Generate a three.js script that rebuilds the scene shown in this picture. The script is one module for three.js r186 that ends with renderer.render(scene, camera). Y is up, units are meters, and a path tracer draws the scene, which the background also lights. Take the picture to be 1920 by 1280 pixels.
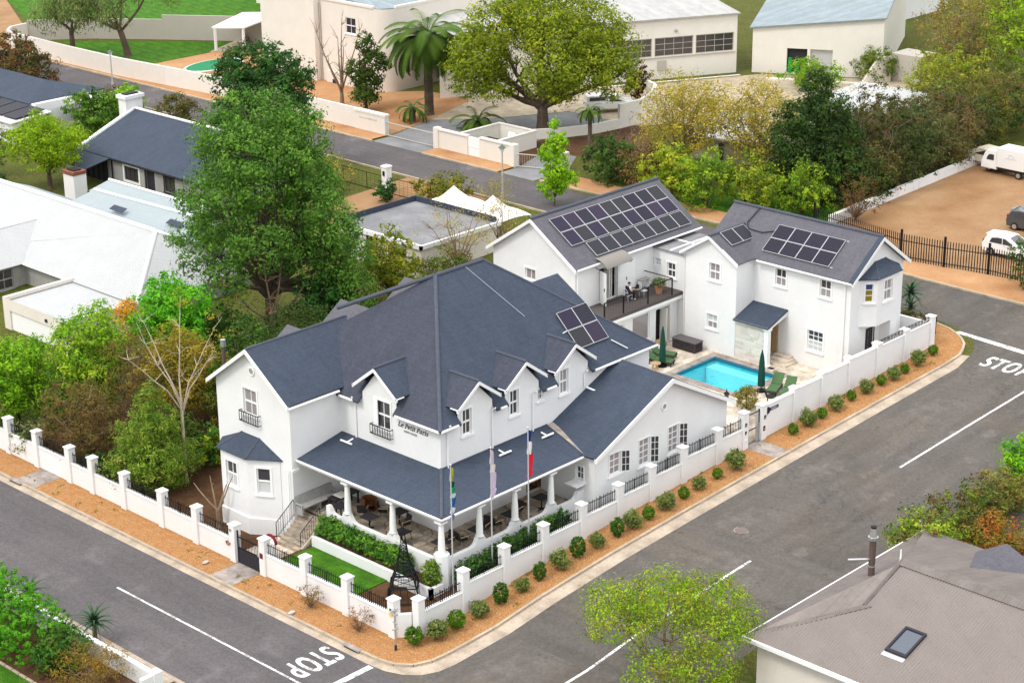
import * as THREE from 'three';
import { FontLoader } from 'three/addons/loaders/FontLoader.js';
import { TextGeometry } from 'three/addons/geometries/TextGeometry.js';
import { RoundedBoxGeometry } from 'three/addons/geometries/RoundedBoxGeometry.js';
import { MarchingCubes } from 'three/addons/objects/MarchingCubes.js';
import { mergeGeometries } from 'three/addons/utils/BufferGeometryUtils.js';

// ------------------------------------------------------------ camera, sky, sun, exposure
const scene = new THREE.Scene();
const renderer = new THREE.WebGLRenderer({ antialias: true });
renderer.setSize(1024, 682);
renderer.toneMapping = THREE.LinearToneMapping;
renderer.toneMappingExposure = 1.77;
renderer.shadowMap.enabled = true;
const camera = new THREE.PerspectiveCamera(19.46, 1920 / 1280, 1, 900);   // long lens of a drone camera
{
  const pitch = 0.3553, roll = -0.01048, head = 0.76357;
  const cp = Math.cos(pitch), sp = Math.sin(pitch);
  const fw = new THREE.Vector3(Math.cos(head) * cp, -sp, -Math.sin(head) * cp);
  const rt = new THREE.Vector3(Math.sin(head), 0, Math.cos(head));
  const up = new THREE.Vector3().crossVectors(rt, fw);
  const up2 = up.clone().multiplyScalar(Math.cos(roll)).addScaledVector(rt, -Math.sin(roll));
  camera.position.set(-67.37, 46.98, 69.81);
  camera.up.copy(up2);
  camera.lookAt(camera.position.clone().addScaledVector(fw, 100));
}
{ // bright high overcast: about three times lighter overhead than at the horizon
  const w = 64, h = 32, d = new Float32Array(w * h * 4);
  for (let j = 0; j < h; j++) for (let i = 0; i < w; i++) {
    const el = Math.max(0, Math.sin(((j + .5) / h - .5) * Math.PI)), b = 0.62 + 0.72 * el, k = (j * w + i) * 4;
    d[k] = b * 0.985; d[k + 1] = b; d[k + 2] = b * 1.035; d[k + 3] = 1;
  }
  const t = new THREE.DataTexture(d, w, h, THREE.RGBAFormat, THREE.FloatType);
  t.mapping = THREE.EquirectangularReflectionMapping; t.magFilter = THREE.LinearFilter; t.needsUpdate = true;
  scene.background = t; scene.environment = t;
}
const sun = new THREE.DirectionalLight(new THREE.Color(1, .94, .84), .95);
sun.position.set(-70, 105, -10); sun.target.position.set(10, 0, 0);
sun.castShadow = true; sun.shadow.radius = 26; sun.shadow.mapSize.set(4096, 4096);
Object.assign(sun.shadow.camera, { left: -110, right: 110, top: 110, bottom: -110, near: 1, far: 400 });
scene.add(sun, sun.target);

// ------------------------------------------------------------ small helpers
const PI = Math.PI, V = (x, y, z) => new THREE.Vector3(x, y, z);
function rng(seed) { let a = seed >>> 0; return () => { a = (a + 0x6D2B79F5) | 0; let t = Math.imul(a ^ (a >>> 15), 1 | a); t = (t + Math.imul(t ^ (t >>> 7), 61 | t)) ^ t; return ((t ^ (t >>> 14)) >>> 0) / 4294967296; }; }
const lerp = (a, b, t) => a + (b - a) * t, clamp = (x, a, b) => Math.min(b, Math.max(a, x));
// the side street climbs towards the back; everything stands on this profile
const GX = [-1000, -8, -3.4, 0, 5.5, 11.5, 21.4, 31, 40, 48, 2000], GY = [-1.9, -1.9, -1.72, -1.3, -.85, -.52, -.05, .38, .74, 1, 1];
const H = x => { let i = 0; while (x > GX[i + 1]) i++; return lerp(GY[i], GY[i + 1], (x - GX[i]) / (GX[i + 1] - GX[i])); };

class MB { // collects faces; every face gets uv in metres (u level, v up the slope)
  constructor() { this.p = []; this.n = []; this.u = []; }
  tri(a, b, c) {
    const ux = b[0] - a[0], uy = b[1] - a[1], uz = b[2] - a[2], vx = c[0] - a[0], vy = c[1] - a[1], vz = c[2] - a[2];
    let x = uy * vz - uz * vy, y = uz * vx - ux * vz, z = ux * vy - uy * vx; const l = Math.hypot(x, y, z);
    if (l < 1e-9) return this;
    x /= l; y /= l; z /= l;
    let hx = z, hz = -x; const hl = Math.hypot(hx, hz);
    if (hl < .05) { hx = 1; hz = 0; } else { hx /= hl; hz /= hl; }
    let sx = -hz * y * -1, sy, sz; // s = n x h
    sx = y * hz; sy = z * hx - x * hz; sz = -y * hx;
    for (const q of [a, b, c]) { this.p.push(q[0], q[1], q[2]); this.n.push(x, y, z); this.u.push(q[0] * hx + q[2] * hz, q[0] * sx + q[1] * sy + q[2] * sz); }
    return this;
  }
  quad(a, b, c, d) { return this.tri(a, b, c).tri(a, c, d); }
  poly(P) { for (let i = 1; i < P.length - 1; i++) this.tri(P[0], P[i], P[i + 1]); return this; }
  box(x0, y0, z0, x1, y1, z1) {
    const a = [x0, y0, z1], b = [x1, y0, z1], c = [x1, y1, z1], d = [x0, y1, z1], e = [x0, y0, z0], f = [x1, y0, z0], g = [x1, y1, z0], h = [x0, y1, z0];
    return this.quad(a, b, c, d).quad(f, e, h, g).quad(b, f, g, c).quad(e, a, d, h).quad(d, c, g, h).quad(e, f, b, a);
  }
  boxc(x, y, z, w, h, d) { return this.box(x - w / 2, y, z - d / 2, x + w / 2, y + h, z + d / 2); }
  slab(P, t) { // flat roof plane with thickness; P any winding
    const a = V(...P[0]), n = V(0, 0, 0);
    for (let i = 1; i < P.length - 1; i++) n.add(V(...P[i]).sub(a).cross(V(...P[i + 1]).sub(a)));
    n.normalize(); if (n.y < 0) { P = [...P].reverse(); n.negate(); }
    const Q = P.map(q => [q[0] - n.x * t, q[1] - n.y * t, q[2] - n.z * t]);
    this.poly(P); this.poly([...Q].reverse());
    P.forEach((q, i) => { const j = (i + 1) % P.length; this.quad(Q[i], Q[j], P[j], q); });
    return this;
  }
  prism(P, y0, y1) { // P = [x, z] outline, any winding
    let A = 0; P.forEach((q, i) => { const r = P[(i + 1) % P.length]; A += q[0] * r[1] - r[0] * q[1]; });
    if (A > 0) P = [...P].reverse();
    const f0 = typeof y0 === 'function' ? y0 : () => y0, f1 = typeof y1 === 'function' ? y1 : () => y1;
    for (const [i, j, k] of THREE.ShapeUtils.triangulateShape(P.map(q => new THREE.Vector2(q[0], q[1])), [])) {
      const T = m => [P[m][0], f1(P[m][0], P[m][1]), P[m][1]], B = m => [P[m][0], f0(P[m][0], P[m][1]), P[m][1]];
      const up = (P[j][0] - P[i][0]) * (P[k][1] - P[i][1]) - (P[k][0] - P[i][0]) * (P[j][1] - P[i][1]) < 0;
      up ? this.tri(T(i), T(j), T(k)).tri(B(k), B(j), B(i)) : this.tri(T(k), T(j), T(i)).tri(B(i), B(j), B(k));
    }
    P.forEach((q, i) => { const r = P[(i + 1) % P.length]; this.quad([q[0], f0(...q), q[1]], [r[0], f0(...r), r[1]], [r[0], f1(...r), r[1]], [q[0], f1(...q), q[1]]); });
    return this;
  }
  cyl(a, b, r0, r1 = r0, n = 8, cap = true) {
    const A = V(...a), B = V(...b), d = B.clone().sub(A).normalize(), x = V(0, 1, 0).cross(d); if (x.lengthSq() < 1e-4) x.set(1, 0, 0); x.normalize(); const y = d.clone().cross(x);
    const at = (C, r, i) => { const t = i / n * 2 * PI, c = Math.cos(t) * r, s = Math.sin(t) * r; return [C.x + x.x * c + y.x * s, C.y + x.y * c + y.y * s, C.z + x.z * c + y.z * s]; };
    for (let i = 0; i < n; i++) {
      this.quad(at(A, r0, i), at(A, r0, i + 1), at(B, r1, i + 1), at(B, r1, i));
      if (cap) this.tri([B.x, B.y, B.z], at(B, r1, i), at(B, r1, i + 1)).tri([A.x, A.y, A.z], at(A, r0, i + 1), at(A, r0, i));
    }
    return this;
  }
  tube(P, R, n = 6) { for (let i = 0; i < P.length - 1; i++) this.cyl(P[i], P[i + 1], typeof R === 'number' ? R : R[i], typeof R === 'number' ? R : R[i + 1], n, i === P.length - 2); return this; }
  bar(a, b, w = .03) { return this.cyl(a, b, w * .62, w * .62, 4); }
  add(g, m) { // append a three.js geometry
    g = g.index ? g.toNonIndexed() : g; const p = g.attributes.position, v = V(0, 0, 0), T = [];
    for (let i = 0; i < p.count; i++) { v.fromBufferAttribute(p, i); if (m) v.applyMatrix4(m); T.push([v.x, v.y, v.z]); }
    for (let i = 0; i < T.length; i += 3) this.tri(T[i], T[i + 1], T[i + 2]);
    return this;
  }
  geo() {
    const g = new THREE.BufferGeometry();
    g.setAttribute('position', new THREE.Float32BufferAttribute(this.p, 3)); g.setAttribute('normal', new THREE.Float32BufferAttribute(this.n, 3)); g.setAttribute('uv', new THREE.Float32BufferAttribute(this.u, 2));
    return g;
  }
}
const used = {};
function numbered(name) { const k = used[name] = (used[name] ?? -1) + 1; return k ? name + '_' + String(k).padStart(3, '0') : name; }
function mesh(g, mat, name, parent, label) {
  const m = new THREE.Mesh(g instanceof MB ? g.geo() : g, mat); m.name = name; m.castShadow = m.receiveShadow = true;
  if (label) m.userData.label = label;
  if (parent) parent.add(m);
  return m;
}
function thing(name, label, category, p = [0, 0, 0], turn = 0, group) {
  const o = new THREE.Group(); o.name = numbered(name); o.position.set(...p); o.rotation.y = turn; o.userData = { label, category };
  if (group) o.userData.group = group;
  scene.add(o); return o;
}
function solo(g, mat, name, label, category, group, p, turn) { // a thing that is one mesh
  const m = mesh(g, mat, numbered(name)); m.userData = { label, category }; if (group) m.userData.group = group;
  if (p) m.position.set(...p); if (turn) m.rotation.y = turn;
  scene.add(m); return m;
}
function struct(g, mat, name, label) { const m = mesh(g, mat, numbered(name)); m.userData = { kind: 'structure' }; if (label) m.userData.label = label; scene.add(m); return m; }
function copy(o, p, turn, label, group, sc) {
  const r = o.clone(); r.name = numbered(o.name.replace(/_\d{3}$/, '')); r.userData = { ...o.userData, label }; if (group) r.userData.group = group;
  r.position.set(...p); r.rotation.y = turn; if (sc) r.scale.setScalar(sc); scene.add(r); return r;
}
// a sheet that follows the slope of the ground
function clipX(P, x, keepRight) {
  const o = [];
  P.forEach((a, i) => { const b = P[(i + 1) % P.length], ia = keepRight ? a[0] >= x : a[0] <= x, ib = keepRight ? b[0] >= x : b[0] <= x; if (ia) o.push(a); if (ia !== ib) { const t = (x - a[0]) / (b[0] - a[0]); o.push([x, lerp(a[1], b[1], t)]); } });
  return o;
}
function sheet(mb, P, dy) {
  for (let i = 0; i < GX.length - 1; i++) {
    const Q = clipX(clipX(P, GX[i], true), GX[i + 1], false); if (Q.length < 3) continue;
    for (const t of THREE.ShapeUtils.triangulateShape(Q.map(q => new THREE.Vector2(q[0], q[1])), [])) {
      const T = t.map(k => [Q[k][0], H(Q[k][0]) + dy, Q[k][1]]);
      const up = (T[1][2] - T[0][2]) * (T[2][0] - T[0][0]) - (T[1][0] - T[0][0]) * (T[2][2] - T[0][2]) > 0;
      up ? mb.tri(...T) : mb.tri(T[2], T[1], T[0]);
    }
  }
  return mb;
}
const rect = (x0, z0, x1, z1) => [[x0, z0], [x1, z0], [x1, z1], [x0, z1]];
function ribbon(mb, P, w, y0, y1, side = 0) { // a kerb or low wall along a line; side shifts it sideways
  const D = [];
  for (let i = 0; i < P.length - 1; i++) { // also break where the ground profile breaks
    D.push(P[i]); const c = GX.filter(x => (x - P[i][0]) * (x - P[i + 1][0]) < -1e-6).map(x => (x - P[i][0]) / (P[i + 1][0] - P[i][0])).sort((a, b) => a - b);
    for (const t of c) D.push([lerp(P[i][0], P[i + 1][0], t), lerp(P[i][1], P[i + 1][1], t)]);
  }
  D.push(P[P.length - 1]);
  const L = [], R = [];
  D.forEach((q, i) => {
    const a = D[Math.max(0, i - 1)], b = D[Math.min(D.length - 1, i + 1)]; let nx = -(b[1] - a[1]), nz = b[0] - a[0]; const l = Math.hypot(nx, nz); nx /= l; nz /= l;
    L.push([q[0] + nx * (side + w / 2), q[1] + nz * (side + w / 2)]); R.push([q[0] + nx * (side - w / 2), q[1] + nz * (side - w / 2)]);
  });
  const at = (q, y) => [q[0], H(q[0]) + y, q[1]];
  for (let i = 0; i < D.length - 1; i++) {
    mb.quad(at(L[i], y1), at(L[i + 1], y1), at(R[i + 1], y1), at(R[i], y1)).quad(at(L[i], y0), at(L[i + 1], y0), at(L[i + 1], y1), at(L[i], y1)).quad(at(R[i], y1), at(R[i + 1], y1), at(R[i + 1], y0), at(R[i], y0));
  }
  const e = D.length - 1;
  mb.quad(at(R[0], y0), at(L[0], y0), at(L[0], y1), at(R[0], y1)).quad(at(L[e], y0), at(R[e], y0), at(R[e], y1), at(L[e], y1));
  return mb;
}

// ------------------------------------------------------------ procedural materials
function hash(x, y, s) { let h = Math.imul(x, 374761393) + Math.imul(y, 668265263) + Math.imul(s, 974634113); h = Math.imul(h ^ (h >>> 13), 1274126177); return ((h ^ (h >>> 16)) >>> 0) / 4294967296; }
function noise(x, y, per, s) {
  const xi = Math.floor(x), yi = Math.floor(y), fx = x - xi, fy = y - yi, u = fx * fx * (3 - 2 * fx), v = fy * fy * (3 - 2 * fy), m = k => ((k % per) + per) % per;
  return lerp(lerp(hash(m(xi), m(yi), s), hash(m(xi + 1), m(yi), s), u), lerp(hash(m(xi), m(yi + 1), s), hash(m(xi + 1), m(yi + 1), s), u), v);
}
function fbm(x, y, f, oct, s, gain = .55) { let a = 1, t = 0, w = 0; for (let o = 0; o < oct; o++) { t += a * noise(x * f, y * f, f, s + o); w += a; a *= gain; f *= 2; } return t / w; }
function texture(n, metres, fn, srgb = true, metresV = metres) { // fn(x, y in 0..1) -> grey or [r, g, b] as seen
  const d = new Uint8Array(n * n * 4);
  for (let j = 0; j < n; j++) for (let i = 0; i < n; i++) { const c = fn(i / n, j / n), k = (j * n + i) * 4; for (let q = 0; q < 3; q++) d[k + q] = clamp(255 * (typeof c === 'number' ? c : c[q]), 0, 255); d[k + 3] = 255; }
  const t = new THREE.DataTexture(d, n, n); t.wrapS = t.wrapT = THREE.RepeatWrapping; t.magFilter = THREE.LinearFilter; t.minFilter = THREE.LinearMipmapLinearFilter; t.generateMipmaps = true;
  t.repeat.set(1 / metres, 1 / metresV); if (srgb) t.colorSpace = THREE.SRGBColorSpace; t.needsUpdate = true; return t;
}
const std = (o) => new THREE.MeshPhysicalMaterial({ roughness: .9, specularIntensity: .3, ...o });
const lin = (r, g, b) => new THREE.Color().setRGB(r, g, b);
const mixc = (a, b, t) => a.map((v, i) => lerp(v, b[i], t));
const T = {
  plaster: texture(512, 5, (x, y) => { const a = fbm(x, y, 6, 5, 3), s = fbm(x, y, 60, 2, 9), v = .955 + .045 * a - .02 * s, d = Math.max(0, fbm(x, y * .4, 24, 3, 77) - .66); return [v - d * .05, v - d * .06, v - d * .08]; }),
  bump: texture(512, 3, (x, y) => fbm(x, y, 48, 4, 21), false),
  mottle: texture(512, 9, (x, y) => { const a = fbm(x, y, 5, 6, 31), b = fbm(x, y, 90, 2, 37); return .74 + .26 * a - .1 * (b - .5); }),
  roof: texture(512, 7, (x, y) => { const a = fbm(x, y, 5, 5, 41), b = fbm(x, y, 80, 3, 47), st = fbm(x, y * .12, 40, 2, 44); const r = Math.floor(y * 21), tl = hash(r, Math.floor(x * 16 + (r % 2) * .5), 4), ln = (y * 21) % 1 < .16 ? .07 : 0; return .78 + .08 * a + .14 * (b - .5) + .05 * (st - .5) + .025 * (tl - .5) - ln * .35; }),
  shingle: texture(512, 2.4, (x, y) => { const r = Math.floor(y * 12), o = (r % 2) * .5, cx = (x * 12 + o) % 1, cy = (y * 12) % 1; return .45 + .35 * cy + .2 * fbm(x, y, 40, 3, 52) - (cx < .05 ? .2 : 0); }, false),
  asphalt: texture(1024, 15, (x, y) => { const a = fbm(x, y, 4, 6, 61), b = fbm(x, y, 150, 2, 67), p = fbm(x, y, 9, 4, 64), cr = Math.abs(fbm(x, y, 7, 5, 68) - .5); const tr = noise(x * 14, y * 2, 14, 63), t2 = noise(x * 60, y * 3, 60, 66); return .64 + .12 * a + .13 * (b - .5) + .06 * (tr - .5) + .04 * (t2 - .5) + (p > .6 ? (p - .6) * .4 : 0) - (cr < .004 ? .04 : 0); }),
  worn: texture(1024, 19, (x, y) => { const a = fbm(x, y, 4, 6, 161), b = fbm(x, y, 170, 2, 167), p = fbm(x, y, 7, 5, 164), q = fbm(x, y, 23, 4, 165), cr = Math.abs(fbm(x, y, 6, 5, 169) - .5); let v = .64 + .14 * a + .12 * (b - .5) + (q > .62 ? (q - .62) * .4 : 0) - (cr < .005 ? .07 : 0) + .07 * (noise(x * 5, y * 40, 40, 170) - .5); return mixc([v, v * .985, v * .97], [v * 1.04, v * 1.015, v * .97], clamp((p - .45) * 4, 0, 1)); }),
  mulch: texture(512, 2.2, (x, y) => { const a = fbm(x, y, 70, 3, 71), b = fbm(x, y, 9, 3, 73), c = noise(x * 130, y * 60, 130, 75); const t = a * .5 + c * .5; return mixc([.55, .36, .2], mixc([.9, .62, .37], [.97, .78, .55], b), clamp(t * 1.7 - .25, 0, 1)); }),
  soil: texture(512, 6, (x, y) => { const a = fbm(x, y, 7, 6, 81), b = fbm(x, y, 100, 2, 83); return mixc([.35, .24, .17], [.6, .45, .33], clamp(a + .5 * (b - .5), 0, 1)); }),
  earth: texture(512, 14, (x, y) => { const a = fbm(x, y, 5, 6, 91), b = fbm(x, y, 90, 3, 93); return mixc([.75, .55, .37], [.9, .73, .55], clamp(a * 1.2 - .1 + .5 * (b - .5), 0, 1)); }),
  grass: texture(512, 3, (x, y) => { const a = fbm(x, y, 6, 5, 101), b = fbm(x, y, 90, 2, 103); return mixc([.13, .28, .04], [.36, .56, .12], clamp(a * .8 + .8 * (b - .4), 0, 1)); }),
  rough: texture(512, 9, (x, y) => { const a = fbm(x, y, 6, 6, 111), b = fbm(x, y, 80, 3, 113); return mixc(mixc([.3, .29, .14], [.34, .42, .12], a), [.55, .46, .3], clamp((b - .35) * 1.5, 0, 1)); }),
  concrete: texture(512, 4, (x, y) => { const a = fbm(x, y, 6, 6, 121), b = fbm(x, y, 90, 2, 123), j = (y * 4) % 1 < .015 ? .14 : 0; const v = .66 + .26 * a + .14 * (b - .5) - j; return [v, v * .95, v * .86]; }),
  stone: texture(512, 2, (x, y) => { const a = fbm(x, y, 6, 5, 131), b = fbm(x, y, 60, 3, 133); return .7 + .4 * a * (.7 + .6 * b) - .06; }),
  wood: texture(512, 1.6, (x, y) => { const a = fbm(x, y * .08, 40, 4, 141), b = fbm(x, y, 6, 3, 143); return .68 + .4 * a * (.6 + .6 * b); }),
  corr: texture(256, .304, (x) => .5 + .5 * Math.cos(x * 8 * PI), false, 1),
  paintw: texture(512, 3, (x, y) => { const a = fbm(x, y, 8, 5, 181), b = fbm(x, y, 70, 3, 183), k = a * .6 + b * .6; return k > .68 ? .6 : .9 + .1 * b - (k > .63 ? .12 : 0); }),
  corrw: texture(256, .608, (x) => .5 + .5 * Math.cos(x * 8 * PI), false, 1),
  sheetc: texture(512, 6, (x, y) => { const a = fbm(x, y * .3, 12, 5, 151), b = fbm(x, y, 40, 3, 153), k = (x * 8) % 1, col = hash(Math.floor(x * 8), 3, 7); return .78 + .16 * a + .08 * (b - .5) + .05 * col - (k < .03 ? .13 : 0); }),
};
const M = {
  white: std({ color: lin(.83, .83, .825), map: T.plaster, bumpMap: T.bump, bumpScale: .003, roughness: .85 }),
  trim: std({ color: lin(.84, .84, .83), roughness: .55 }),
  cream: std({ color: lin(.79, .73, .655), map: T.plaster, bumpMap: T.bump, bumpScale: .006 }),
  creamw: std({ color: lin(.81, .77, .7), map: T.plaster, bumpMap: T.bump, bumpScale: .006 }),
  greige: std({ color: lin(.5, .46, .41), map: T.plaster, bumpMap: T.bump, bumpScale: .008 }),
  grey: std({ color: lin(.5, .49, .47), map: T.mottle, bumpMap: T.bump, bumpScale: .006 }),
  slate: std({ color: lin(.078, .1, .142), map: T.roof, bumpMap: T.shingle, bumpScale: .02, roughness: .75 }),
  slate3: std({ color: lin(.088, .097, .132), map: T.roof, bumpMap: T.bump, bumpScale: .012, roughness: .75 }),
  slate2: std({ color: lin(.17, .165, .19), map: T.roof, bumpMap: T.bump, bumpScale: .012, roughness: .75 }),
  ridge2: std({ color: lin(.36, .38, .42) }),
  ridge: std({ color: lin(.12, .135, .175), map: T.roof, roughness: .7 }),
  wroof: std({ color: lin(.56, .57, .57), map: T.plaster, bumpMap: T.corrw, bumpScale: .05, roughness: .6 }),
  broof2: std({ color: lin(.37, .42, .435), map: T.plaster, bumpMap: T.corrw, bumpScale: .03, roughness: .6 }),
  broof: std({ color: lin(.36, .43, .46), map: T.sheetc, bumpMap: T.corr, bumpScale: .02, roughness: .55 }),
  groof: std({ color: lin(.58, .57, .55), map: T.sheetc, bumpMap: T.corr, bumpScale: .02, roughness: .6 }),
  taupe: std({ color: lin(.275, .237, .215), map: T.sheetc, bumpMap: T.corrw, bumpScale: .06, roughness: .7 }),
  taupe2: std({ color: lin(.275, .237, .215), map: T.sheetc, roughness: .7 }),
  taupes: std({ color: lin(.26, .22, .205), map: T.roof, roughness: .6 }),
  flat: std({ color: lin(.3, .3, .31), map: T.mottle, bumpMap: T.bump, bumpScale: .01 }),
  asphalt: std({ color: lin(.25, .225, .23), map: T.asphalt, bumpMap: T.bump, bumpScale: .006 }),
  worn: std({ color: lin(.225, .208, .195), map: T.worn, bumpMap: T.bump, bumpScale: .008 }),
  mulch: std({ color: lin(.66, .68, .72), map: T.mulch, bumpMap: T.mulch, bumpScale: .03 }),
  soil: std({ color: lin(.5, .5, .46), map: T.soil, bumpMap: T.bump, bumpScale: .03 }),
  earth: std({ color: lin(.46, .47, .48), map: T.earth, bumpMap: T.bump, bumpScale: .02 }),
  paver: std({ color: lin(.62, .58, .56), map: T.earth, bumpMap: T.bump, bumpScale: .01 }),
  grass: std({ color: lin(.95, .95, .9), map: T.grass, bumpMap: T.bump, bumpScale: .05 }),
  rough: std({ color: lin(.75, .78, .7), map: T.rough, bumpMap: T.bump, bumpScale: .05 }),
  concrete: std({ color: lin(.72, .67, .61), map: T.concrete, bumpMap: T.bump, bumpScale: .006 }),
  kerb: std({ color: lin(.72, .66, .64), map: T.concrete, bumpMap: T.bump, bumpScale: .006 }),
  coping2: std({ color: lin(.7, .68, .64), map: T.stone }),
  coping: std({ color: lin(.44, .38, .34), map: T.stone, bumpMap: T.bump, bumpScale: .004 }),
  sand: std({ color: lin(.85, .73, .59), map: T.stone, bumpMap: T.bump, bumpScale: .006 }),
  cladding: [0, 1, 2].map(i => std({ color: lin(.66 + .07 * i, .61 + .07 * i, .54 + .07 * i), map: T.plaster, bumpMap: T.bump, bumpScale: .006 })),
  slatestone: [[.5, .42, .33], [.42, .35, .28], [.58, .48, .37], [.5, .44, .36]].map(c => std({ color: lin(...c), map: T.stone, bumpMap: T.bump, bumpScale: .008 })),
  mortar: std({ color: lin(.14, .12, .1), map: T.stone }),
  brick: std({ color: lin(.36, .14, .09), map: T.stone }),
  paint: std({ color: lin(.84, .84, .82), map: T.paintw, roughness: .7 }),
  iron: std({ color: lin(.012, .012, .014), roughness: .5, metalness: .3 }),
  black: std({ color: lin(.02, .02, .022), roughness: .6 }),
  dark: std({ color: lin(.035, .033, .04), roughness: .6 }),
  glass: new THREE.MeshPhysicalMaterial({ color: lin(.05, .045, .05), roughness: .08, clearcoat: .6, clearcoatRoughness: .05 }),
  curtain: new THREE.MeshPhysicalMaterial({ color: lin(.3, .27, .27), roughness: .12, clearcoat: .6, clearcoatRoughness: .05 }),
  blind: new THREE.MeshPhysicalMaterial({ color: lin(.55, .56, .56), roughness: .2, clearcoat: .5 }),
  pv: std({ color: lin(.018, .015, .028), roughness: .55 }),
  pv2: std({ color: lin(.026, .026, .034), roughness: .5 }),
  alu: std({ color: lin(.6, .6, .61), roughness: .4, metalness: .35 }),
  steel: std({ color: lin(.55, .55, .55), roughness: .3, metalness: .8 }),
  wood: std({ color: lin(.55, .25, .09), map: T.wood, roughness: .55 }),
  woodpale: std({ color: lin(.6, .42, .24), map: T.wood }),
  bark: std({ color: lin(.17, .125, .095), map: T.stone, bumpMap: T.bump, bumpScale: .03 }),
  barkpale: std({ color: lin(.72, .6, .46), map: T.stone, bumpMap: T.bump, bumpScale: .01 }),
  barktan: std({ color: lin(.36, .26, .17), map: T.stone, bumpMap: T.bump, bumpScale: .01 }),
  canvas: std({ color: lin(.012, .06, .045), roughness: .95 }),
  cushion: std({ color: lin(.075, .14, .06), roughness: .95, bumpMap: T.bump, bumpScale: .01 }),
  wicker: std({ color: lin(.06, .05, .055), map: T.stone, bumpMap: T.bump, bumpScale: .02 }),
  cloth: new THREE.MeshPhysicalMaterial({ color: lin(.84, .82, .78), roughness: 1, transmission: .1, thickness: 0 }),
  terracotta: std({ color: lin(.5, .25, .13) }),
  leaf: std({ vertexColors: true, color: lin(1.85, 1.5, .95), roughness: .9, specularIntensity: .2, transmission: .3, thickness: 0, side: THREE.DoubleSide }),
  rubber: std({ color: lin(.025, .025, .025) }),
  carwhite: new THREE.MeshPhysicalMaterial({ color: lin(.8, .8, .79), roughness: .35, clearcoat: .8, clearcoatRoughness: .08 }),
  carbeige: new THREE.MeshPhysicalMaterial({ color: lin(.62, .55, .42), roughness: .45, clearcoat: .5 }),
  flueBrown: std({ color: lin(.2, .15, .13), roughness: .35, metalness: .6 }),
  yb2: std({ color: lin(.25, .17, .02), roughness: .3 }),
  yb: std({ color: lin(.04, .075, .18), roughness: .3 }),
  cardark: new THREE.MeshPhysicalMaterial({ color: lin(.05, .055, .065), roughness: .3, clearcoat: .8 }),
};
const flatMat = (r, g, b, o = {}) => std({ color: lin(r, g, b), ...o });
const font = await new FontLoader().loadAsync('fonts/droid/droid_sans_bold.typeface.json');
const fontSerif = await new FontLoader().loadAsync('fonts/droid/droid_serif_regular.typeface.json');
// ------------------------------------------------------------ the ground, streets, verges, lawns
{
  const b = new MB(); // one sheet out to the horizon, left open under the paved court
  for (const r of [rect(-600, -700, 19, 600), rect(40.25, -700, 900, 600), rect(19, -700, 40.25, -12), rect(19, 4.9, 40.25, 600)]) sheet(b, r, 0);
  struct(b, M.rough, 'ground');
}
const cornerKerb = [[-9.5, -95], [-9.5, 4.6], [-9.38, 5.7], [-9.02, 6.45], [-8.4, 6.92], [-7.6, 7.12], [-6.6, 7.2], [38.6, 7.3], [40.4, 7.15], [41.9, 6.5], [43, 5.5], [43.8, 4.1], [44.2, 2.4], [44.5, -6], [45.6, -20], [45.8, -95]];
const gutterEdge = [[-10.05, -95], [-10.05, 4.8], [-9.95, 6], [-9.6, 6.9], [-9, 7.6], [-8.2, 7.98], [-7.2, 8.12], [-2, 8.15]];
{
  const b = new MB();
  sheet(b, rect(-17.4, -120, -10.05, 60), .008);                                        // street on the left
  struct(b, M.asphalt, 'street');
  const c = new MB();                                                                    // side street, worn
  sheet(c, [...gutterEdge.slice(1), [38.4, 8.15], [40, 7.9], [42, 7.2], [43.6, 6], [44.4, 4.4], [44.9, 2], [45.2, -4], [51.05, -4], [51.0, 60], [-10.05, 60]].reverse(), .008);
  struct(c, M.worn, 'side_street');
  const d = new MB();
  sheet(d, [[45.2, -4], [46, -20], [46.2, -150], [51.6, -150], [51.6, -30], [51.05, -4]], .008);
  struct(d, M.asphalt, 'back_street');
}
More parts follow.
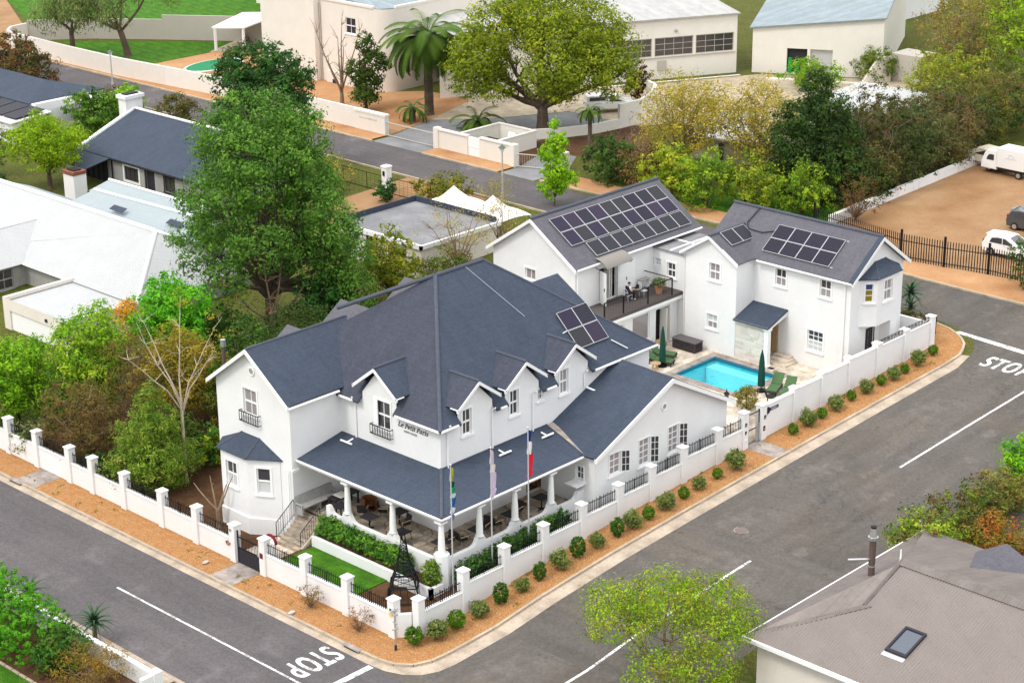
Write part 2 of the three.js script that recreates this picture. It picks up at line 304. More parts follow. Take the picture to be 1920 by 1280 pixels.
{ // concrete gutters and kerbs
  const g = new MB(), front = [[-9.5, -95], [-9.5, 4.6], [-9.38, 5.7], [-9.02, 6.45], [-8.4, 6.92], [-7.6, 7.12], [-6.6, 7.2], [-2, 7.2]];
  sheet(g, [...gutterEdge, ...front.slice().reverse()], .016);
  sheet(g, [[-2, 7.2], [38.6, 7.3], [40.4, 7.15], [40.6, 7.7], [38.4, 8.15], [-2, 8.15]], .016);
  struct(g, M.kerb, 'gutter');
  { // kerb stones laid end to end
    const kg = new THREE.Group(); kg.name = numbered('kerb'); kg.userData = { kind: 'structure' }; scene.add(kg); const R = rng(77), P = cornerKerb.filter(q => q[1] > -46), far = new MB(); ribbon(far, [[-9.5, -95], [-9.5, -44]], .16, -.1, .135); ribbon(far, [[44.9, -10], [45.6, -20], [45.8, -95]], .16, -.1, .135); mesh(far, M.concrete, 'kerb_run', kg);
    const path = [[-9.5, -44], ...P.filter(q => q[1] > -8), [44.55, -10]], pts = []; let need = 0; for (let i = 0; i < path.length - 1; i++) { const [a, b] = [path[i], path[i + 1]], L = Math.hypot(b[0] - a[0], b[1] - a[1]); for (let d = need; d < L; d += .98) { pts.push([lerp(a[0], b[0], d / L), lerp(a[1], b[1], d / L)]); need = d + .98 - L; } }
    for (let i = 0; i < pts.length - 1; i++) { const [a, b] = [pts[i], pts[i + 1]], t = .985; const s = new MB(); ribbon(s, [a, [lerp(a[0], b[0], t), lerp(a[1], b[1], t)]], .16, -.1, .13 + R() * .012, (R() - .5) * .012); mesh(s, R() > .5 ? M.concrete : M.kerb, 'kerb_stone', kg); }
  }
  const k2 = new MB(); ribbon(k2, [[51.6, -150], [51.6, -61.5]], .18, -.1, .14); ribbon(k2, [[51.6, -55], [51.6, -45.6]], .18, -.1, .14); ribbon(k2, [[52, -41], [52.4, -12], [51.3, -5], [51.1, 1], [51.2, 30]], .18, -.1, .14);
  struct(k2, M.concrete, 'kerb');
  const k3 = new MB(); ribbon(k3, [[-17.5, -60], [-17.5, -.7], [-17.5, 30]], .25, -.1, .12); struct(k3, M.kerb, 'kerb');
  // orange bark along the street walls
  const v = new MB();
  sheet(v, [[-7.3, -95], [-9.44, -95], [-9.44, -26.9], [-7.3, -26.9]], .1);
  sheet(v, [[-7.3, -25], [-9.44, -25], [-9.44, -8.35], [-7.3, -8.35]], .1);
  sheet(v, [[-7.3, -6.5], [-9.44, -6.5], [-9.44, 4.6], [-9.32, 5.68], [-8.97, 6.4], [-8.37, 6.86], [-7.6, 7.05], [-6.6, 7.14], [20.2, 7.2], [20.2, 4.9], [-6.4, 4.9], [-7.3, 4]], .1);
  sheet(v, [[21.6, 4.9], [21.6, 7.2], [38.6, 7.22], [40.36, 7.08], [41.84, 6.44], [42.92, 5.46], [43.72, 4.08], [44.1, 2.4], [44.4, -6], [41.4, -6], [41.4, 1], [40.1, 4.9]], .1);
  struct(v, M.mulch, 'verge');
  const p = new MB(); // concrete crossings at the gates
  sheet(p, rect(-9.44, -8.35, -7.3, -6.5), .105); sheet(p, rect(20.2, 4.7, 21.6, 7.2), .105); sheet(p, rect(-9.44, -26.9, -7.3, -25), .105);
  struct(p, M.coping, 'crossing_slab');
  const o = new MB(); // footway across the back street and by the car park
  sheet(o, [[51.68, -150], [52.9, -150], [53.2, -101], [53.9, -87], [53.9, -61.9], [51.68, -61.9]], .1);
  sheet(o, [[51.68, -55.2], [53.9, -55.2], [53.9, -45.6], [51.68, -45.6]], .1);
  sheet(o, [[52.1, -41], [55, -41], [54.9, -15], [54.2, -6], [55.6, 4], [55.6, 40], [51.3, 40], [51.2, 1], [51.4, -5], [52.5, -12]], .1);
  struct(o, M.paver, 'footway');
  const q = new MB(); sheet(q, [[55.2, -15], [88, -16.8], [88, 24], [55.7, 24], [55.5, 3], [54.3, -6]], .03); struct(q, M.earth, 'car_park');
  const a = new MB();
  sheet(a, [[51.7, -61.6], [53.9, -61.6], [60.5, -63.3], [66, -58.5], [75, -54], [75, -50], [70, -49], [61, -50.5], [57, -55.2], [51.7, -55.4]], .012);
  sheet(a, [[51.7, -45.4], [54, -45.4], [60, -47.5], [60, -44], [56.2, -41.6], [51.7, -41.5]], .012);
  struct(a, M.flat, 'driveway');
  const y = new MB(); sheet(y, [[54.2, -88], [66, -88], [66, -75], [69, -72], [69, -66], [61, -63.4], [54.2, -62]], .02); struct(y, M.paver, 'paved_yard');
  const fy = new MB(); sheet(fy, [[57.5, -63.2], [62, -66], [78, -68], [84, -57], [75, -54.2], [66, -58.7], [60.5, -63.4]], .016); struct(fy, M.concrete, 'forecourt'); const fs = new MB(); sheet(fs, [[54.3, -49.5], [61.4, -50.6], [66, -48.2], [70, -47.6], [74, -47.4], [66, -40], [60.4, -43.6], [60.2, -47.7], [54.3, -45.6]], .01); struct(fs, M.soil, 'garden_soil');
  const ca = new MB(); sheet(ca, [[72, -64], [97, -51.5], [104, -39], [100, -33], [84, -38], [72, -47]], .02); struct(ca, M.concrete, 'paved_yard');
  const l = new MB(); sheet(l, [[58.5, -121], [71.5, -105.5], [67.3, -103.4], [58, -103.6], [55.8, -107]], .03); struct(l, M.grass, 'lawn');
  const t = new MB(); sheet(t, [[57.5, -103.4], [67.5, -103.3], [72, -99], [66, -94], [58, -94]], .025); struct(t, M.paver, 'terrace');
  const l2 = new MB(); sheet(l2, [[62, -132], [78, -108], [92, -118], [92, -150], [70, -150]], .03); sheet(l2, [[60, -150], [56, -150], [56, -170], [75, -170]], .03); struct(l2, M.grass, 'lawn');
  const s = new MB(); sheet(s, [[46.4, -150], [54, -121], [58, -126], [62, -134], [70, -150]], .02); struct(s, M.earth, 'gravel_verge');
  const u = new MB(); sheet(u, [[28, -50.5], [45.6, -50.5], [45.4, -40.8], [28, -40.8]], .015); struct(u, M.earth, 'gravel_yard');
  const w = new MB(); sheet(w, rect(-7.2, -31, -.2, -8.6), .03); sheet(w, rect(-.2, -31, 24, -14.4), .03); struct(w, M.soil, 'garden_soil');
  const gl = new MB(); sheet(gl, rect(-60, -60, -18.9, -.4), .02); struct(gl, M.grass, 'lawn');
  const gp = new MB(); sheet(gp, [[-18.55, -60], [-17.62, -60], [-17.62, -.7], [-18.55, -.7]], .1); struct(gp, M.kerb, 'pavement');
  const nr = new MB(); sheet(nr, [[-9, 18.9], [50.8, 18.9], [50.8, 21], [-9, 21]], .06); struct(nr, M.rough, 'grass_verge');
}
// road markings lie 4 mm above the asphalt
function word(text, right, up, at, w, h, parent) {
  const g = new TextGeometry(text, { font, size: 1, depth: .004, curveSegments: 6 }); g.computeBoundingBox();
  const bb = g.boundingBox, R = V(...right), U = V(...up), N = R.clone().cross(U);
  g.translate(-bb.min.x, -bb.min.y, 0); g.scale(w / (bb.max.x - bb.min.x), h / (bb.max.y - bb.min.y), 1);
  g.applyMatrix4(new THREE.Matrix4().makeBasis(R, U, N)); g.translate(...at);
  return g;
}
{
  const mk = (P, label) => { const b = new MB(); for (const p of P) sheet(b, p, .0125); return struct(b, M.paint, 'road_marking', label); };
  mk([rect(-13.6, -11, -13.47, 30)], 'white centre line of the street on the left');
  mk([rect(-13.3, 4.98, -10.1, 5.35)], 'white stop line across the left street');
  mk([rect(-6.5, 13.36, 9.6, 13.52)], 'white centre line of the side street, nearer half');
  mk([rect(23.8, 13.3, 42.6, 13.45)], 'white centre line of the side street, farther half');
  mk([[[43.55, 4.6], [43.95, 4.9], [43.35, 13.2], [42.75, 13.2]]], 'white stop line at the far end of the side street');
  const m1 = new THREE.Mesh(word('STOP', [-1, 0, 0], [0, 0, 1], [-10.25, H(-11) + .0125, 1.9], 2.95, 1.7), M.paint); m1.name = 'stop_lettering'; m1.userData = { kind: 'structure', label: 'white STOP lettering on the left street' }; scene.add(m1);
  const m2 = new THREE.Mesh(word('STOP', [0, 0, 1], V(1, .033, 0).normalize().toArray(), [39.6, H(39.6) + .014, 8.85], 3.3, 1.85), M.paint); m2.name = 'stop_lettering_001'; m2.userData = { kind: 'structure', label: 'white STOP lettering on the side street' }; scene.add(m2);
}
// ------------------------------------------------------------ walls with real openings, windows
// a facade runs from (ox, oz) along unit u; seen from outside u points right
const fac = (ox, oz, ux, uz) => ({ ox, oz, ux, uz, nx: -uz, nz: ux, turn: Math.atan2(-uz, ux) });
const FP = (f, u, y, d = 0) => [f.ox + f.ux * u + f.nx * d, y, f.oz + f.uz * u + f.nz * d];
function wall(mb, f, outline, holes = [], rev = .16) {
  const pts = outline.map(q => new THREE.Vector2(q[0], q[1])); if (THREE.ShapeUtils.area(pts) < 0) pts.reverse();
  const hs = holes.map(([u, y, w, h]) => [[u, y], [u, y + h], [u + w, y + h], [u + w, y]].map(q => new THREE.Vector2(...q))), all = [...pts, ...hs.flat()];
  for (const t of THREE.ShapeUtils.triangulateShape(pts, hs)) { const [a, b, c] = t.map(k => all[k]); const P = [a, b, c].map(q => FP(f, q.x, q.y)); (b.x - a.x) * (c.y - a.y) - (c.x - a.x) * (b.y - a.y) > 0 ? mb.tri(...P) : mb.tri(P[2], P[1], P[0]); }
  for (const [u, y, w, h] of holes) {
    const q = (a, b, c, d) => mb.quad(FP(f, ...a), FP(f, ...a, -rev), FP(f, ...c, -rev), FP(f, ...c));
    q([u, y], 0, [u + w, y]); q([u + w, y], 0, [u + w, y + h]); q([u + w, y + h], 0, [u, y + h]); q([u, y + h], 0, [u, y]);
  }
  return mb;
}
const winCache = {};
function windowGeo(w, h, cols, rows, fr, sash, trim, sill) {
  const key = [w, h, cols, rows, fr, sash, trim, sill].map(v => typeof v === 'number' ? v.toFixed(2) : v).join();
  if (winCache[key]) return winCache[key];
  const b = new MB(), W = w / 2, z0 = -.14, z1 = -.075;
  b.box(-W, 0, z0, -W + fr, h, z1).box(W - fr, 0, z0, W, h, z1).box(-W + fr, 0, z0, W - fr, fr, z1).box(-W + fr, h - fr, z0, W - fr, h, z1);
  const bw = Math.min(.045, fr), iw = w - 2 * fr, ih = h - 2 * fr, panes = [];
  for (let i = 1; i < cols; i++) b.box(-W + fr + iw * i / cols - bw / 2, fr, z0 + .01, -W + fr + iw * i / cols + bw / 2, h - fr, z1 - .008);
  for (let j = 1; j < rows; j++) { const t = sash && j === rows / 2 ? .09 : bw; b.box(-W + fr, fr + ih * j / rows - t / 2, z0 + .008, W - fr, fr + ih * j / rows + t / 2, z1 - (t > .05 ? -.02 : .012)); }
  for (let i = 0; i < cols; i++) for (let j = 0; j < rows; j++) panes.push([-W + fr + iw * (i + .5) / cols, fr + ih * (j + .5) / rows, iw / cols, ih / rows, j]);
  if (trim) { const t = trim; b.box(-W - t, -.02, 0, -W, h + t, .045).box(W, -.02, 0, W + t, h + t, .045).box(-W, h, 0, W, h + t, .045); }
  const s = new MB(); if (sill) s.box(-W - .14, -.12, -.1, W + .14, -.021, .1);
  return winCache[key] = { g: b.geo(), s: sill ? s.geo() : null, p: new MB().box(-.5, -.5, -.006, .5, .5, .006).geo(), panes };
}
function addWindow(parent, f, [u, y, w, h, o = {}]) {
  const { cols = 2, rows = 2, fr = .06, sash = true, trim = .11, sill = true, glass = M.glass, lower, mat = M.trim, label } = o;
  const d = windowGeo(w, h, cols, rows, fr, sash, trim, sill), m = mesh(d.g, mat, o.name || 'window', parent, label), p = FP(f, u + w / 2, y);
  m.position.set(...p); m.rotation.y = f.turn;
  for (const [px, py, pw, ph, j] of d.panes) { const g = mesh(d.p, lower && j < rows / 2 - .4 ? lower : glass, 'pane', m); g.position.set(px, py, -.115); g.scale.set(pw, ph, 1); }
  if (d.s) mesh(d.s, mat, 'sill', m);
  return m;
}
function facade(mb, f, outline, wins, parent, holes = [], rev) { wall(mb, f, outline, [...wins.map(w => w.slice(0, 4)), ...holes], rev); for (const w of wins) addWindow(parent, f, w); }
// gable boards: two fascias meeting at the top
function bargeboard(b, f, L, A, R, d0, d1, h = .26) { for (const [a, c] of [[L, A], [A, R]]) { const P = [[a[0], a[1] - h], [c[0], c[1] - h], [c[0], c[1]], [a[0], a[1]]], F = P.map(q => FP(f, q[0], q[1], d1)), B = P.map(q => FP(f, q[0], q[1], d0)); b.quad(...F).quad(B[3], B[2], B[1], B[0]); for (let i = 0; i < 4; i++) b.quad(B[i], B[(i + 1) % 4], F[(i + 1) % 4], F[i]); } }
function gutterPipe(parent, a, b2, r = .07) { mesh(new MB().cyl(a, b2, r, r, 8), M.trim, 'gutter', parent); }
function downpipe(parent, x, y1, y0, z, dx, dz) { mesh(new MB().cyl([x, y1, z], [x, y0, z], .045, .045, 8).bar([x, y1, z], [x + dx, y1 + .2, z + dz], .08), M.trim, 'downpipe', parent); }
function balconette(parent, f, u0, u1, y0, y1) {
  const b = new MB(), n = 8, d = .22;
  for (let i = 0; i <= n; i++) b.bar(FP(f, lerp(u0, u1, i / n), y0, d), FP(f, lerp(u0, u1, i / n), y1, d), .042);
  for (const y of [y0, y1]) { b.bar(FP(f, u0, y, d), FP(f, u1, y, d), .06); b.bar(FP(f, u0, y, 0), FP(f, u0, y, d), .04); b.bar(FP(f, u1, y, 0), FP(f, u1, y, d), .04); }
  mesh(b, M.iron, 'balconette', parent);
}
function roundVent(parent, f, u, y, r) { const g = new THREE.TorusGeometry(r, .055, 8, 24), b = new MB().add(g); const m = mesh(b, M.trim, 'round_vent', parent); m.position.set(...FP(f, u, y, .02)); m.rotation.y = f.turn; const c = mesh(new MB().add(new THREE.CylinderGeometry(r, r, .04, 20).rotateX(PI / 2)), M.grey, 'louvre', m); }
function solar(parent, O, U, S, w, h, o = {}) { // panel on a roof: O top left, U along, S down the slope (unit vectors)
  const N = V(...S).cross(V(...U)).normalize(), b = new MB(), fr = new MB(), P = (a, c, n) => [O[0] + U[0] * a + S[0] * c + N.x * n, O[1] + U[1] * a + S[1] * c + N.y * n, O[2] + U[2] * a + S[2] * c + N.z * n];
  const bx = (mb, a0, a1, c0, c1, n0, n1) => { const q = [[a0, c0], [a1, c0], [a1, c1], [a0, c1]], T2 = q.map(k => P(...k, n1)), B = q.map(k => P(...k, n0)); mb.quad(T2[3], T2[2], T2[1], T2[0]).quad(...B); for (let i = 0; i < 4; i++) { const j = (i + 1) % 4; mb.quad(B[i], T2[i], T2[j], B[j]); } };
  bx(b, .02, w - .02, .02, h - .02, .1, .125);
  for (const [a0, a1, c0, c1] of [[0, w, 0, .02], [0, w, h - .02, h], [0, .02, .02, h - .02], [w - .02, w, .02, h - .02]]) bx(fr, a0, a1, c0, c1, .08, .135);
  const gx = o.nx || 6, gy = o.ny || 10; const cell = new MB();
  for (let i = 1; i < gx; i++) bx(cell, .035 + (w - .07) * i / gx - .004, .035 + (w - .07) * i / gx + .004, .04, h - .04, .125, .1265);
  for (let i = 1; i < gy; i++) bx(cell, .04, w - .04, .035 + (h - .07) * i / gy - .004, .035 + (h - .07) * i / gy + .004, .125, .127);
  const m = mesh(b, o.mat || M.pv, 'solar_panel', parent); mesh(fr, M.alu, 'panel_frame', m); mesh(cell, o.line || flatPV, 'cell_line', m);
}
const flatPV = std({ color: lin(.06, .055, .075), roughness: .5 });
const pvTones = [[.024, .018, .04], [.02, .02, .032], [.03, .03, .034], [.032, .022, .046], [.018, .016, .03]].map(c => std({ color: lin(...c), roughness: .55 }));

// ------------------------------------------------------------ the main guesthouse on the corner
const house = thing('guesthouse', 'large white guesthouse with steep dark hipped roof, dormers and pillared corner veranda', 'house');
{
  const w = new MB(), fS = fac(0, 0, 1, 0), fW = fac(0, -7.9, 0, 1), y0 = -1.6, ye = 6.4;
  // street side: wall with three wall dormers, as one outline
  const dorm = [[1.3, 3.95, 8.0], [4.95, 7.65, 8.07], [8.97, 11.75, 7.98]];
  const out = [[0, y0], [17.2, y0], [17.2, ye]];
  for (const [a, c, t] of [...dorm].reverse()) out.push([c, ye], [c, ye + .25], [(a + c) / 2, t], [a, ye + .25], [a, ye]);
  out.push([0, ye]);
  facade(w, fS, out, [[1.65, 5.2, .68, 1.46], [5.33, 5.2, .68, 1.46], [9.4, 5.25, .68, 1.46, { glass: M.curtain }], [7.56, 5.44, .44, .66, { trim: .05, sash: false }],
    ...[5.0, 5.52, 6.04].map(u => [u, .95, .24, .62, { cols: 1, rows: 2, trim: 0, sill: false, fr: .03, sash: false }])], house, [[6.6, .05, 2.1, 2.75]], .25);
  // left side between the corner and the gabled wing, with one dormer over the tall window
  facade(w, fW, [[0, y0], [7.9, y0], [7.9, ye], [4.55, ye], [4.55, ye + .25], [3.2, 8.27], [1.85, ye + .25], [1.85, ye], [0, ye]], [[2.85, 4.85, 1.2, 1.65, { label: 'tall sash window with a white shutter over a balconette' }]], house);
  // gabled wing
  const fG = fac(-3.7, -14.2, 0, 1);
  facade(w, fG, [[0, y0], [6.3, y0], [6.3, 6.45], [3.22, 8.85], [0, 6.45]], [[2.4, 4.92, 1.15, 1.55, { glass: M.curtain, label: 'upper window of the gable with pink blind' }]], house);
  wall(w, fac(-3.7, -7.9, 1, 0), [[0, y0], [3.7, y0], [3.7, 6.45], [0, 6.45]]);
  wall(w, fac(0, -14.2, -1, 0), [[0, y0], [3.7, y0], [3.7, 6.45], [0, 6.45]]);
  wall(w, fac(17.2, -14.2, -1, 0), [[0, y0], [17.2, y0], [17.2, 6.45], [0, 6.45]]);
  wall(w, fac(17.2, 0, 0, -1), [[0, y0], [14.2, y0], [14.2, ye], [0, ye]]);
  // entrance recess
  w.quad([6.6, .05, -.25], [6.6, .05, -2.4], [6.6, 2.8, -2.4], [6.6, 2.8, -.25]).quad([6.6, .05, -2.4], [8.7, .05, -2.4], [8.7, 2.8, -2.4], [6.6, 2.8, -2.4]).quad([6.6, 2.8, -2.4], [8.7, 2.8, -2.4], [8.7, 2.8, -.25], [6.6, 2.8, -.25]);
  // single-storey gabled room towards the side street
  const fD = fac(7.8, 4, 1, 0);
  facade(w, fD, [[0, y0], [11.8, y0], [11.8, 3.0], [6.3, 5.85], [0, 3.15]], [[1.25, 1.56, .98, 1.3, { cols: 2, rows: 3, sash: false, fr: .08, glass: M.curtain, trim: .05 }], [3.78, 1.3, .98, 1.62, { cols: 2, rows: 4, sash: false, fr: .08, glass: M.curtain, trim: .05 }], [6.36, 1.25, .98, 1.65, { cols: 2, rows: 4, sash: false, fr: .08, glass: M.curtain, trim: .05 }]], house);
  facade(w, fac(7.8, 0, 0, 1), [[0, y0], [4, y0], [4, 3.2], [0, 3.2]], [[2.66, 1.5, .55, .8, { trim: .08, cols: 2, rows: 2, sash: false }]], house);
  wall(w, fac(19.6, 4, 0, -1), [[0, y0], [4, y0], [4, 3.1], [0, 3.1]]); wall(w, fac(19.6, 0, -1, 0), [[0, y0], [2.4, y0], [2.4, 3.1], [0, 3.1]]);
  mesh(w, M.white, 'wall', house);
  // open casement leaves of the three street windows
  for (const [u, y, h] of [[1.25, 1.56, 1.3], [3.78, 1.3, 1.62], [6.36, 1.25, 1.65]]) {
    const l = new MB(), n = h > 1.4 ? 4 : 3; l.box(-.03, 0, 0, .03, h, .05).box(-.03, 0, .47, .03, h, .52).box(-.02, 0, .05, .02, .05, .47).box(-.02, h - .05, .05, .02, h, .47).box(-.015, .05, .25, .015, h - .05, .28);
    for (let i = 1; i < n; i++) l.box(-.012, h * i / n - .015, .05, .012, h * i / n + .015, .47);
    const s = mesh(l, M.trim, 'casement', house); s.position.set(...FP(fD, u + .98, y, .02)); s.rotation.y = .95;
    const g = mesh(new MB().box(-.006, .05, .05, .006, h - .05, .47), M.glass, 'pane', s);
  }
  roundVent(house, fG, 3.25, 7.6, .22); roundVent(house, fD, 5.95, 4.34, .2);
  balconette(house, fG, 2.2, 3.8, 4.52, 5.1); balconette(house, fW, 2.6, 4.2, 4.5, 5.02);
  mesh(new MB().box(-.06, 4.85, -5.12, 0 + .002 - .01, 6.5, -4.82), M.trim, 'shutter', house);
  // main roof: hip towards the street corner, ridge along the side street
  const o = .33, A = [5.55, 12.02, -5.85], B = [9.3, 12.02, -5.85], ey = ye - .28;
  const E = [[-o, ey, o], [17.5, ey, o], [17.5, ey, -14.5], [-o, ey, -14.5]];
  const r = new MB(), rs = new MB(), rb = new MB().slab([B, E[1], E[2]], .12).slab([A, B, E[2], E[3]], .12);
  const pS = z => A[1] + (A[1] - ey) / (A[2] - o) * (z - A[2]) * 1, pW = x => A[1] + (A[1] - ey) / (A[0] + o) * (x - A[0]);
  { const q = [[A[0], A[2]], [B[0], B[2]], [17.5, o]]; for (const [a, c, t] of [...dorm].reverse()) { const zt = o + (t + .12 - ey) / (A[1] - ey) * (A[2] - o) + .12; q.push([c + .02, o], [c + .02, -.05], [(a + c) / 2, zt], [a - .02, -.05], [a - .02, o]); } q.push([-o, o]); rs.prism(q, (x, z) => pS(z) - .12, (x, z) => pS(z)); }
  { const xt = -o + (8.39 - ey) / (A[1] - ey) * (A[0] + o) - .12; r.prism([[A[0], A[2]], [-o, -14.5], [-o, -6.07], [.05, -6.07], [xt, -4.7], [.05, -3.33], [-o, -3.33], [-o, o]], (x, z) => pW(x) - .12, (x, z) => pW(x)); }
  const roof = mesh(r, M.slate3, 'roof', house, 'left hip of the main roof'); mesh(rs, M.slate, 'roof', house, 'street slope of the main roof'); mesh(rb, M.slate, 'roof', house, 'rear slopes of the main roof');
  // wing roof, single-storey roof
  const yW = z => 9.0 - Math.abs(z + 11.0) * .735;
  const wr = new MB();
  wr.slab([[-4.05, 9.0, -11.0], [3.4, 9.0, -11.0], [.9, yW(-7.6), -7.6], [-4.05, yW(-7.6), -7.6]], .12).slab([[-4.05, 9.0, -11.0], [3.4, 9.0, -11.0], [3.4, yW(-14.6), -14.6], [-4.05, yW(-14.6), -14.6]], .12);
  mesh(wr, M.slate, 'roof', house, 'dark gable roof of the left wing');
  const dr = new MB();
  dr.slab([[14.25, 6.12, -.02], [14.1, 6.05, 4.3], [7.5, 3.22, 4.36], [7.25, 3.2, -.02]], .12).slab([[14.25, 6.12, -.02], [14.1, 6.05, 4.3], [19.95, 2.98, 4.36], [20.1, 3.05, -.02]], .12);
  mesh(dr, M.slate, 'roof', house, 'dark gable roof of the single-storey room');
  // rear gables
  const bg = new MB(), gr = (x, y, z0, z1, hw, dr2) => { bg.slab([[x, y, z0], [x, y, z1], [x - hw, y - dr2, z1], [x - hw, y - dr2, z0]], .1).slab([[x, y, z0], [x, y, z1], [x + hw, y - dr2, z1], [x + hw, y - dr2, z0]], .1); };
  gr(1.0, 8.5, -13.4, -10.6, 1.9, 1.3); gr(6.0, 8.5, -14.4, -11, 2, 1.35); gr(11.2, 8.6, -14.4, -10.6, 2, 1.35); mesh(bg, M.slate2, 'roof', house, 'small rear gable roofs'); for (const [x, y, z] of [[1, 8.5, -13.3], [6, 8.5, -14.3], [11.2, 8.6, -14.3]]) mesh(new MB().box(x - 1.6, 6.2, z + .05, x + 1.6, y - 1.25, z + .2).slab([[x - 1.7, y - 1.25, z + .05], [x + 1.7, y - 1.25, z + .05], [x, y - .14, z + .06]], .12), M.white, 'gable_wall', house);
  mesh(new MB().slab([[18, 8.55, -8.0], [14.4, 8.55, -8.0], [16.2, 6.5, -4.6], [18, 6.5, -4.6]], .1).slab([[18, 8.55, -8.0], [14.4, 8.55, -8.0], [14.4, 6.5, -11.4], [18, 6.5, -11.4]], .1), M.slate, 'roof', house, 'gable roof at the courtyard end');

  mesh(new MB().poly([[17.6, 6.5, -4.6], [17.6, 6.5, -11.4], [17.6, 8.45, -8.0]]), M.white, 'gable_wall', house);
  // ridge and hip cappings
  const cap = new MB(), rc = (a, b, w2 = .17) => { cap.tube([a, b], w2 * .62, 8); };
  for (const e of [[A, B], [A, E[0]], [A, [2.2, 9.9, -10.4]], [B, E[1]], [[-4.06, 9.0, -11], [3.2, 9.0, -11]], [[14.25, 6.1, 0], [14.1, 6.05, 4.32]]]) rc(e[0].map((v, i) => v - (i === 1 ? .02 : 0)), e[1].map((v, i) => v - (i === 1 ? .02 : 0)), e[0] === A ? .2 : .13);
  mesh(cap, M.ridge, 'ridge_cap', house);
  mesh(new MB().bar([7.8, 12.0, -5.8], [9.6, 9.2, -2.85], .035), M.ridge2, 'conduit', house);
  // dormer roofs and boards
  for (const [a, c, t] of dorm) {
    const m = (a + c) / 2, hw = (c - a) / 2 + .32, dy = .62 * 1.05, yT = t + .18, yB = yT - hw * .72, back = y => Math.min(-.4, -5.85 + (12.02 - y) / .957 - .25);
    const d = new MB().slab([[m, yT, .36], [m, yT, back(yT)], [m - hw, yB, back(yB)], [m - hw, yB, .36]], .08).slab([[m, yT, .36], [m, yT, back(yT)], [m + hw, yB, back(yB)], [m + hw, yB, .36]], .08);
    const k = mesh(d, M.slate3, 'dormer_roof', house); const bb = new MB(); bargeboard(bb, fS, [m - hw, yB - .02], [m, yT - .02], [m + hw, yB - .02], .26, .4, .2); mesh(bb, M.trim, 'bargeboard', k);
    mesh(new MB().tube([[m, yT, .38], [m, yT, back(yT)]], .08, 6), M.ridge, 'ridge_cap', k);
    for (const x of [m - hw + .02, m + hw - .02]) mesh(new MB().cyl([x, yB - .05, .4], [x, yB - .05, -.2], .05, .05, 6), M.trim, 'gutter', k);
  }
  { // left dormer
    const u = 3.2 - 7.9, hw = 1.75, yT = 8.45, yB = 7.12, back = y => Math.max(.4, (y - 6.2) / 1.0 + .35);
    const d = new MB().slab([[-.36, yT, u], [back(yT), yT, u], [back(yB), yB, u - hw], [-.36, yB, u - hw]], .08).slab([[-.36, yT, u], [back(yT), yT, u], [back(yB), yB, u + hw], [-.36, yB, u + hw]], .08);
    const k = mesh(d, M.slate, 'dormer_roof', house), bb = new MB(); bargeboard(bb, fW, [3.2 - hw, yB - .02], [3.2, yT - .02], [3.2 + hw, yB - .02], .26, .4, .2); mesh(bb, M.trim, 'bargeboard', k);
    mesh(new MB().tube([[-.38, yT, u], [back(yT), yT, u]], .08, 6), M.ridge, 'ridge_cap', k);
    for (const z of [u - hw + .02, u + hw - .02]) mesh(new MB().cyl([-.4, yB - .05, z], [.2, yB - .05, z], .05, .05, 6), M.trim, 'gutter', k);
  }
  { const bb = new MB(); bargeboard(bb, fG, [-.4, yW(-14.6)], [3.2, 8.98], [6.6, yW(-7.6)], .28, .42, .24); mesh(bb, M.trim, 'bargeboard', house); const b2 = new MB(); bargeboard(b2, fD, [-.3, 3.2], [6.3, 6.02], [12.15, 2.96], .26, .42, .26); mesh(b2, M.trim, 'bargeboard', house); }
  // eaves gutters, downpipes with their T outlets on the veranda roof
  gutterPipe(house, [-.3, ey - .02, .38], [1.0, ey - .02, .38]); gutterPipe(house, [4.25, ey - .02, .38], [4.7, ey - .02, .38]); gutterPipe(house, [7.95, ey - .02, .38], [8.7, ey - .02, .38]); gutterPipe(house, [12, ey - .02, .38], [17.5, ey - .02, .38]);
  gutterPipe(house, [-.38, ey - .02, .3], [-.38, ey - .02, -3.1]); gutterPipe(house, [-.38, ey - .02, -6.5], [-.38, ey - .02, -7.6]); gutterPipe(house, [-4, 6.38, -7.52], [-.4, 6.38, -7.52]);
  for (const [x, yb] of [[.45, 3.75], [3.87, 3.8], [7.1, 3.8], [11.4, 5.2]]) downpipe(house, x, 6.05, yb, .08, 0, .25);
  downpipe(house, -.08, 6.05, 3.78, -6.6, -.25, 0); downpipe(house, -3.85, 2.4, -1, -8.1, 0, 0);
  for (const [x, z, dx, dz] of [[-.35, -6.6, 0, 1], [3.95, .45, 1, 0], [7.3, .5, 1, 0]]) mesh(new MB().cyl([x, 3.78, z], [x - (dz ? .5 : 0), 3.7, z + (dz ? 0 : .5)], .05, .05, 8).cyl([x - (dz ? .5 : 0) - dx * .45, 3.74, z + (dz ? 0 : .5) - dz * .45], [x - (dz ? .5 : 0) + dx * .45, 3.74, z + (dz ? 0 : .5) + dz * .45], .06, .06, 8), M.trim, 'outlet_pipe', house);
  mesh(new MB().cyl([11.45, 5.18, .15], [11.9, 4.85, 1.0], .06, .06, 8), M.trim, 'outlet_pipe', house);
  mesh(new MB().slab([[8.3, 3.79, .1], [8.7, 3.86, .1], [7.95, 3.26, 3.45], [7.55, 3.26, 3.45]], .02), M.coping, 'valley_flashing', house);
  // sign on the wall, painted script
  const txt = (s, fnt, size, u, y, shear) => { const g = new TextGeometry(s, { font: fnt, size, depth: .02, curveSegments: 5 }); if (shear) g.applyMatrix4(new THREE.Matrix4().makeShear(0, 0, shear, 0, 0, 0)); g.rotateY(fW.turn); const p = FP(fW, u, y, .01); g.translate(...p); return g; };
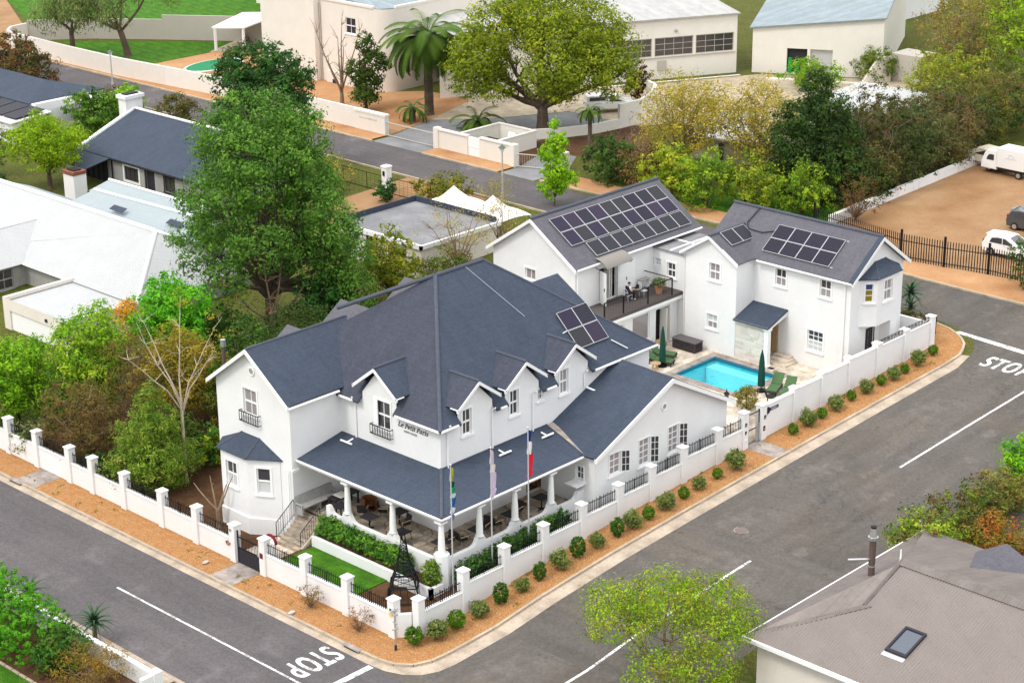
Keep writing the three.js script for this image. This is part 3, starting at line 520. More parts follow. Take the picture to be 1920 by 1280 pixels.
  const s1 = mesh(txt('Le Petit Paris', fontSerif, .27, 4.62, 5.42, .35), flatMat(.03, .025, .02), 'sign_lettering', house, 'black script lettering reading Le Petit Paris'); s1.scale.set(1, 1, 1);
  mesh(txt('GUEST HOUSE', font, .11, 5.1, 5.18, 0), flatMat(.35, .33, .31), 'sign_lettering', house, 'small grey lettering reading GUEST HOUSE');
  // four solar panels by the courtyard end
  const S = V(0, -.957, 1).normalize().toArray();
  for (let i = 0; i < 2; i++) for (let j = 0; j < 2; j++) { const z = -2.5 + j * .9; solar(house, [11.75 + i * 1.285, 12.02 - .957 * (z + 5.85) + .02, z], [1, 0, 0], S, 1.27, 1.22, { mat: pvTones[(i + j * 2) % 5], nx: 10, ny: 6 }); }
  mesh(new MB().bar([14.4, 7.05, -.55], [15.1, 6.5, .12], .07).bar([11.4, 8, -1.6], [11.8, 8.05, -1.6], .07), M.alu, 'panel_rail', house);
  // entrance joinery
  mesh(new MB().box(7.85, .05, -2.38, 8.68, 2.55, -.26), M.wood, 'entrance_screen', house, 'tall varnished wood entrance screen');
  mesh(new MB().box(7.8, .06, -2.3, 7.85, .3, -.3).box(7.8, .06, -.42, 7.85, 2.5, -.3).box(7.8, .06, -1.4, 7.85, 2.5, -1.28).box(7.88, .06, -.26, 8.66, .32, -.2), M.wood, 'entrance_screen', house, 'framing of the wood entrance screen');
  mesh(new MB().box(7.0, 1.35, 2.5, 7.8, 1.42, 3.4), M.trim, 'serving_shelf', house);
  const fu = mesh(new MB().cyl([-2.74, 5.5, -14.6], [-2.74, 7.9, -14.6], .11, .11, 12), M.flueBrown, 'flue', house); mesh(new MB().cyl([-2.74, 7.9, -14.6], [-2.74, 8.3, -14.6], .17, .15, 12), M.steel, 'cowl', fu);
  // bay on the gable
  const bay = new MB(), c = [[-3.7, -13.7], [-4.7, -12.9], [-4.7, -10.6], [-3.72, -8.9]];
  const bw = [[c[1], c[2], 2.3, [[.45, .75, .95, 1.5, { cols: 2, rows: 2, lower: M.blind }]]], [c[2], c[3], 1.96, [[.55, .75, .8, 1.55, { cols: 1, rows: 2, lower: M.blind, label: 'sash window with dark upper louvres and white lower shutter' }]]]];
  for (const [a, b, L, wn] of bw) { const l = Math.hypot(b[0] - a[0], b[1] - a[1]); facade(bay, fac(a[0], a[1], (b[0] - a[0]) / l, (b[1] - a[1]) / l), [[0, y0 - .3], [l, y0 - .3], [l, 2.85], [0, 2.85]], wn, house); }
  wall(bay, fac(c[0][0], c[0][1], (c[1][0] - c[0][0]) / 1.28, (c[1][1] - c[0][1]) / 1.28), [[0, y0 - .3], [1.28, y0 - .3], [1.28, 2.85], [0, 2.85]]);
  bay.prism([c[0], [-4.78, -12.95], [-4.78, -10.55], c[3]].map(q => [q[0] - .02, q[1]]), -1.9, -.75);
  mesh(bay, M.white, 'bay', house);
  const br = new MB(), q = [[-3.7, 2.88, -13.95], [-4.92, 2.88, -13.0], [-4.92, 2.88, -10.5], [-3.7, 2.9, -8.62]], t1 = [-3.7, 3.72, -12.1], t2 = [-3.7, 3.72, -10.6];
  br.slab([q[0], q[1], t1], .06).slab([q[1], q[2], t2, t1], .06).slab([q[2], q[3], t2], .06); const brm = mesh(br, M.slate, 'bay_roof', house);
  mesh(new MB().tube([q[1], t1], .05).tube([q[2], t2], .05), M.ridge, 'ridge_cap', brm);
  mesh(new MB().box(-3.72, 2.45, -8.6, -3.6, 2.6, -7.88).box(-3.78, 2.42, -7.9, -3.2, 2.58, -7.82), M.trim, 'string_course', house);
  // veranda roof
  const vr = new MB(), vy = 3.16, vt = 3.78;
  vr.slab([[0, vt, 0], [8.35, vt, 0], [7.7, vy, 3.42], [-3.36, vy, 3.42]], .09); const va = mesh(vr, M.slate, 'veranda_roof', house, 'street side of the veranda roof');
  mesh(new MB().slab([[0, vt, 0], [-3.36, vy, 3.42], [-3.36, vy, -7.88], [0, vt, -7.88]], .09), M.slate, 'veranda_roof', house, 'left side of the veranda roof');
  mesh(new MB().tube([[0, vt + .01, 0], [-3.38, vy + .01, 3.44]], .1, 8).box(-.02, vt - .05, .0, 8.3, vt + .07, .07), M.ridge, 'ridge_cap', va);
  mesh(new MB().box(-3.2, 2.82, 3.0, 7.8, 3.08, 3.22).box(-3.22, 2.82, -7.88, -3.0, 3.08, 3.22), M.trim, 'veranda_beam', house);
  gutterPipe(house, [-3.4, vy - .06, 3.48], [7.7, vy - .06, 3.48], .06); gutterPipe(house, [-3.42, vy - .06, 3.46], [-3.42, vy - .06, -7.85], .06);
  mesh(new MB().box(-3.3, 3.06, -7.86, 0, 3.08, 3.3).box(0, 3.06, 0, 7.7, 3.08, 3.3), M.trim, 'veranda_ceiling', house);
  // columns and the swept low wall between them
  const colAt = [[-3.1, 3.1], [-.3, 3.1], [2.4, 3.1], [5.25, 3.1], [-3.1, -.55], [-3.1, -4.1]], col = new THREE.LatheGeometry([[0, 0], [.24, 0], [.24, .05], [.19, .1], [.185, .5], [.135, 1.62], [.15, 1.66], [.2, 1.7], [.2, 1.76], [0, 1.76]].map(p => new THREE.Vector2(...p)), 18);
  for (const [x, z] of colAt) { const m = mesh(col, M.trim, 'column', house); m.position.set(x, 1.0, z); mesh(new MB().boxc(0, 1.76, 0, .5, .1, .5), M.trim, 'capital', m); }
  const sweep = (f, L, piers) => { // top edge swept down between the piers
    const P = [[0, -1.7]]; P.push([L, -1.7]); const top = [];
    for (let u = 0; u <= L + .001; u += L / 90) { const d = Math.min(...piers.map(p => Math.abs(u - p))); top.push([u, d < .28 ? 1.0 : 1 - .42 * Math.sqrt(1 - Math.pow(1 - Math.min(1, (d - .28) / .45), 2))]); }
    const b = new MB(), t = .26;
    const sh = [...P, ...top.reverse()], F = wall(b, f, sh); wall(b, fac(...(() => { const q = FP(f, L, 0, -t); return [q[0], q[2]]; })(), -f.ux, -f.uz), sh.map(p => [L - p[0], p[1]]));
    for (let i = 0; i < top.length - 1; i++) b.quad(FP(f, top[i + 1][0], top[i + 1][1]), FP(f, top[i][0], top[i][1]), FP(f, top[i][0], top[i][1], -t), FP(f, top[i + 1][0], top[i + 1][1], -t));
    mesh(b, M.white, 'veranda_wall', house);
  };
  sweep(fac(-3.1, 3.23, 1, 0), 10.9, [.0, 2.8, 5.5, 8.35, 10.7]); sweep(fac(-3.23, -5.75, 0, 1), 8.85, [1.65, 5.2, 8.85, 0]);
  mesh(new MB().add(new THREE.CylinderGeometry(.42, .5, 2.6, 8).translate(-3.1, -.3, 3.1)), M.white, 'corner_pier', house);
  // crazy paving on the veranda floor: separate stones on dark mortar
  mesh(new MB().box(-3, -.4, -7.88, 0, .0, 3).box(0, -.4, 0, 7.8, .0, 3).box(6.6, -.4, -2.4, 8.7, .0, 0), M.mortar, 'veranda_floor', house);
  const R = rng(5), st = [], cs = .62, nx = 20, nz = 19;
  for (let i = 0; i < nx; i++) for (let j = 0; j < nz; j++) st.push([-3.3 + (i + .1 + .8 * R()) * cs, -8.2 + (j + .1 + .8 * R()) * cs]);
  const regions = [[-2.96, -7.85, -.02, 2.96], [0, .02, 7.75, 2.96]];
  let cnt = 0;
  for (const s of st) for (const g of regions) {
    let P = [[g[0], g[1]], [g[2], g[1]], [g[2], g[3]], [g[0], g[3]]];
    for (const t of st) { const dx = t[0] - s[0], dz = t[1] - s[1], d2 = Math.hypot(dx, dz); if (!d2 || d2 > 1.9) continue; const mx = (s[0] + t[0]) / 2 - dx / d2 * .025, mz = (s[1] + t[1]) / 2 - dz / d2 * .025, O = []; P.forEach((a, i) => { const b = P[(i + 1) % P.length], da = (a[0] - mx) * dx + (a[1] - mz) * dz, db = (b[0] - mx) * dx + (b[1] - mz) * dz; if (da <= 0) O.push(a); if (da * db < 0) { const k = da / (da - db); O.push([lerp(a[0], b[0], k), lerp(a[1], b[1], k)]); } }); P = O; if (P.length < 3) break; }
    if (P.length < 3) continue; let A2 = 0; P.forEach((a, i) => { const b = P[(i + 1) % P.length]; A2 += a[0] * b[1] - b[0] * a[1]; }); if (Math.abs(A2) < .08 || cnt > 295) continue; cnt++;
    mesh(new MB().prism(P, 0, .03 + .03 * R()), M.slatestone[Math.floor(R() * 4)], 'paving_stone', house);
  }
}
// ------------------------------------------------------------ rear house with the balcony
const rear = thing('balcony_house', 'white gabled house with balcony and large solar array behind the guesthouse', 'house');
{
  const w = new MB(), fS = fac(24.2, -12.1, 1, 0), y0 = -.4;
  facade(w, fS, [[0, y0], [12.4, y0], [12.4, 6.45], [0, 6.45]], [], rear, [[2.4, 3.47, 1.75, 2.3], [.9, .2, .6, .6]], .2);
  facade(w, fac(24.2, -19.5, 0, 1), [[0, y0], [7.4, y0], [7.4, 6.45], [3.7, 8.95], [0, 6.45]], [[2.95, 4.78, .95, .75, { rows: 1, sash: false, glass: M.curtain }]], rear);
  wall(w, fac(36.6, -12.1, 0, -1), [[0, y0], [7.4, y0], [7.4, 6.45], [3.7, 8.95], [0, 6.45]]);
  wall(w, fac(36.6, -19.5, -1, 0), [[0, y0], [12.4, y0], [12.4, 6.45], [0, 6.45]]);
  mesh(w, M.white, 'wall', rear);
  const s = .67, yr = 9.12, zr = -15.8, r1 = new MB(), r2 = new MB();
  r1.slab([[23.9, yr, zr], [36.95, yr, zr], [36.95, yr - s * 4.05, zr + 4.05], [23.9, yr - s * 4.05, zr + 4.05]], .12); r2.slab([[23.9, yr, zr], [36.95, yr, zr], [36.95, yr - s * 4.05, zr - 4.05], [23.9, yr - s * 4.05, zr - 4.05]], .12);
  const rm = mesh(r1, M.slate2, 'roof', rear, 'courtyard slope of the roof'); mesh(r2, M.slate2, 'roof', rear, 'rear slope of the roof'); mesh(new MB().tube([[23.88, yr, zr], [36.97, yr, zr]], .12, 8), M.ridge, 'ridge_cap', rm);
  const bb = new MB(); bargeboard(bb, fac(24.2, -19.5, 0, 1), [-.35, 6.4], [3.7, 9.1], [7.75, 6.4], .26, .38, .24); mesh(bb, M.trim, 'bargeboard', rear);
  gutterPipe(rear, [24, 6.36, -11.7], [36.9, 6.36, -11.7]); downpipe(rear, 24.3, 6.2, 0, -11.98, 0, .2);
  const S = V(0, -s, 1).normalize().toArray(), R = rng(8), rows = [[-15.3, 25.1, 9], [-14.26, 25.1, 9], [-13.16, 26.35, 8]];
  rows.forEach(([z, x0, n], j) => { for (let i = 0; i < n; i++) solar(rear, [x0 + i * 1.235, yr - s * (z - zr) + .01, z], [1, 0, 0], S, 1.215, 1.22, { mat: j < 2 ? pvTones[Math.floor(R() * 5)] : M.pv2, nx: j < 2 ? 5 : 2, ny: j < 2 ? 6 : 12 }); });
  // balcony
  mesh(new MB().box(24.2, 3.2, -12.08, 32.18, 3.44, -9.5), flatMat(.1, .085, .08), 'balcony_floor', rear);
  mesh(new MB().box(24.2, 3.0, -9.86, 32.18, 3.19, -9.46), M.trim, 'balcony_beam', rear);
  const rl = new MB(), L = (x) => [x, 3.44, -9.56];
  for (const x of [24.2, 26.1, 28.6, 31.1]) { const p = mesh(new MB().box(x - .035, 3.0, -9.6, x + .035, 4.62, -9.53), M.iron, 'railing_post', rear); }
  mesh(new MB().box(24.2, 4.58, -9.6, 31.12, 4.63, -9.53).box(31.07, 4.58, -12, 31.12, 4.63, -9.6), M.iron, 'handrail', rear);
  for (let i = 0; i < 9; i++) rl.bar([24.2, 3.56 + i * .11, -9.565], [31.1, 3.56 + i * .11, -9.565], .012);
  for (let x = 24.3; x < 31; x += .16) rl.bar([x, 3.44, -9.565], [x, 4.6, -9.565], .01);
  const rlm = mesh(rl, M.iron, 'railing_mesh', rear); rlm.userData.kind = 'stuff';
  // ground floor under the balcony
  const g = new MB(), fB = fac(24.2, -9.9, 1, 0);
  facade(g, fB, [[0, y0], [7.98, y0], [7.98, 3.0], [0, 3.0]], [[3.25, .75, 1.75, 1.9, { cols: 1, rows: 1, trim: 0, glass: M.curtain, label: 'wide window under the balcony' }], [1.2, .9, 1.2, 1.6, { cols: 1, rows: 1, trim: 0, glass: M.curtain }]], rear, [[5.65, .05, 1.45, 2.55]], .3);
  g.box(24.2, -.4, -12.08, 24.45, 3.0, -9.9);
  mesh(g, M.white, 'wall', rear, 'lower wall under the balcony');
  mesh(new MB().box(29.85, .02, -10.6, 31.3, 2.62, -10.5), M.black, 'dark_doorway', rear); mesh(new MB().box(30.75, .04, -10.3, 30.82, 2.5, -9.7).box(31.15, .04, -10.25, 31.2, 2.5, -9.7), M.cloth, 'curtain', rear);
  // French doors with open leaves and shutters
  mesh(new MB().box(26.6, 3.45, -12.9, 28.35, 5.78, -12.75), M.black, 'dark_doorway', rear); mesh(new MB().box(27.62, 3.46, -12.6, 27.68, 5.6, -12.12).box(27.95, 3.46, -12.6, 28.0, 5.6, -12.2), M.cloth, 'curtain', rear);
  const leaf = (x, z, turn, label) => { const b = new MB().box(0, 0, -.03, .86, 2.25, .03); for (let j = 0; j < 3; j++) b.box(.1, .12 + j * .72, .03, .76, .72 + j * .72, .05); const m = mesh(b, M.trim, 'door_leaf', rear, label); m.position.set(x, 3.48, z); m.rotation.y = turn; mesh(new MB().box(.72, 1, .03, .76, 1.2, .09), M.iron, 'handle', m); };
  leaf(26.58, -12.02, -1.95, 'open white door leaf left of the balcony doorway'); leaf(28.38, -12.02, -.12, 'white door leaf folded against the wall');
  mesh(new MB().box(29.3, 3.48, -12.1, 30.2, 5.65, -12.04).box(28.45, 3.48, -12.09, 29.25, 5.65, -12.0), M.trim, 'shutter', rear);
  const aw = new MB(), N = 8; for (let i = 0; i < N; i++) { const a = i / N * 1.25, b = (i + 1) / N * 1.25, p = (t, e) => [6.05 + .75 * Math.cos(t) - .05 + e, -12.08 + 1.15 * Math.sin(t)]; const [ya, za] = p(a, 0), [yb, zb] = p(b, 0); aw.slab([[26.1, ya - .1, za], [28.75, ya - .1, za], [28.75, yb - .1, zb], [26.1, yb - .1, zb]], .03); }
  const am = mesh(aw, flatMat(.22, .2, .18, { roughness: .4 }), 'door_awning', rear); mesh(new MB().tube([[26.15, 6.0, -12.05], [26.15, 5.9, -11.6], [26.15, 6.05, -11.1]], .025).tube([[28.7, 6.0, -12.05], [28.7, 5.9, -11.6], [28.7, 6.05, -11.1]], .025), M.iron, 'bracket', am);
}
// ------------------------------------------------------------ courtyard house
const court = thing('courtyard_house', 'white two-storey house beyond the pool with stone-clad porch and corner bay window', 'house');
{
  const w = new MB(), y0 = -.4, ye = 6.55, fM = fac(33.7, -8.6, 0, 1), fW = fac(31.8, -9.0, 0, 1), fG = fac(33.7, 2.9, 1, 0);
  facade(w, fM, [[3.8, y0], [11.5, y0], [11.5, ye], [3.8, ye]], [[5.58, 4.97, .85, 1.17, { lower: M.curtain }], [9.1, 5.0, .85, 1.16, { lower: M.curtain }], [8.3, 1.15, 1.22, 1.4, { cols: 3, rows: 4, lower: M.blind, label: 'ground-floor window of twelve small panes' }]], court);
  facade(w, fW, [[0, y0], [4.25, y0], [4.25, 6.5], [2.12, 7.92], [0, 6.5]], [[2.0, 4.96, .87, 1.17, { glass: M.curtain }], [1.9, 1.55, .87, 1.0, { lower: M.curtain, glass: M.blind, label: 'lower sash window of the front gable' }]], court);
  wall(w, fac(31.8, -4.75, 1, 0), [[0, y0], [1.9, y0], [1.9, 6.5], [0, 6.5]]); wall(w, fac(35, -9.0, -1, 0), [[0, y0], [3.2, y0], [3.2, 6.5], [0, 6.5]]);
  facade(w, fG, [[0, y0], [5.9, y0], [5.9, ye], [2.95, 8.65], [0, ye]], [[1.95, .4, .85, 2.35, { cols: 3, rows: 4, sash: false, trim: .06, sill: false, name: 'glazed_door', label: 'dark-framed glazed door below the bay', mat: M.dark }]], court);
  wall(w, fac(39.6, 2.9, 0, -1), [[0, y0], [11.5, y0], [11.5, ye], [0, ye]]); wall(w, fac(39.6, -8.6, -1, 0), [[0, y0], [5.9, y0], [5.9, ye], [2.95, 8.65], [0, ye]]);
  mesh(w, M.white, 'wall', court);
  const s = .715, yr = 8.88, xr = 36.65, r1 = new MB(), r2 = new MB();
  r1.slab([[xr, yr, -8.75], [xr, yr, 3.2], [33.35, yr - s * 3.3, 3.2], [33.35, yr - s * 3.3, -8.75]], .12); r2.slab([[xr, yr, -8.75], [xr, yr, 3.2], [39.95, yr - s * 3.3, 3.2], [39.95, yr - s * 3.3, -8.75]], .12);
  const rm = mesh(r1, M.slate2, 'roof', court, 'slope facing the pool'); mesh(r2, M.slate2, 'roof', court, 'far slope'); mesh(new MB().tube([[xr, yr, -8.76], [xr, yr, 3.22]], .12, 8), M.ridge, 'ridge_cap', rm); mesh(new MB().slab([[33.3, yr - s * 3.35 + .05, 2.9], [33.3, yr - s * 3.35 + .05, 3.24], [xr, yr + .05, 3.24], [xr, yr + .05, 2.9]], .05), M.slate, 'verge_flashing', rm);
  const yw = 8.02, wr = new MB(); wr.slab([[31.5, yw, -6.88], [35.4, yw, -6.88], [33.4, yw - .64 * 2.35, -4.53], [31.5, yw - .64 * 2.35, -4.53]], .1).slab([[31.5, yw, -6.88], [35.4, yw, -6.88], [35.4, yw - .64 * 2.4, -9.28], [31.5, yw - .64 * 2.4, -9.28]], .1);
  mesh(wr, M.slate2, 'roof', court, 'gable roof of the projecting wing'); mesh(new MB().tube([[31.48, yw, -6.88], [35.3, yw, -6.88]], .1, 8), M.ridge, 'ridge_cap', court);
  const ba = new MB(); bargeboard(ba, fW, [-.3, 6.5], [2.12, 8.0], [4.5, 6.52], .22, .34, .2); mesh(ba, M.trim, 'bargeboard', court); const bb = new MB(); bargeboard(bb, fG, [-.35, yr - s * 3.3], [2.95, 8.84], [6.25, yr - s * 3.3], .24, .36, .24); mesh(bb, M.trim, 'bargeboard', court);
  gutterPipe(court, [33.3, 6.44, -4.3], [33.3, 6.44, 3.15]); downpipe(court, 33.6, 6.3, .1, 2.5, -.2, 0); downpipe(court, 31.95, 5.9, .1, -9.2, 0, 0);
  const S = V(-1, -s, 0).normalize().toArray();
  for (let j = 0; j < 2; j++) for (let i = 0; i < 4; i++) { const x = 35.78 - j * .94; solar(court, [x, yr - s * (xr - x) + .01, -4.3 + i * 1.32], [0, 0, 1], S, 1.3, 1.13, { mat: M.pv, nx: 6, ny: 12 }); }
  const S2 = V(0, -.64, 1).normalize().toArray(); for (let i = 0; i < 2; i++) solar(court, [32.45 + i * 1.27, yw - .64 * .1 + .01, -6.78], [1, 0, 0], S2, 1.25, 1.22, { mat: M.pv2, nx: 2, ny: 12 });
  mesh(new MB().tube([[36.5, 8.9, -6.5], [35.4, 8.1, -6.7], [35.0, 7.85, -6.3], [35.0, 7.8, -5.2], [35.3, 8.0, -4.3]], .035), M.black, 'cable', court);
  mesh(new MB().box(35.77, 7.9, 1.0, 35.85, 8.32, 1.15).box(33.95, 6.95, 1.0, 34.0, 7.02, 1.2), M.alu, 'panel_rail', court);
  // link block with flat roof
  const k = new MB(); facade(k, fac(32.2, -12.1, 0, 1), [[0, y0], [3.1, y0], [3.1, 5.98], [0, 5.98]], [[.12, 4.75, .55, .55, { trim: .04, sash: false, sill: false, glass: M.blind }], [1.2, 4.18, .72, 1.02]], court); mesh(k, M.white, 'wall', court, 'white link wall between the two houses');
  mesh(new MB().box(32.05, 5.98, -12.08, 36.5, 6.08, -9.02), M.flat, 'flat_roof', court); mesh(new MB().box(32.05, 6.08, -10.6, 36.5, 6.16, -10.45).box(34.2, 6.08, -12, 34.32, 6.15, -9.1), M.trim, 'roof_pipe', court);
  // bay over the glazed door
  const bay = new MB(), c = [[34.65, 2.9], [35.5, 3.68], [37.95, 3.68], [38.9, 2.9]];
  const seg = (a, b, wn, L, y1) => { const f = fac(a[0], a[1], (b[0] - a[0]) / L, (b[1] - a[1]) / L); facade(bay, f, [[0, y1], [L, y1], [L, 6.4], [0, 6.4]], wn, court); };
  seg(c[0], c[1], [[.35, 4.85, .55, 1.25, { cols: 1, rows: 3, sash: false, trim: .06, glass: M.yb, lower: M.yb2, label: 'narrow bay window with a blue and yellow blind' }]], 1.154, 3.2); seg(c[1], c[2], [[.75, 4.7, .95, 1.4, { glass: M.curtain }]], 2.45, 3.2); seg(c[2], c[3], [], 1.23, 3.2);
  bay.poly([[c[0][0], 3.2, c[0][1]], [c[3][0], 3.2, c[3][1]], [c[2][0], 3.2, c[2][1]], [c[1][0], 3.2, c[1][1]]]);
  wall(bay, fac(37.95, 3.68, .77, -.64), [[0, y0], [1.23, y0], [1.23, 3.2], [0, 3.2]]); wall(bay, fac(37.2, 3.68, 1, 0), [[0, y0], [.75, y0], [.75, 3.2], [0, 3.2]]); wall(bay, fac(37.2, 2.9, 0, 1), [[0, y0], [.78, y0], [.78, 3.2], [0, 3.2]]);
  mesh(bay, M.white, 'bay', court);
  const q = [[34.4, 6.42, 2.9], [35.4, 6.42, 3.86], [38.05, 6.42, 3.86], [39.1, 6.42, 2.9]], t1 = [36.2, 7.25, 2.9], t2 = [37.4, 7.25, 2.9], br = new MB().slab([q[0], q[1], t1], .06).slab([q[1], q[2], t2, t1], .06).slab([q[2], q[3], t2], .06), bm = mesh(br, M.slate, 'bay_roof', court); mesh(new MB().tube([q[1], t1], .045).tube([q[2], t2], .045), M.ridge, 'ridge_cap', bm);
  // porch: courses of split stone, white pier, lean-to roof
  const R = rng(17), f = fac(31.78, -4.72, 0, 1); mesh(new MB().box(31.82, -.1, -4.74, 32.05, 2.72, -2.3), M.sand, 'porch_wall', court);
  for (let j = 0; j < 15; j++) for (let u = 0; u < 2.4;) { const L = Math.min(2.42 - u, .35 + R() * .6), d = .02 + R() * .035; mesh(new MB().box(31.82 - d, .0 + j * .178, -4.72 + u, 31.82, .168 + j * .178, -4.72 + u + L - .012), M.cladding[Math.floor(R() * 3)], 'cladding_stone', court); u += L; }
  mesh(new MB().box(31.68, 0, -2.3, 32.0, 2.75, -1.98).box(31.62, 2.5, -2.36, 32.06, 2.62, -1.92).box(31.62, 0, -2.36, 32.06, .12, -1.92), M.trim, 'porch_pier', court);
  mesh(new MB().slab([[33.7, 3.5, -4.75], [33.7, 3.5, -1.9], [31.5, 2.74, -1.9], [31.5, 2.74, -4.75]], .09), M.slate, 'porch_roof', court); mesh(new MB().box(31.55, 2.62, -4.74, 31.68, 2.76, -1.92).slab([[31.6, 2.6, -1.98], [33.7, 3.32, -1.98], [33.7, 3.05, -1.98 - .12], [31.6, 2.5, -2.1]], .1), M.trim, 'porch_beam', court);
  mesh(new MB().box(32.3, .3, -4.6, 33.68, 2.6, -4.5), flatMat(.4, .36, .31), 'porch_recess', court); mesh(new MB().box(33.6, .35, -3.9, 33.68, 2.5, -2.6), M.woodpale, 'porch_door', court);
  for (let i = 0; i < 3; i++) mesh(new MB().box(32.35 + i * .42, .002, -2.6, 33.68, .15 + i * .13, -1.2 - i * .18 + .2), M.sand, 'step', court);
}
// ------------------------------------------------------------ pool court
{
  const pv = new MB(); const P = [26.8, -5.75, 31.0, -.6];
  for (const [x0, z0, x1, z1] of [[19.2, -12.1, 26.2, 4.74], [31.6, -12.1, 40.2, 4.74], [26.2, -12.1, 31.6, -6.3], [26.2, .0, 31.6, 4.74]]) pv.box(x0, -.4, z0, x1, 0, z1);
  struct(pv, M.sand, 'courtyard_paving');
  const pool = thing('swimming_pool', 'turquoise swimming pool with grey stone edge in the courtyard', 'swimming pool');
  const tl = (c) => std({ color: lin(...c), roughness: .4 });
  mesh(new MB().box(26.4, -1.6, -6.1, 31.4, -1.45, -.2).box(26.5, -1.5, -6.05, 26.8, -.02, -.3).box(31.0, -1.5, -6.05, 31.3, -.02, -.3).box(26.8, -1.5, -6.05, 31, -.02, -5.75).box(26.8, -1.5, -.6, 31, -.02, -.3), tl([.0, .62, .68]), 'basin', pool);
  mesh(new MB().box(26.81, -.24, -5.74, 26.85, -.03, -.61).box(30.95, -.24, -5.74, 30.99, -.03, -.61).box(26.85, -.24, -5.74, 30.95, -.03, -5.7).box(26.85, -.24, -.65, 30.95, -.03, -.61), tl([.03, .14, .22]), 'waterline_tile', pool);
  mesh(new MB().box(30.0, -1.45, -5.69, 30.94, -.42, -.66), tl([.22, .76, .8]), 'pool_step', pool);
  const g = new THREE.PlaneGeometry(4.1, 5.1, 82, 102).rotateX(-PI / 2), a = g.attributes.position; for (let i = 0; i < a.count; i++) { const x = a.getX(i), z = a.getZ(i); a.setY(i, .006 * Math.sin(x * 5 + z * 3) + .005 * Math.sin(z * 7.3 - x * 4.1) + .003 * Math.sin(x * 13 + z * 11)); } g.computeVertexNormals();
  const wm = mesh(g, new THREE.MeshPhysicalMaterial({ color: lin(.75, .97, 1), roughness: .02, transmission: 1, thickness: 0, ior: 1.33 }), 'water', pool); wm.position.set(28.9, -.16, -3.18);
  const R = rng(9), cope = (x, z, w, d) => mesh(new MB().box(x, -.05, z, x + w - .012, .03 + R() * .004, z + d - .012), R() > .5 ? M.coping : copeB, 'coping_stone', pool), copeB = std({ color: lin(.38, .33, .3), map: T.stone });
  for (let i = 0; i < 9; i++) { const w = 5.4 / 9; cope(26.2 + i * w, -6.3, w, .55); cope(26.2 + i * w, -.6, w, .6); } for (let i = 0; i < 9; i++) { const d = 5.15 / 9; cope(26.2, -5.75 + i * d, .6, d); cope(31.0, -5.75 + i * d, .6, d); }
  // loungers
  const lg = (p, turn, label) => {
    const o = thing('sun_lounger', label, 'sun lounger', p, turn, 'green sun loungers by the pool');
    mesh(new MB().box(-.34, .3, 0, .34, .38, 1.25).slab([[-.34, .4, 0], [.34, .4, 0], [.34, .92, -.7], [-.34, .92, -.7]], .08), M.cushion, 'cushion', o);
    mesh(new MB().box(-.34, .22, -.4, .34, .29, 1.3), M.dark, 'frame', o); for (const x of [-.3, .3]) for (const z of [-.3, 1.2]) mesh(new MB().box(x - .03, 0, z - .03, x + .03, .22, z + .03), M.dark, 'leg', o); return o;
  };
  lg([27.4, 0, -7.9], .35, 'green cushioned lounger beside the side table and furled parasol'); lg([28.5, 0, -8.6], .35, 'green cushioned lounger beside the dark storage box');
  const l3 = lg([29.0, .0, .75], -1.2, 'green lounger near the street hedge, nearer the pool'); const l4 = lg([29.0, .0, 1.75], -1.2, 'green lounger against the street hedge, beside the black chair');
  const par = (p, label, wd) => { const o = thing('closed_parasol', label, 'parasol', p, 0, 'furled green parasols by the pool'); mesh(new MB().cyl([0, 0, 0], [0, .12, 0], .32, .3, 14), M.iron, 'base', o); mesh(new MB().cyl([0, .1, 0], [0, 2.5, 0], .03, .03, 8), M.iron, 'pole', o); const g2 = new THREE.LatheGeometry([[0.05, .3], [wd, .38], [wd * .95, 1.1], [wd * .75, 1.9], [wd * .5, 2.4], [.03, 2.78], [0, 2.8]].map(q => new THREE.Vector2(...q)), 16); const a2 = g2.attributes.position; for (let i = 0; i < a2.count; i++) { const t = Math.atan2(a2.getZ(i), a2.getX(i)), k = 1 + .16 * Math.sin(t * 6); a2.setX(i, a2.getX(i) * k); a2.setZ(i, a2.getZ(i) * k); } g2.computeVertexNormals(); mesh(g2, M.canvas, 'canopy', o); };
  par([27.3, 0, -7.2], 'furled green parasol between the loungers and the guesthouse', .2); par([28.1, 0, .23], 'furled dark green parasol at the pool corner near the street hedge', .22);
  const bx = thing('storage_box', 'dark wicker cushion storage box against the courtyard wall', 'storage box', [30.9, 0, -8.0], 0); mesh(new RoundedBoxGeometry(.85, .62, 1.95, 2, .03).translate(0, .34, 0), M.wicker, 'body', bx); mesh(new RoundedBoxGeometry(.92, .1, 2.02, 2, .04).translate(0, .7, 0), std({ color: lin(.11, .1, .1), roughness: .5 }), 'lid', bx); for (let i = 0; i < 5; i++) mesh(new MB().box(-.44, .1, -.86 + i * .4, -.425, .6, -.82 + i * .4 + .28), M.wicker, 'slat_panel', bx);
  const tb = thing('side_table', 'small round pale wooden side table beside the lounger', 'side table', [26.55, 0, -7.15]); mesh(new MB().cyl([0, .42, 0], [0, .47, 0], .34, .34, 20), M.woodpale, 'tabletop', tb); for (let i = 0; i < 3; i++) mesh(new MB().cyl([.2 * Math.cos(i * 2.1), 0, .2 * Math.sin(i * 2.1)], [.14 * Math.cos(i * 2.1), .42, .14 * Math.sin(i * 2.1)], .04, .05, 8), M.woodpale, 'leg', tb);
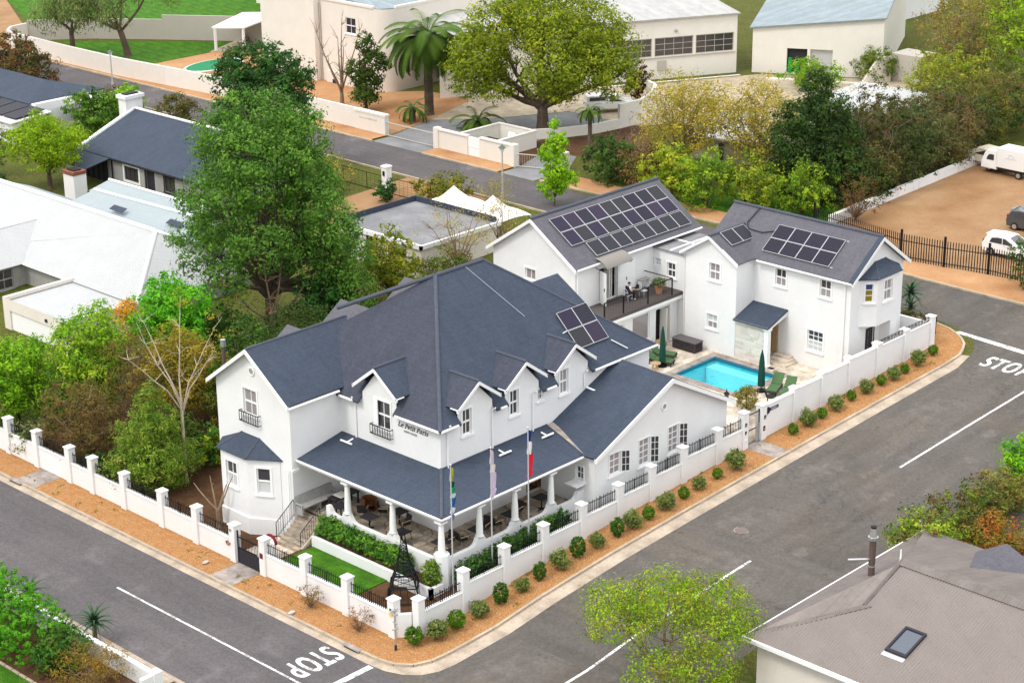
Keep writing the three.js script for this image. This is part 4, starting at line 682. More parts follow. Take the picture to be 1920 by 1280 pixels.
  const wc = thing('wicker_armchair', 'pale wicker armchair behind the loungers', 'armchair', [29.3, 0, -9.0], .5); mesh(new MB().add(new THREE.LatheGeometry([[.3, .3], [.38, .42], [.4, .75], [.36, .78], [.33, .48], [.26, .36]].map(q => new THREE.Vector2(...q)), 16, 0, 4.4)), M.woodpale, 'backrest', wc); mesh(new MB().cyl([0, .3, 0], [0, .42, 0], .33, .33, 16), M.cloth, 'seat', wc); for (const a of [.6, 2.2, 3.8, 5.4]) mesh(new MB().cyl([.26 * Math.cos(a), 0, .26 * Math.sin(a)], [.26 * Math.cos(a), .3, .26 * Math.sin(a)], .025), M.woodpale, 'leg', wc);
  const lp = thing('garden_lantern', 'black post with two lanterns at the corner of the single-storey room', 'lantern', [20.3, 0, 3.2]); mesh(new MB().cyl([0, 0, 0], [0, 2.35, 0], .05, .04, 8).bar([-.3, 2.3, 0], [.3, 2.3, 0], .05), M.iron, 'post', lp); for (const [x, h] of [[-.3, 2.3], [.3, 2.45]]) { const m = mesh(new MB().cyl([x, h + .02, 0], [x, h + .42, 0], .1, .15, 6), M.glass, 'lantern_glass', lp); mesh(new MB().cyl([x, h + .42, 0], [x, h + .6, 0], .2, .02, 6).cyl([x, h + .6, 0], [x, h + .72, 0], .03, .02, 6), M.iron, 'lantern_cap', m); }
  const ch = thing('black_chair', 'black garden chair tipped beside the street hedge', 'chair', [26.9, 0, 1.9], .6); mesh(new MB().box(-.25, .4, -.25, .25, .45, .25), M.black, 'seat', ch); mesh(new MB().slab([[-.25, .45, -.25], [.25, .45, -.25], [.25, .95, -.42], [-.25, .95, -.42]], .04), M.black, 'backrest', ch); for (const [x, z] of [[-.22, -.22], [.22, -.22], [-.22, .22], [.22, .22]]) mesh(new MB().bar([x, 0, z], [x, .4, z], .05), M.black, 'leg', ch);
  const pl = thing('stone_planter', 'low stone drain block at the foot of the porch pier', 'stone block', [31.35, 0, -1.4]); mesh(new RoundedBoxGeometry(.5, .2, .6, 2, .03).translate(0, .1, 0), M.sand, 'block', pl); mesh(new MB().box(-.18, .2, -.22, .18, .215, .22), M.dark, 'grate', pl);
}
// balcony furniture and the guest
{
  const by = 3.45, iron = flatMat(.5, .5, .52, { roughness: .5 });
  const chair = thing('balcony_chair', 'pale metal chair under the seated person on the balcony', 'chair', [28.1, by, -10.9], 0);
  mesh(new MB().box(-.22, .43, -.22, .22, .46, .22), iron, 'seat', chair); for (const [x, z] of [[-.2, -.2], [-.2, .2], [.2, -.2], [.2, .2]]) mesh(new MB().bar([x, 0, z], [x, .43, z], .03), iron, 'leg', chair); mesh(new MB().tube([[-.22, .45, -.2], [-.25, .8, -.17], [-.26, .93, 0], [-.25, .8, .17], [-.22, .45, .2]], .015).bar([-.24, .7, -.18], [-.24, .7, .18], .02), iron, 'backrest', chair);
  const tb = thing('cafe_table', 'small round metal cafe table in front of the seated person', 'table', [28.85, by, -10.85]); mesh(new MB().cyl([0, .7, 0], [0, .73, 0], .34, .34, 18), flatMat(.22, .19, .16), 'tabletop', tb); for (let i = 0; i < 3; i++) mesh(new MB().tube([[.3 * Math.cos(i * 2.1), 0, .3 * Math.sin(i * 2.1)], [.05 * Math.cos(i * 2.1), .4, .05 * Math.sin(i * 2.1)], [.2 * Math.cos(i * 2.1), .7, .2 * Math.sin(i * 2.1)]], .015), M.iron, 'leg', tb);
  const lt = thing('laptop', 'open dark laptop on the balcony table', 'laptop', [28.85, by + .73, -10.85], -.2); mesh(new MB().box(-.11, .002, -.16, .11, .02, .16), M.black, 'keyboard', lt); mesh(new MB().slab([[.11, .02, -.16], [.11, .02, .16], [.19, .23, .16], [.19, .23, -.16]], .012), M.black, 'lid', lt);
  const ch2 = copy(chair, [29.5, by, -10.7], PI, 'empty pale metal chair across the balcony table');
  const st = thing('wall_shelf', 'small pale side table against the balcony wall', 'side table', [30.7, by, -11.7]); mesh(new MB().box(-.45, .68, -.2, .45, .74, .2), M.grey, 'top', st); for (const x of [-.4, .4]) mesh(new MB().box(x - .03, 0, -.15, x + .03, .68, .15), M.trim, 'leg', st);
  const pt = thing('potted_plant', 'round green shrub in a terracotta pot on the balcony', 'potted plant', [30.75, by, -10.4]); mesh(new MB().add(new THREE.LatheGeometry([[0, 0], [.2, 0], [.27, .45], [.3, .47], [.3, .52], [.25, .5], [0, .46]].map(q => new THREE.Vector2(...q)), 18)), M.terracotta, 'pot', pt); globalThis.balconyPot = pt;
}
// ------------------------------------------------------------ the guest on the balcony
function sdf(fn, c, half, n) { // closed surface where fn < 0
  const mc = new MarchingCubes(n, M.white, false, false, 200000); mc.isolation = 0; const hs = n / 2;
  for (let k = 0; k < n; k++) for (let j = 0; j < n; j++) for (let i = 0; i < n; i++) mc.field[k * n * n + j * n + i] = -fn(c[0] + (i - hs) / hs * half, c[1] + (j - hs) / hs * half, c[2] + (k - hs) / hs * half);
  mc.update(); const m = mc.count, g = new THREE.BufferGeometry(), p = new Float32Array(m * 3), q = new Float32Array(m * 3); let s = 0;
  for (let i = 0; i < m * 3; i++) { p[i] = mc.positionArray[i] * half + c[i % 3]; q[i] = mc.normalArray[i]; }
  for (let t = 0; t + 8 < m * 3; t += 9) { const A = V(p[t], p[t + 1], p[t + 2]), B = V(p[t + 3], p[t + 4], p[t + 5]), C = V(p[t + 6], p[t + 7], p[t + 8]); const n2 = B.sub(A).cross(C.sub(A)); s += n2.x * q[t] + n2.y * q[t + 1] + n2.z * q[t + 2]; }
  if (s < 0) for (let t = 0; t + 8 < m * 3; t += 9) for (let e = 0; e < 3; e++) { let x = p[t + 3 + e]; p[t + 3 + e] = p[t + 6 + e]; p[t + 6 + e] = x; x = q[t + 3 + e]; q[t + 3 + e] = q[t + 6 + e]; q[t + 6 + e] = x; }
  g.setAttribute('position', new THREE.BufferAttribute(p, 3)); g.setAttribute('normal', new THREE.BufferAttribute(q, 3)); g.setAttribute('uv', new THREE.BufferAttribute(new Float32Array(m * 2), 2)); return g;
}
const cap2 = (x, y, z, a, b, ra, rb) => { const bx = b[0] - a[0], by = b[1] - a[1], bz = b[2] - a[2], t = clamp(((x - a[0]) * bx + (y - a[1]) * by + (z - a[2]) * bz) / (bx * bx + by * by + bz * bz), 0, 1); return Math.hypot(x - a[0] - bx * t, y - a[1] - by * t, z - a[2] - bz * t) - lerp(ra, rb, t); };
const smin = (a, b, k) => { const h = Math.max(k - Math.abs(a - b), 0) / k; return Math.min(a, b) - h * h * k * .25; };
const bones = (L, inf = 0, k = .05) => (x, y, z) => { let d = 9; for (const [a, b, ra, rb] of L) d = smin(d, cap2(x, y, z, a, b, ra + inf, rb + inf), k); return d; };
{
  const o = thing('person', 'person in dark cap, navy vest and black trousers sitting at the balcony table', 'person', [28.12, 3.45, -10.9], -.1);
  const J = { hip: [-.05, .56, 0], waist: [-.06, .72, 0], chest: [.0, .9, 0], neck: [.04, 1.06, 0], head: [.1, 1.2, 0] }, S = s => [.01, .99, .17 * s], E = s => [.1, .74, .23 * s], Wr = s => [.33, .8, .15 * s], K = s => [.43, .54, .13 * s], A = s => [.38, .1, .14 * s], F = s => [.54, .045, .15 * s], Hp = s => [0, .55, .1 * s];
  const torso = [[J.hip, J.waist, .14, .125], [J.waist, J.chest, .125, .14], [[0, .95, -.1], [0, .95, .1], .095, .095]], arm = s => [[S(s), E(s), .055, .042], [E(s), Wr(s), .042, .03]], legs = [1, -1].flatMap(s => [[Hp(s), K(s), .088, .062], [K(s), A(s), .062, .042]]);
  const skin = std({ color: lin(.5, .3, .21), roughness: .6 });
  const bodyG = sdf(bones([...torso, ...arm(1), ...arm(-1), ...legs, [J.chest, J.neck, .06, .052], [J.neck, J.head, .052, .05], ...[1, -1].map(s => [A(s), F(s), .04, .032])]), [.18, .62, 0], .72, 110);
  const hd = (x, y, z) => { const hx = x - .1, hy = y - 1.2; let d = Math.hypot(hx / .098, hy / .12, z / .08) * .09 - .09; d = smin(d, Math.hypot(hx - .05, hy + .08, z) - .045, .05); d = smin(d, cap2(x, y, z, [.192, 1.21, 0], [.21, 1.175, 0], .01, .016), .015); for (const s of [1, -1]) { d = Math.max(d, -(Math.hypot(hx - .093, hy - .005, z - .032 * s) - .014)); d = Math.min(d, Math.hypot(hx - .085, hy - .004, z - .032 * s) - .012); d = smin(d, Math.hypot((hx + .005) / .022, (hy + .01) / .032, (z - .082 * s) / .01) * .012 - .012, .008); } d = Math.max(d, -(Math.hypot((hx - .096) / .012, (hy + .062) / .004, z / .024) * .006 - .006)); return d; };
  const headG = sdf(hd, [.1, 1.2, 0], .17, 110);
  const hand = s => { const w = Wr(s), P = [w[0] + .075, w[1] - .005, w[2] - .01 * s], L = [[w, P, .024, .03], [[P[0] - .02, P[1], P[2] - .02], [P[0] + .005, P[1], P[2] + .025], .018, .018]]; [[-.03, .062], [-.01, .072], [.011, .066], [.03, .05]].forEach(([z, l]) => { const a = [P[0] + .012, P[1] + .004, P[2] + z], b = [a[0] + l * .5, a[1] + .006, a[2] + z * .2], c = [b[0] + l * .42, b[1] - .024, b[2] + z * .1]; L.push([a, b, .0095, .0088], [b, c, .0088, .0078]); }); const t0 = [w[0] + .03, w[1] - .004, w[2] - .028 * s], t1 = [t0[0] + .035, t0[1] - .008, t0[2] - .022 * s]; L.push([t0, t1, .012, .0105], [t1, [t1[0] + .03, t1[1] - .006, t1[2] + .004 * s], .0105, .009]); return sdf(bones(L, 0, .008), [w[0] + .085, w[1], w[2]], .13, 88); };
  mesh(mergeGeometries([bodyG, headG, hand(1), hand(-1)]), skin, 'body', o);
  mesh(sdf(bones([...torso, ...[1, -1].map(s => [S(s), [.06, .85, .2 * s], .056, .05])], .014), [.05, .8, 0], .45, 80), std({ color: lin(.68, .66, .66) }), 'shirt', o);
  mesh(sdf((x, y, z) => Math.max(bones(torso, .026)(x, y, z), .66 - y, y - 1.06), [0, .82, 0], .36, 80), std({ color: lin(.02, .022, .05) }), 'vest', o);
  mesh(sdf((x, y, z) => Math.max(bones([[[-.05, .56, 0], [-.05, .64, 0], .14, .13], ...legs], .016)(x, y, z), .11 - y, y - .7), [.18, .42, 0], .46, 90), std({ color: lin(.014, .014, .018) }), 'trousers', o);
  for (const s of [1, -1]) mesh(sdf(bones([[A(s), F(s), .05, .042]], .006, .01), [.46, .07, .145 * s], .17, 40), std({ color: lin(.75, .75, .75) }), 'shoe', o);
  mesh(sdf((x, y, z) => Math.min(Math.max(Math.hypot((x - .09) / .108, (y - 1.225) / .105, z / .092) * .1 - .1, 1.235 - y), Math.max(Math.hypot((x - .19) / .085, (z) / .07) * .08 - .08, Math.abs(y - 1.238 + (x - .19) * .15) - .006, .12 - x)), [.12, 1.25, 0], .17, 80), std({ color: lin(.015, .015, .025) }), 'cap', o);
}
// ------------------------------------------------------------ street walls: pillars, panels, railings
function pillar(parent, x, z, y0, y1, s = .46) { const b = new MB().boxc(x, y0, z, s, y1 - y0 - .12, s), h = s / 2 + .045, a = y1 - .12, c = [[x - h, a + .07, z + h], [x + h, a + .07, z + h], [x + h, a + .07, z - h], [x - h, a + .07, z - h]]; b.box(x - h, a, z - h, x + h, a + .07, z + h); for (let i = 0; i < 4; i++) b.tri(c[i], c[(i + 1) % 4], [x, y1 + .02, z]); mesh(b, M.white, 'pillar', parent); }
function panelX(parent, x0, x1, z, y1, t = .22) { const b = new MB(); for (let i = 0; i < 6; i++) { const a = lerp(x0, x1, i / 6), c = lerp(x0, x1, (i + 1) / 6); const y = Math.min(H(a), H(c)) - .15; if (!i) b.box(x0, y - .3, z - t, x1, y1 - .06, z); } b.box(x0, y1 - .06, z - t - .04, x1, y1, z + .04); mesh(b, M.white, 'wall_panel', parent); }
function railing(parent, a, b, h, y) { const m = new MB(), L = Math.hypot(b[0] - a[0], b[1] - a[1]), n = Math.round(L / .15), at = (t, yy) => [lerp(a[0], b[0], t), yy, lerp(a[1], b[1], t)]; for (let i = 0; i <= n; i++) m.bar(at(i / n, y - .02), at(i / n, y + h + (i % 2 ? .03 : .1)), i * 2 === n || Math.abs(i - n / 2) < .6 ? .065 : .036); m.bar(at(-.03, y + .1), at(1.03, y + .1), .04).bar(at(-.03, y + h - .04), at(1.03, y + h - .04), .04); mesh(m, M.iron, 'railing', parent); }
{
  const o = thing('boundary_wall', 'white pillared garden wall along the left street, railings on top, from the corner past the small gate', 'wall');
  const zs = [[-45, .6], [-42, .6], [-39, .6], [-36, .6], [-33.3, .6], [-30.5, .6], [-27.43, .6], [-24.03, .55], [-21.72, .55], [-18.6, .5], [-15.05, .5], [-11.92, .5], [-8.64, .48], [-6.12, .45], [-2.79, .5], [.48, .46], [3.94, .43]], x = -7.34;
  for (const [z, y] of zs) pillar(o, x, z, -2.2, y);
  for (let i = 0; i < zs.length - 1; i++) {
    if (i === 12) continue; const z0 = zs[i][0] + .2, z1 = zs[i + 1][0] - .2, y = -.48 + (i < 7 ? .1 : 0), b = new MB();
    b.box(x - .11, -2.3, z0, x + .11, y - .06, z1).box(x - .15, y - .06, z0, x + .15, y, z1); mesh(b, M.white, 'wall_panel', o); railing(o, [x, z0 + .12], [x, z1 - .12], .58, y);
  }
  const num = thing('house_number', 'small dark digits 11 on the pillar left of the garden gate', 'house number', [-7.58, .0, -8.75], -PI / 2); mesh(new TextGeometry('11', { font, size: .17, depth: .012 }).translate(-.1, 0, 0), M.dark, 'digits', num);
  const pb = thing('letter_box', 'small terracotta wall basket on the wall left of the garden gate', 'wall basket', [-7.5, -.72, -8.95], -PI / 2); mesh(new MB().add(new THREE.SphereGeometry(.2, 12, 8, 0, PI, PI / 2, PI / 2)), M.terracotta, 'bowl', pb); mesh(new MB().box(-.22, 0, -.02, .22, .03, .12), M.brick, 'rim', pb);
  const pq = thing('wall_plaque', 'small dark red plaque on the pillar right of the garden gate', 'plaque', [-7.58, -.75, -6.15], -PI / 2); mesh(new MB().box(-.12, 0, 0, .12, .3, .02), flatMat(.14, .02, .03), 'plate', pq);
  const g = thing('garden_gate', 'black iron garden gate with solid lower half in the left street wall', 'gate', [-7.4, -1.85, -8.35], 0);
  const b = new MB(); for (const z of [.03, 1.92]) b.box(-.03, 0, z - .03, .03, 2.0, z + .03); for (const y of [.06, .98, 1.6]) b.box(-.02, y, .06, .02, y + .05, 1.9); mesh(b, M.iron, 'frame', g); for (let i = 1; i < 15; i++) mesh(new MB().bar([0, .1, .03 + i * .126], [0, 1.75 + .06 * Math.sin(i), .03 + i * .126], .03), M.iron, 'bar', g); mesh(new MB().box(-.012, .1, .07, .012, .96, 1.88), M.dark, 'kick_panel', g); mesh(new MB().box(-.06, 1.0, 1.7, .06, 1.06, 1.85), M.steel, 'handle', g);
}
{
  const o = thing('boundary_wall', 'white stepped street wall with railings climbing from the corner to the pool gate', 'wall');
  const ps = [[-6.52, .45], [-3.33, .84], [-.3, 1.1], [2.7, 1.28], [5.75, 1.42], [8.8, 1.56], [11.58, 1.76], [14.4, 2.0], [17.6, 2.08], [20.1, 2.37]], z = 4.88;
  for (const [x, y] of ps) pillar(o, x, z, H(x) - .3, y);
  for (let i = 0; i < ps.length - 1; i++) { const y = ps[i][1] - .86 + (i > 5 ? .06 : 0), x0 = ps[i][0] + .2, x1 = ps[i + 1][0] - .2; panelX(o, x0, x1, 4.99, y); railing(o, [x0 + .12, 4.88], [x1 - .12, 4.88], i < 2 ? .55 : .62, y); }
  const c = new MB(), a = [-7.2, 4.1], b = [-6.66, 4.72], f = fac(-7.36, 4.16, .756, .655); wall(c, f, [[0, -2.4], [.75, -2.4], [.75, -.5], [0, -.5]]); wall(c, fac(FP(f, .75, 0, -.22)[0], FP(f, .75, 0, -.22)[2], -.756, -.655), [[0, -2.4], [.75, -2.4], [.75, -.5], [0, -.5]]); c.quad(FP(f, 0, -.5), FP(f, .75, -.5), FP(f, .75, -.5, -.22), FP(f, 0, -.5, -.22)); mesh(c, M.white, 'wall_panel', o);
  const o2 = thing('boundary_wall', 'tall plain white street wall with pillars running from the pool gate to the far corner', 'wall');
  const p2 = [[21.85, 2.36], [25.09, 2.49], [27.95, 2.65], [30.85, 2.78], [33.95, 2.9], [37.1, 2.96], [40.18, 3.06]];
  for (const [x, y] of p2) pillar(o2, x, z, H(x) - .3, y);
  for (let i = 0; i < p2.length - 1; i++) {
    const y = p2[i][1] - .2 + (i < 4 ? .02 : 0), x0 = p2[i][0] + .2, x1 = p2[i + 1][0] - .2; panelX(o2, x0, x1, 4.99, y - (i > 3 ? .12 : 0));
    if (i > 3) { const m = new MB(), yy = y - .12; m.bar([x0, yy + .05, 4.88], [x1, yy + .05, 4.88], .04).bar([x0, yy + .32, 4.88], [x1, yy + .32, 4.88], .04); for (let k = 0; k <= 14; k++) m.bar([lerp(x0, x1, k / 14), yy, 4.88], [lerp(x0, x1, k / 14 + .02 * (k % 2 ? 1 : -1)), yy + .33, 4.88], .03); for (let k = 0; k < 12; k++) m.add(new THREE.TorusGeometry(.075, .014, 4, 10).translate(lerp(x0, x1, (k + .5) / 12), yy + .18, 4.88)); mesh(m, M.iron, 'railing', o2); }
  }
  mesh(new MB().box(39.95, .2, -6, 40.18, 2.55, 4.66), M.white, 'wall_panel', o2);
  const g = thing('pool_gate', 'tall black barred gate between the two pillars by the pool', 'gate', [20.38, -.08, 4.9], 0); const b3 = new MB(); b3.box(0, 0, -.03, .05, 2.15, .03).box(1.2, 0, -.03, 1.25, 2.15, .03).box(.05, .05, -.02, 1.2, .1, .02).box(.05, 1.0, -.02, 1.2, 1.05, .02).box(.05, 2.0, -.02, 1.2, 2.05, .02); mesh(b3, M.iron, 'frame', g); for (let i = 1; i < 10; i++) mesh(new MB().bar([.02 + i * .12, .08, 0], [.02 + i * .12, 2.2, 0], .028), M.iron, 'bar', g); mesh(new MB().box(.9, .1, .03, 1.2, 1.3, .035), M.grey, 'notice_sheet', g);
  const it = (x, y, w, h, label, cat, mat = M.dark) => { const t = thing(cat.replace(/ /g, '_'), label, cat, [x, y, 5.12]); mesh(new RoundedBoxGeometry(w, h, .06, 2, .015), mat, 'housing', t); mesh(new MB().box(-w * .3, -h * .3, .03, w * .3, h * .1, .036), M.steel, 'faceplate', t); };
  it(20.05, 1.55, .16, .22, 'upper small dark fitting on the pillar left of the pool gate', 'wall lamp'); it(20.05, 1.05, .14, .2, 'lower small dark fitting on the pillar left of the pool gate', 'intercom'); it(20.05, .55, .12, .16, 'white button plate on the pillar left of the pool gate', 'bell plate', M.trim);
  it(21.9, 1.5, .16, .24, 'upper dark fitting on the pillar right of the pool gate', 'wall lamp'); it(21.85, .8, .18, .3, 'lower dark fitting on the pillar right of the pool gate', 'letter slot');
  const sg = thing('name_sign', 'dark ornate sign with pale lettering on the wall right of the pool gate', 'sign', [22.2, 1.75, 5.0]); const s1 = new MB().box(.0, -.06, .0, 1.15, .12, .03).cyl([.1, .02, .01], [.1, .02, .04], .22, .22, 14).cyl([-.1, -.22, .01], [-.1, -.22, .04], .13, .13, 12); mesh(s1, flatMat(.03, .025, .05), 'plate', sg); mesh(new MB().box(.4, .0, .03, 1.05, .015, .034).box(.4, .045, .03, .95, .06, .034), M.trim, 'pale_lines', sg);
}
// signpost with notice at the corner
{
  const o = thing('sign_post', 'thin grey pole with folded brackets standing in the bark at the street corner', 'pole', [-8.26, -1.8, 5.0]); mesh(new MB().cyl([0, 0, 0], [0, 2.3, 0], .045, .04, 8), M.steel, 'pole', o); mesh(new MB().cyl([0, 0, 0], [0, .3, 0], .07, .06, 8), M.dark, 'foot', o); for (const [y, t] of [[1.15, .4], [1.5, 1.9], [1.95, .9], [2.2, 2.6]]) mesh(new MB().box(-.14 * Math.cos(t) - .02, y, -.14 * Math.sin(t) - .02, .14 * Math.cos(t) + .02, y + .05, .14 * Math.sin(t) + .02), M.steel, 'bracket', o); mesh(new MB().box(-.25, 2.12, -.02, .2, 2.3, .02), M.alu, 'sign_plate', o);
  const n = thing('wall_notice', 'small yellow and white notice with a black symbol on the corner pillar', 'notice', [-7.6, -.35, 3.98], -PI / 2); mesh(new MB().box(-.12, -.2, 0, .12, .02, .012), flatMat(.75, .55, .06), 'plate', n); mesh(new MB().box(-.09, .04, 0, .13, .3, .012), M.trim, 'plate', n); mesh(new MB().box(-.07, .1, .012, .08, .25, .018), M.black, 'symbol', n);
  const mk = thing('marker_post', 'short grey marker post against the street wall near the corner', 'marker post', [-3.1, H(-3.1), 5.2]); mesh(new RoundedBoxGeometry(.22, .75, .2, 2, .02).translate(0, .37, 0), M.grey, 'post', mk); mesh(new MB().box(-.1, .45, .1, .1, .65, .112), M.flat, 'plate', mk);
}
// ------------------------------------------------------------ front garden
{
  struct(new MB().box(-7.22, -1.7, -5.9, -4.3, -1.05, 4.0).box(-4.3, -1.7, 3.5, 7.8, -.95, 4.75), M.soil, 'garden_bed');
  struct(new MB().box(-7.2, -1.3, -5.6, -4.32, -1.0, .3), M.grass, 'lawn');
  struct(new MB().box(-7.22, -1.9, -8.6, -4.4, -1.38, -5.9), M.sand, 'garden_path');
  const pw = thing('planter_wall', 'low white planter wall edging the lawn in front of the veranda hedge', 'planter'); mesh(new MB().box(-4.42, -1.3, -5.7, -4.22, -.42, 3.6).box(-4.42, -1.3, 3.4, -3.5, -.42, 3.6), M.white, 'wall', pw); mesh(new MB().box(-4.22, -1.2, -5.7, -3.25, -.55, 3.4), M.soil, 'soil', pw);
  const st = thing('stone_steps', 'stone-clad steps with black handrails climbing to the veranda', 'steps');
  for (let i = 0; i < 8; i++) { mesh(new MB().box(-5.05 + i * .25, -1.7, -7.9, -3.05, -1.2 + i * .155, -6.0), M.slatestone[2], 'step_core', st); for (let j = 0; j < 3; j++) mesh(new MB().box(-5.07 + i * .25, -1.2 + i * .155, -7.88 + j * .63, -4.8 + i * .25, -1.165 + i * .155, -7.29 + j * .63), M.slatestone[(i * 2 + j) % 4], 'tread', st); }
  mesh(new MB().box(-5.05, -1.7, -5.98, -3.25, -.95, -5.86).slab([[-5.05, -1.0, -5.98], [-3.25, .1, -5.98], [-3.25, .1, -5.8], [-5.05, -1.0, -5.8]], .2), M.sand, 'side_wall', st);
  for (const z of [-7.95, -5.92]) { const b = new MB(), n = 9; for (let i = 0; i <= n; i++) { const x = lerp(-5, -3.55, i / n), y = lerp(-1.15, -.1, i / n); b.bar([x, y, z], [x, y + 1, z], i % n ? .022 : .05); } b.bar([-5, -.13, z], [-3.55, .92, z], .05).bar([-5, -1.0, z], [-3.55, .05, z], .03); mesh(b, M.iron, 'handrail', st); }
  const hr = thing('hose_reel', 'dark red arched hose cabinet behind the right gate pillar', 'hose cabinet', [-6.5, -1.38, -6.6], -PI / 2); mesh(new MB().add(new THREE.TorusGeometry(.42, .08, 8, 20, PI).translate(0, 1.05, 0)), flatMat(.2, .015, .03), 'arch', hr); mesh(new MB().box(-.36, 0, -.06, .36, 1.05, .06), M.trim, 'cabinet', hr);
  // black lattice garden tower: four splayed legs, platform, tapering open spire
  const tw = thing('garden_tower', 'black openwork metal garden tower on four splayed legs at the corner of the garden', 'garden ornament', [-5.1, -1.05, 2.35], .78);
  const leg = (y) => y < .8 ? lerp(.85, .72, y / .8) : y < 2.2 ? lerp(.66, .26, (y - .8) / 1.4) : lerp(.26, .03, (y - 2.2) / 1.9);
  for (const [sx, sz] of [[1, 1], [1, -1], [-1, 1], [-1, -1]]) mesh(new MB().tube([0, .8, 1.2, 1.7, 2.2, 3, 4.1].map(y => [sx * leg(y), y, sz * leg(y)]), [.06, .06, .05, .045, .04, .03, .02], 4), M.iron, 'leg', tw);
  const lat = new MB(), ys = [.95, 1.3, 1.6, 1.9, 2.2, 2.55, 2.9, 3.3]; for (let k = 0; k < ys.length - 1; k++) for (let s = 0; s < 4; s++) { const c2 = (y, e) => { const r = leg(y), q = [[1, 1], [1, -1], [-1, -1], [-1, 1]][(s + e) % 4]; return [q[0] * r, y, q[1] * r]; }; lat.bar(c2(ys[k], 0), c2(ys[k + 1], 1), .03).bar(c2(ys[k], 1), c2(ys[k + 1], 0), .03).bar(c2(ys[k], 0), c2(ys[k], 1), .03); for (let q = 1; q < 4; q++) lat.bar(c2(ys[k], 0).map((v, i) => lerp(v, c2(ys[k], 1)[i], q / 4)), c2(ys[k + 1], 0).map((v, i) => lerp(v, c2(ys[k + 1], 1)[i], q / 4)), .014); } mesh(lat, M.iron, 'lattice', tw);
  for (const y of [.1, .85, 2.2]) { const r = leg(y) + .05, b = new MB(); for (let s = 0; s < 4; s++) { const q = [[1, 1], [1, -1], [-1, -1], [-1, 1]], a = q[s], c2 = q[(s + 1) % 4]; b.bar([a[0] * r, y, a[1] * r], [c2[0] * r, y, c2[1] * r], .07); } mesh(b, M.iron, 'platform', tw); }
  for (let s = 0; s < 4; s++) for (let k = 1; k < 8; k++) { const q = [[1, 1], [1, -1], [-1, -1], [-1, 1]], a = q[s], c2 = q[(s + 1) % 4], t = k / 8; if (k % 2) mesh(new MB().bar([lerp(a[0], c2[0], t) * .84, .1, lerp(a[1], c2[1], t) * .84], [lerp(a[0], c2[0], t) * .73, .84, lerp(a[1], c2[1], t) * .73], .025), M.iron, 'bar', tw); }
  // flagpoles and hanging flags
  const fl = (x, z, yb, yt, pl, name, label, cols, cat2) => {
    const o = thing('flagpole', pl, 'flagpole', [x, yb, z]); mesh(new MB().cyl([0, 0, 0], [0, yt - yb, 0], .045, .03, 8), M.alu, 'pole', o); mesh(new MB().add(new THREE.SphereGeometry(.06, 10, 8).translate(0, yt - yb, 0)), M.alu, 'finial', o);
    const fo = thing('flag', label, 'flag', [x, yt - .15, z], .4); let y = 0;
    for (const [c, h, w0, w1] of cols) { const b = new MB(), n = 7; const pt = (i, j) => { const w = lerp(w0, w1, j) * 1.7, t = i / n; return [.05 + t * w, -y - h * j - t * .12, .07 * Math.sin(t * 9 + j * 2) + .05 * Math.sin(t * 17)]; }; for (let i = 0; i < n; i++) for (let j = 0; j < 4; j++) { const q = [pt(i, j / 4), pt(i, (j + 1) / 4), pt(i + 1, (j + 1) / 4), pt(i + 1, j / 4)]; b.quad(...q); const k = q.map(v => [v[0], v[1], v[2] - .012]).reverse(); b.quad(...k); } mesh(b, flatMat(...c, { side: THREE.DoubleSide }), name, fo); y += h; }
  };
  fl(-3.4, 4.2, -1.0, 6.42, 'white flagpole nearest the corner', 'flag_band', 'limp flag of green, white and blue nearest the corner', [[[.4, .42, .04], .75, .06, .1], [[.01, .09, .03], .35, .1, .14], [[.02, .3, .12], .35, .16, .22], [[.5, .6, .55], .25, .22, .2], [[.02, .1, .32], .5, .2, .14], [[.6, .62, .66], .35, .14, .08], [[.12, .14, .3], .35, .07, .05]]);
  fl(-.5, 4.2, -1.0, 6.44, 'white flagpole in the middle of the three', 'flag_band', 'limp lavender flag on the middle pole', [[[.62, .52, .62], .8, .05, .2], [[.72, .66, .62], .5, .2, .26], [[.58, .48, .6], .9, .28, .34], [[.55, .45, .58], .5, .3, .14]]);
  fl(2.3, 4.2, -.95, 6.68, 'white flagpole farthest from the corner', 'flag_band', 'limp blue, white and red flag on the farthest pole', [[[.015, .04, .24], .65, .06, .14], [[.8, .8, .78], .75, .16, .22], [[.7, .02, .05], 1.0, .28, .3], [[.6, .02, .04], .3, .3, .12]]);
}
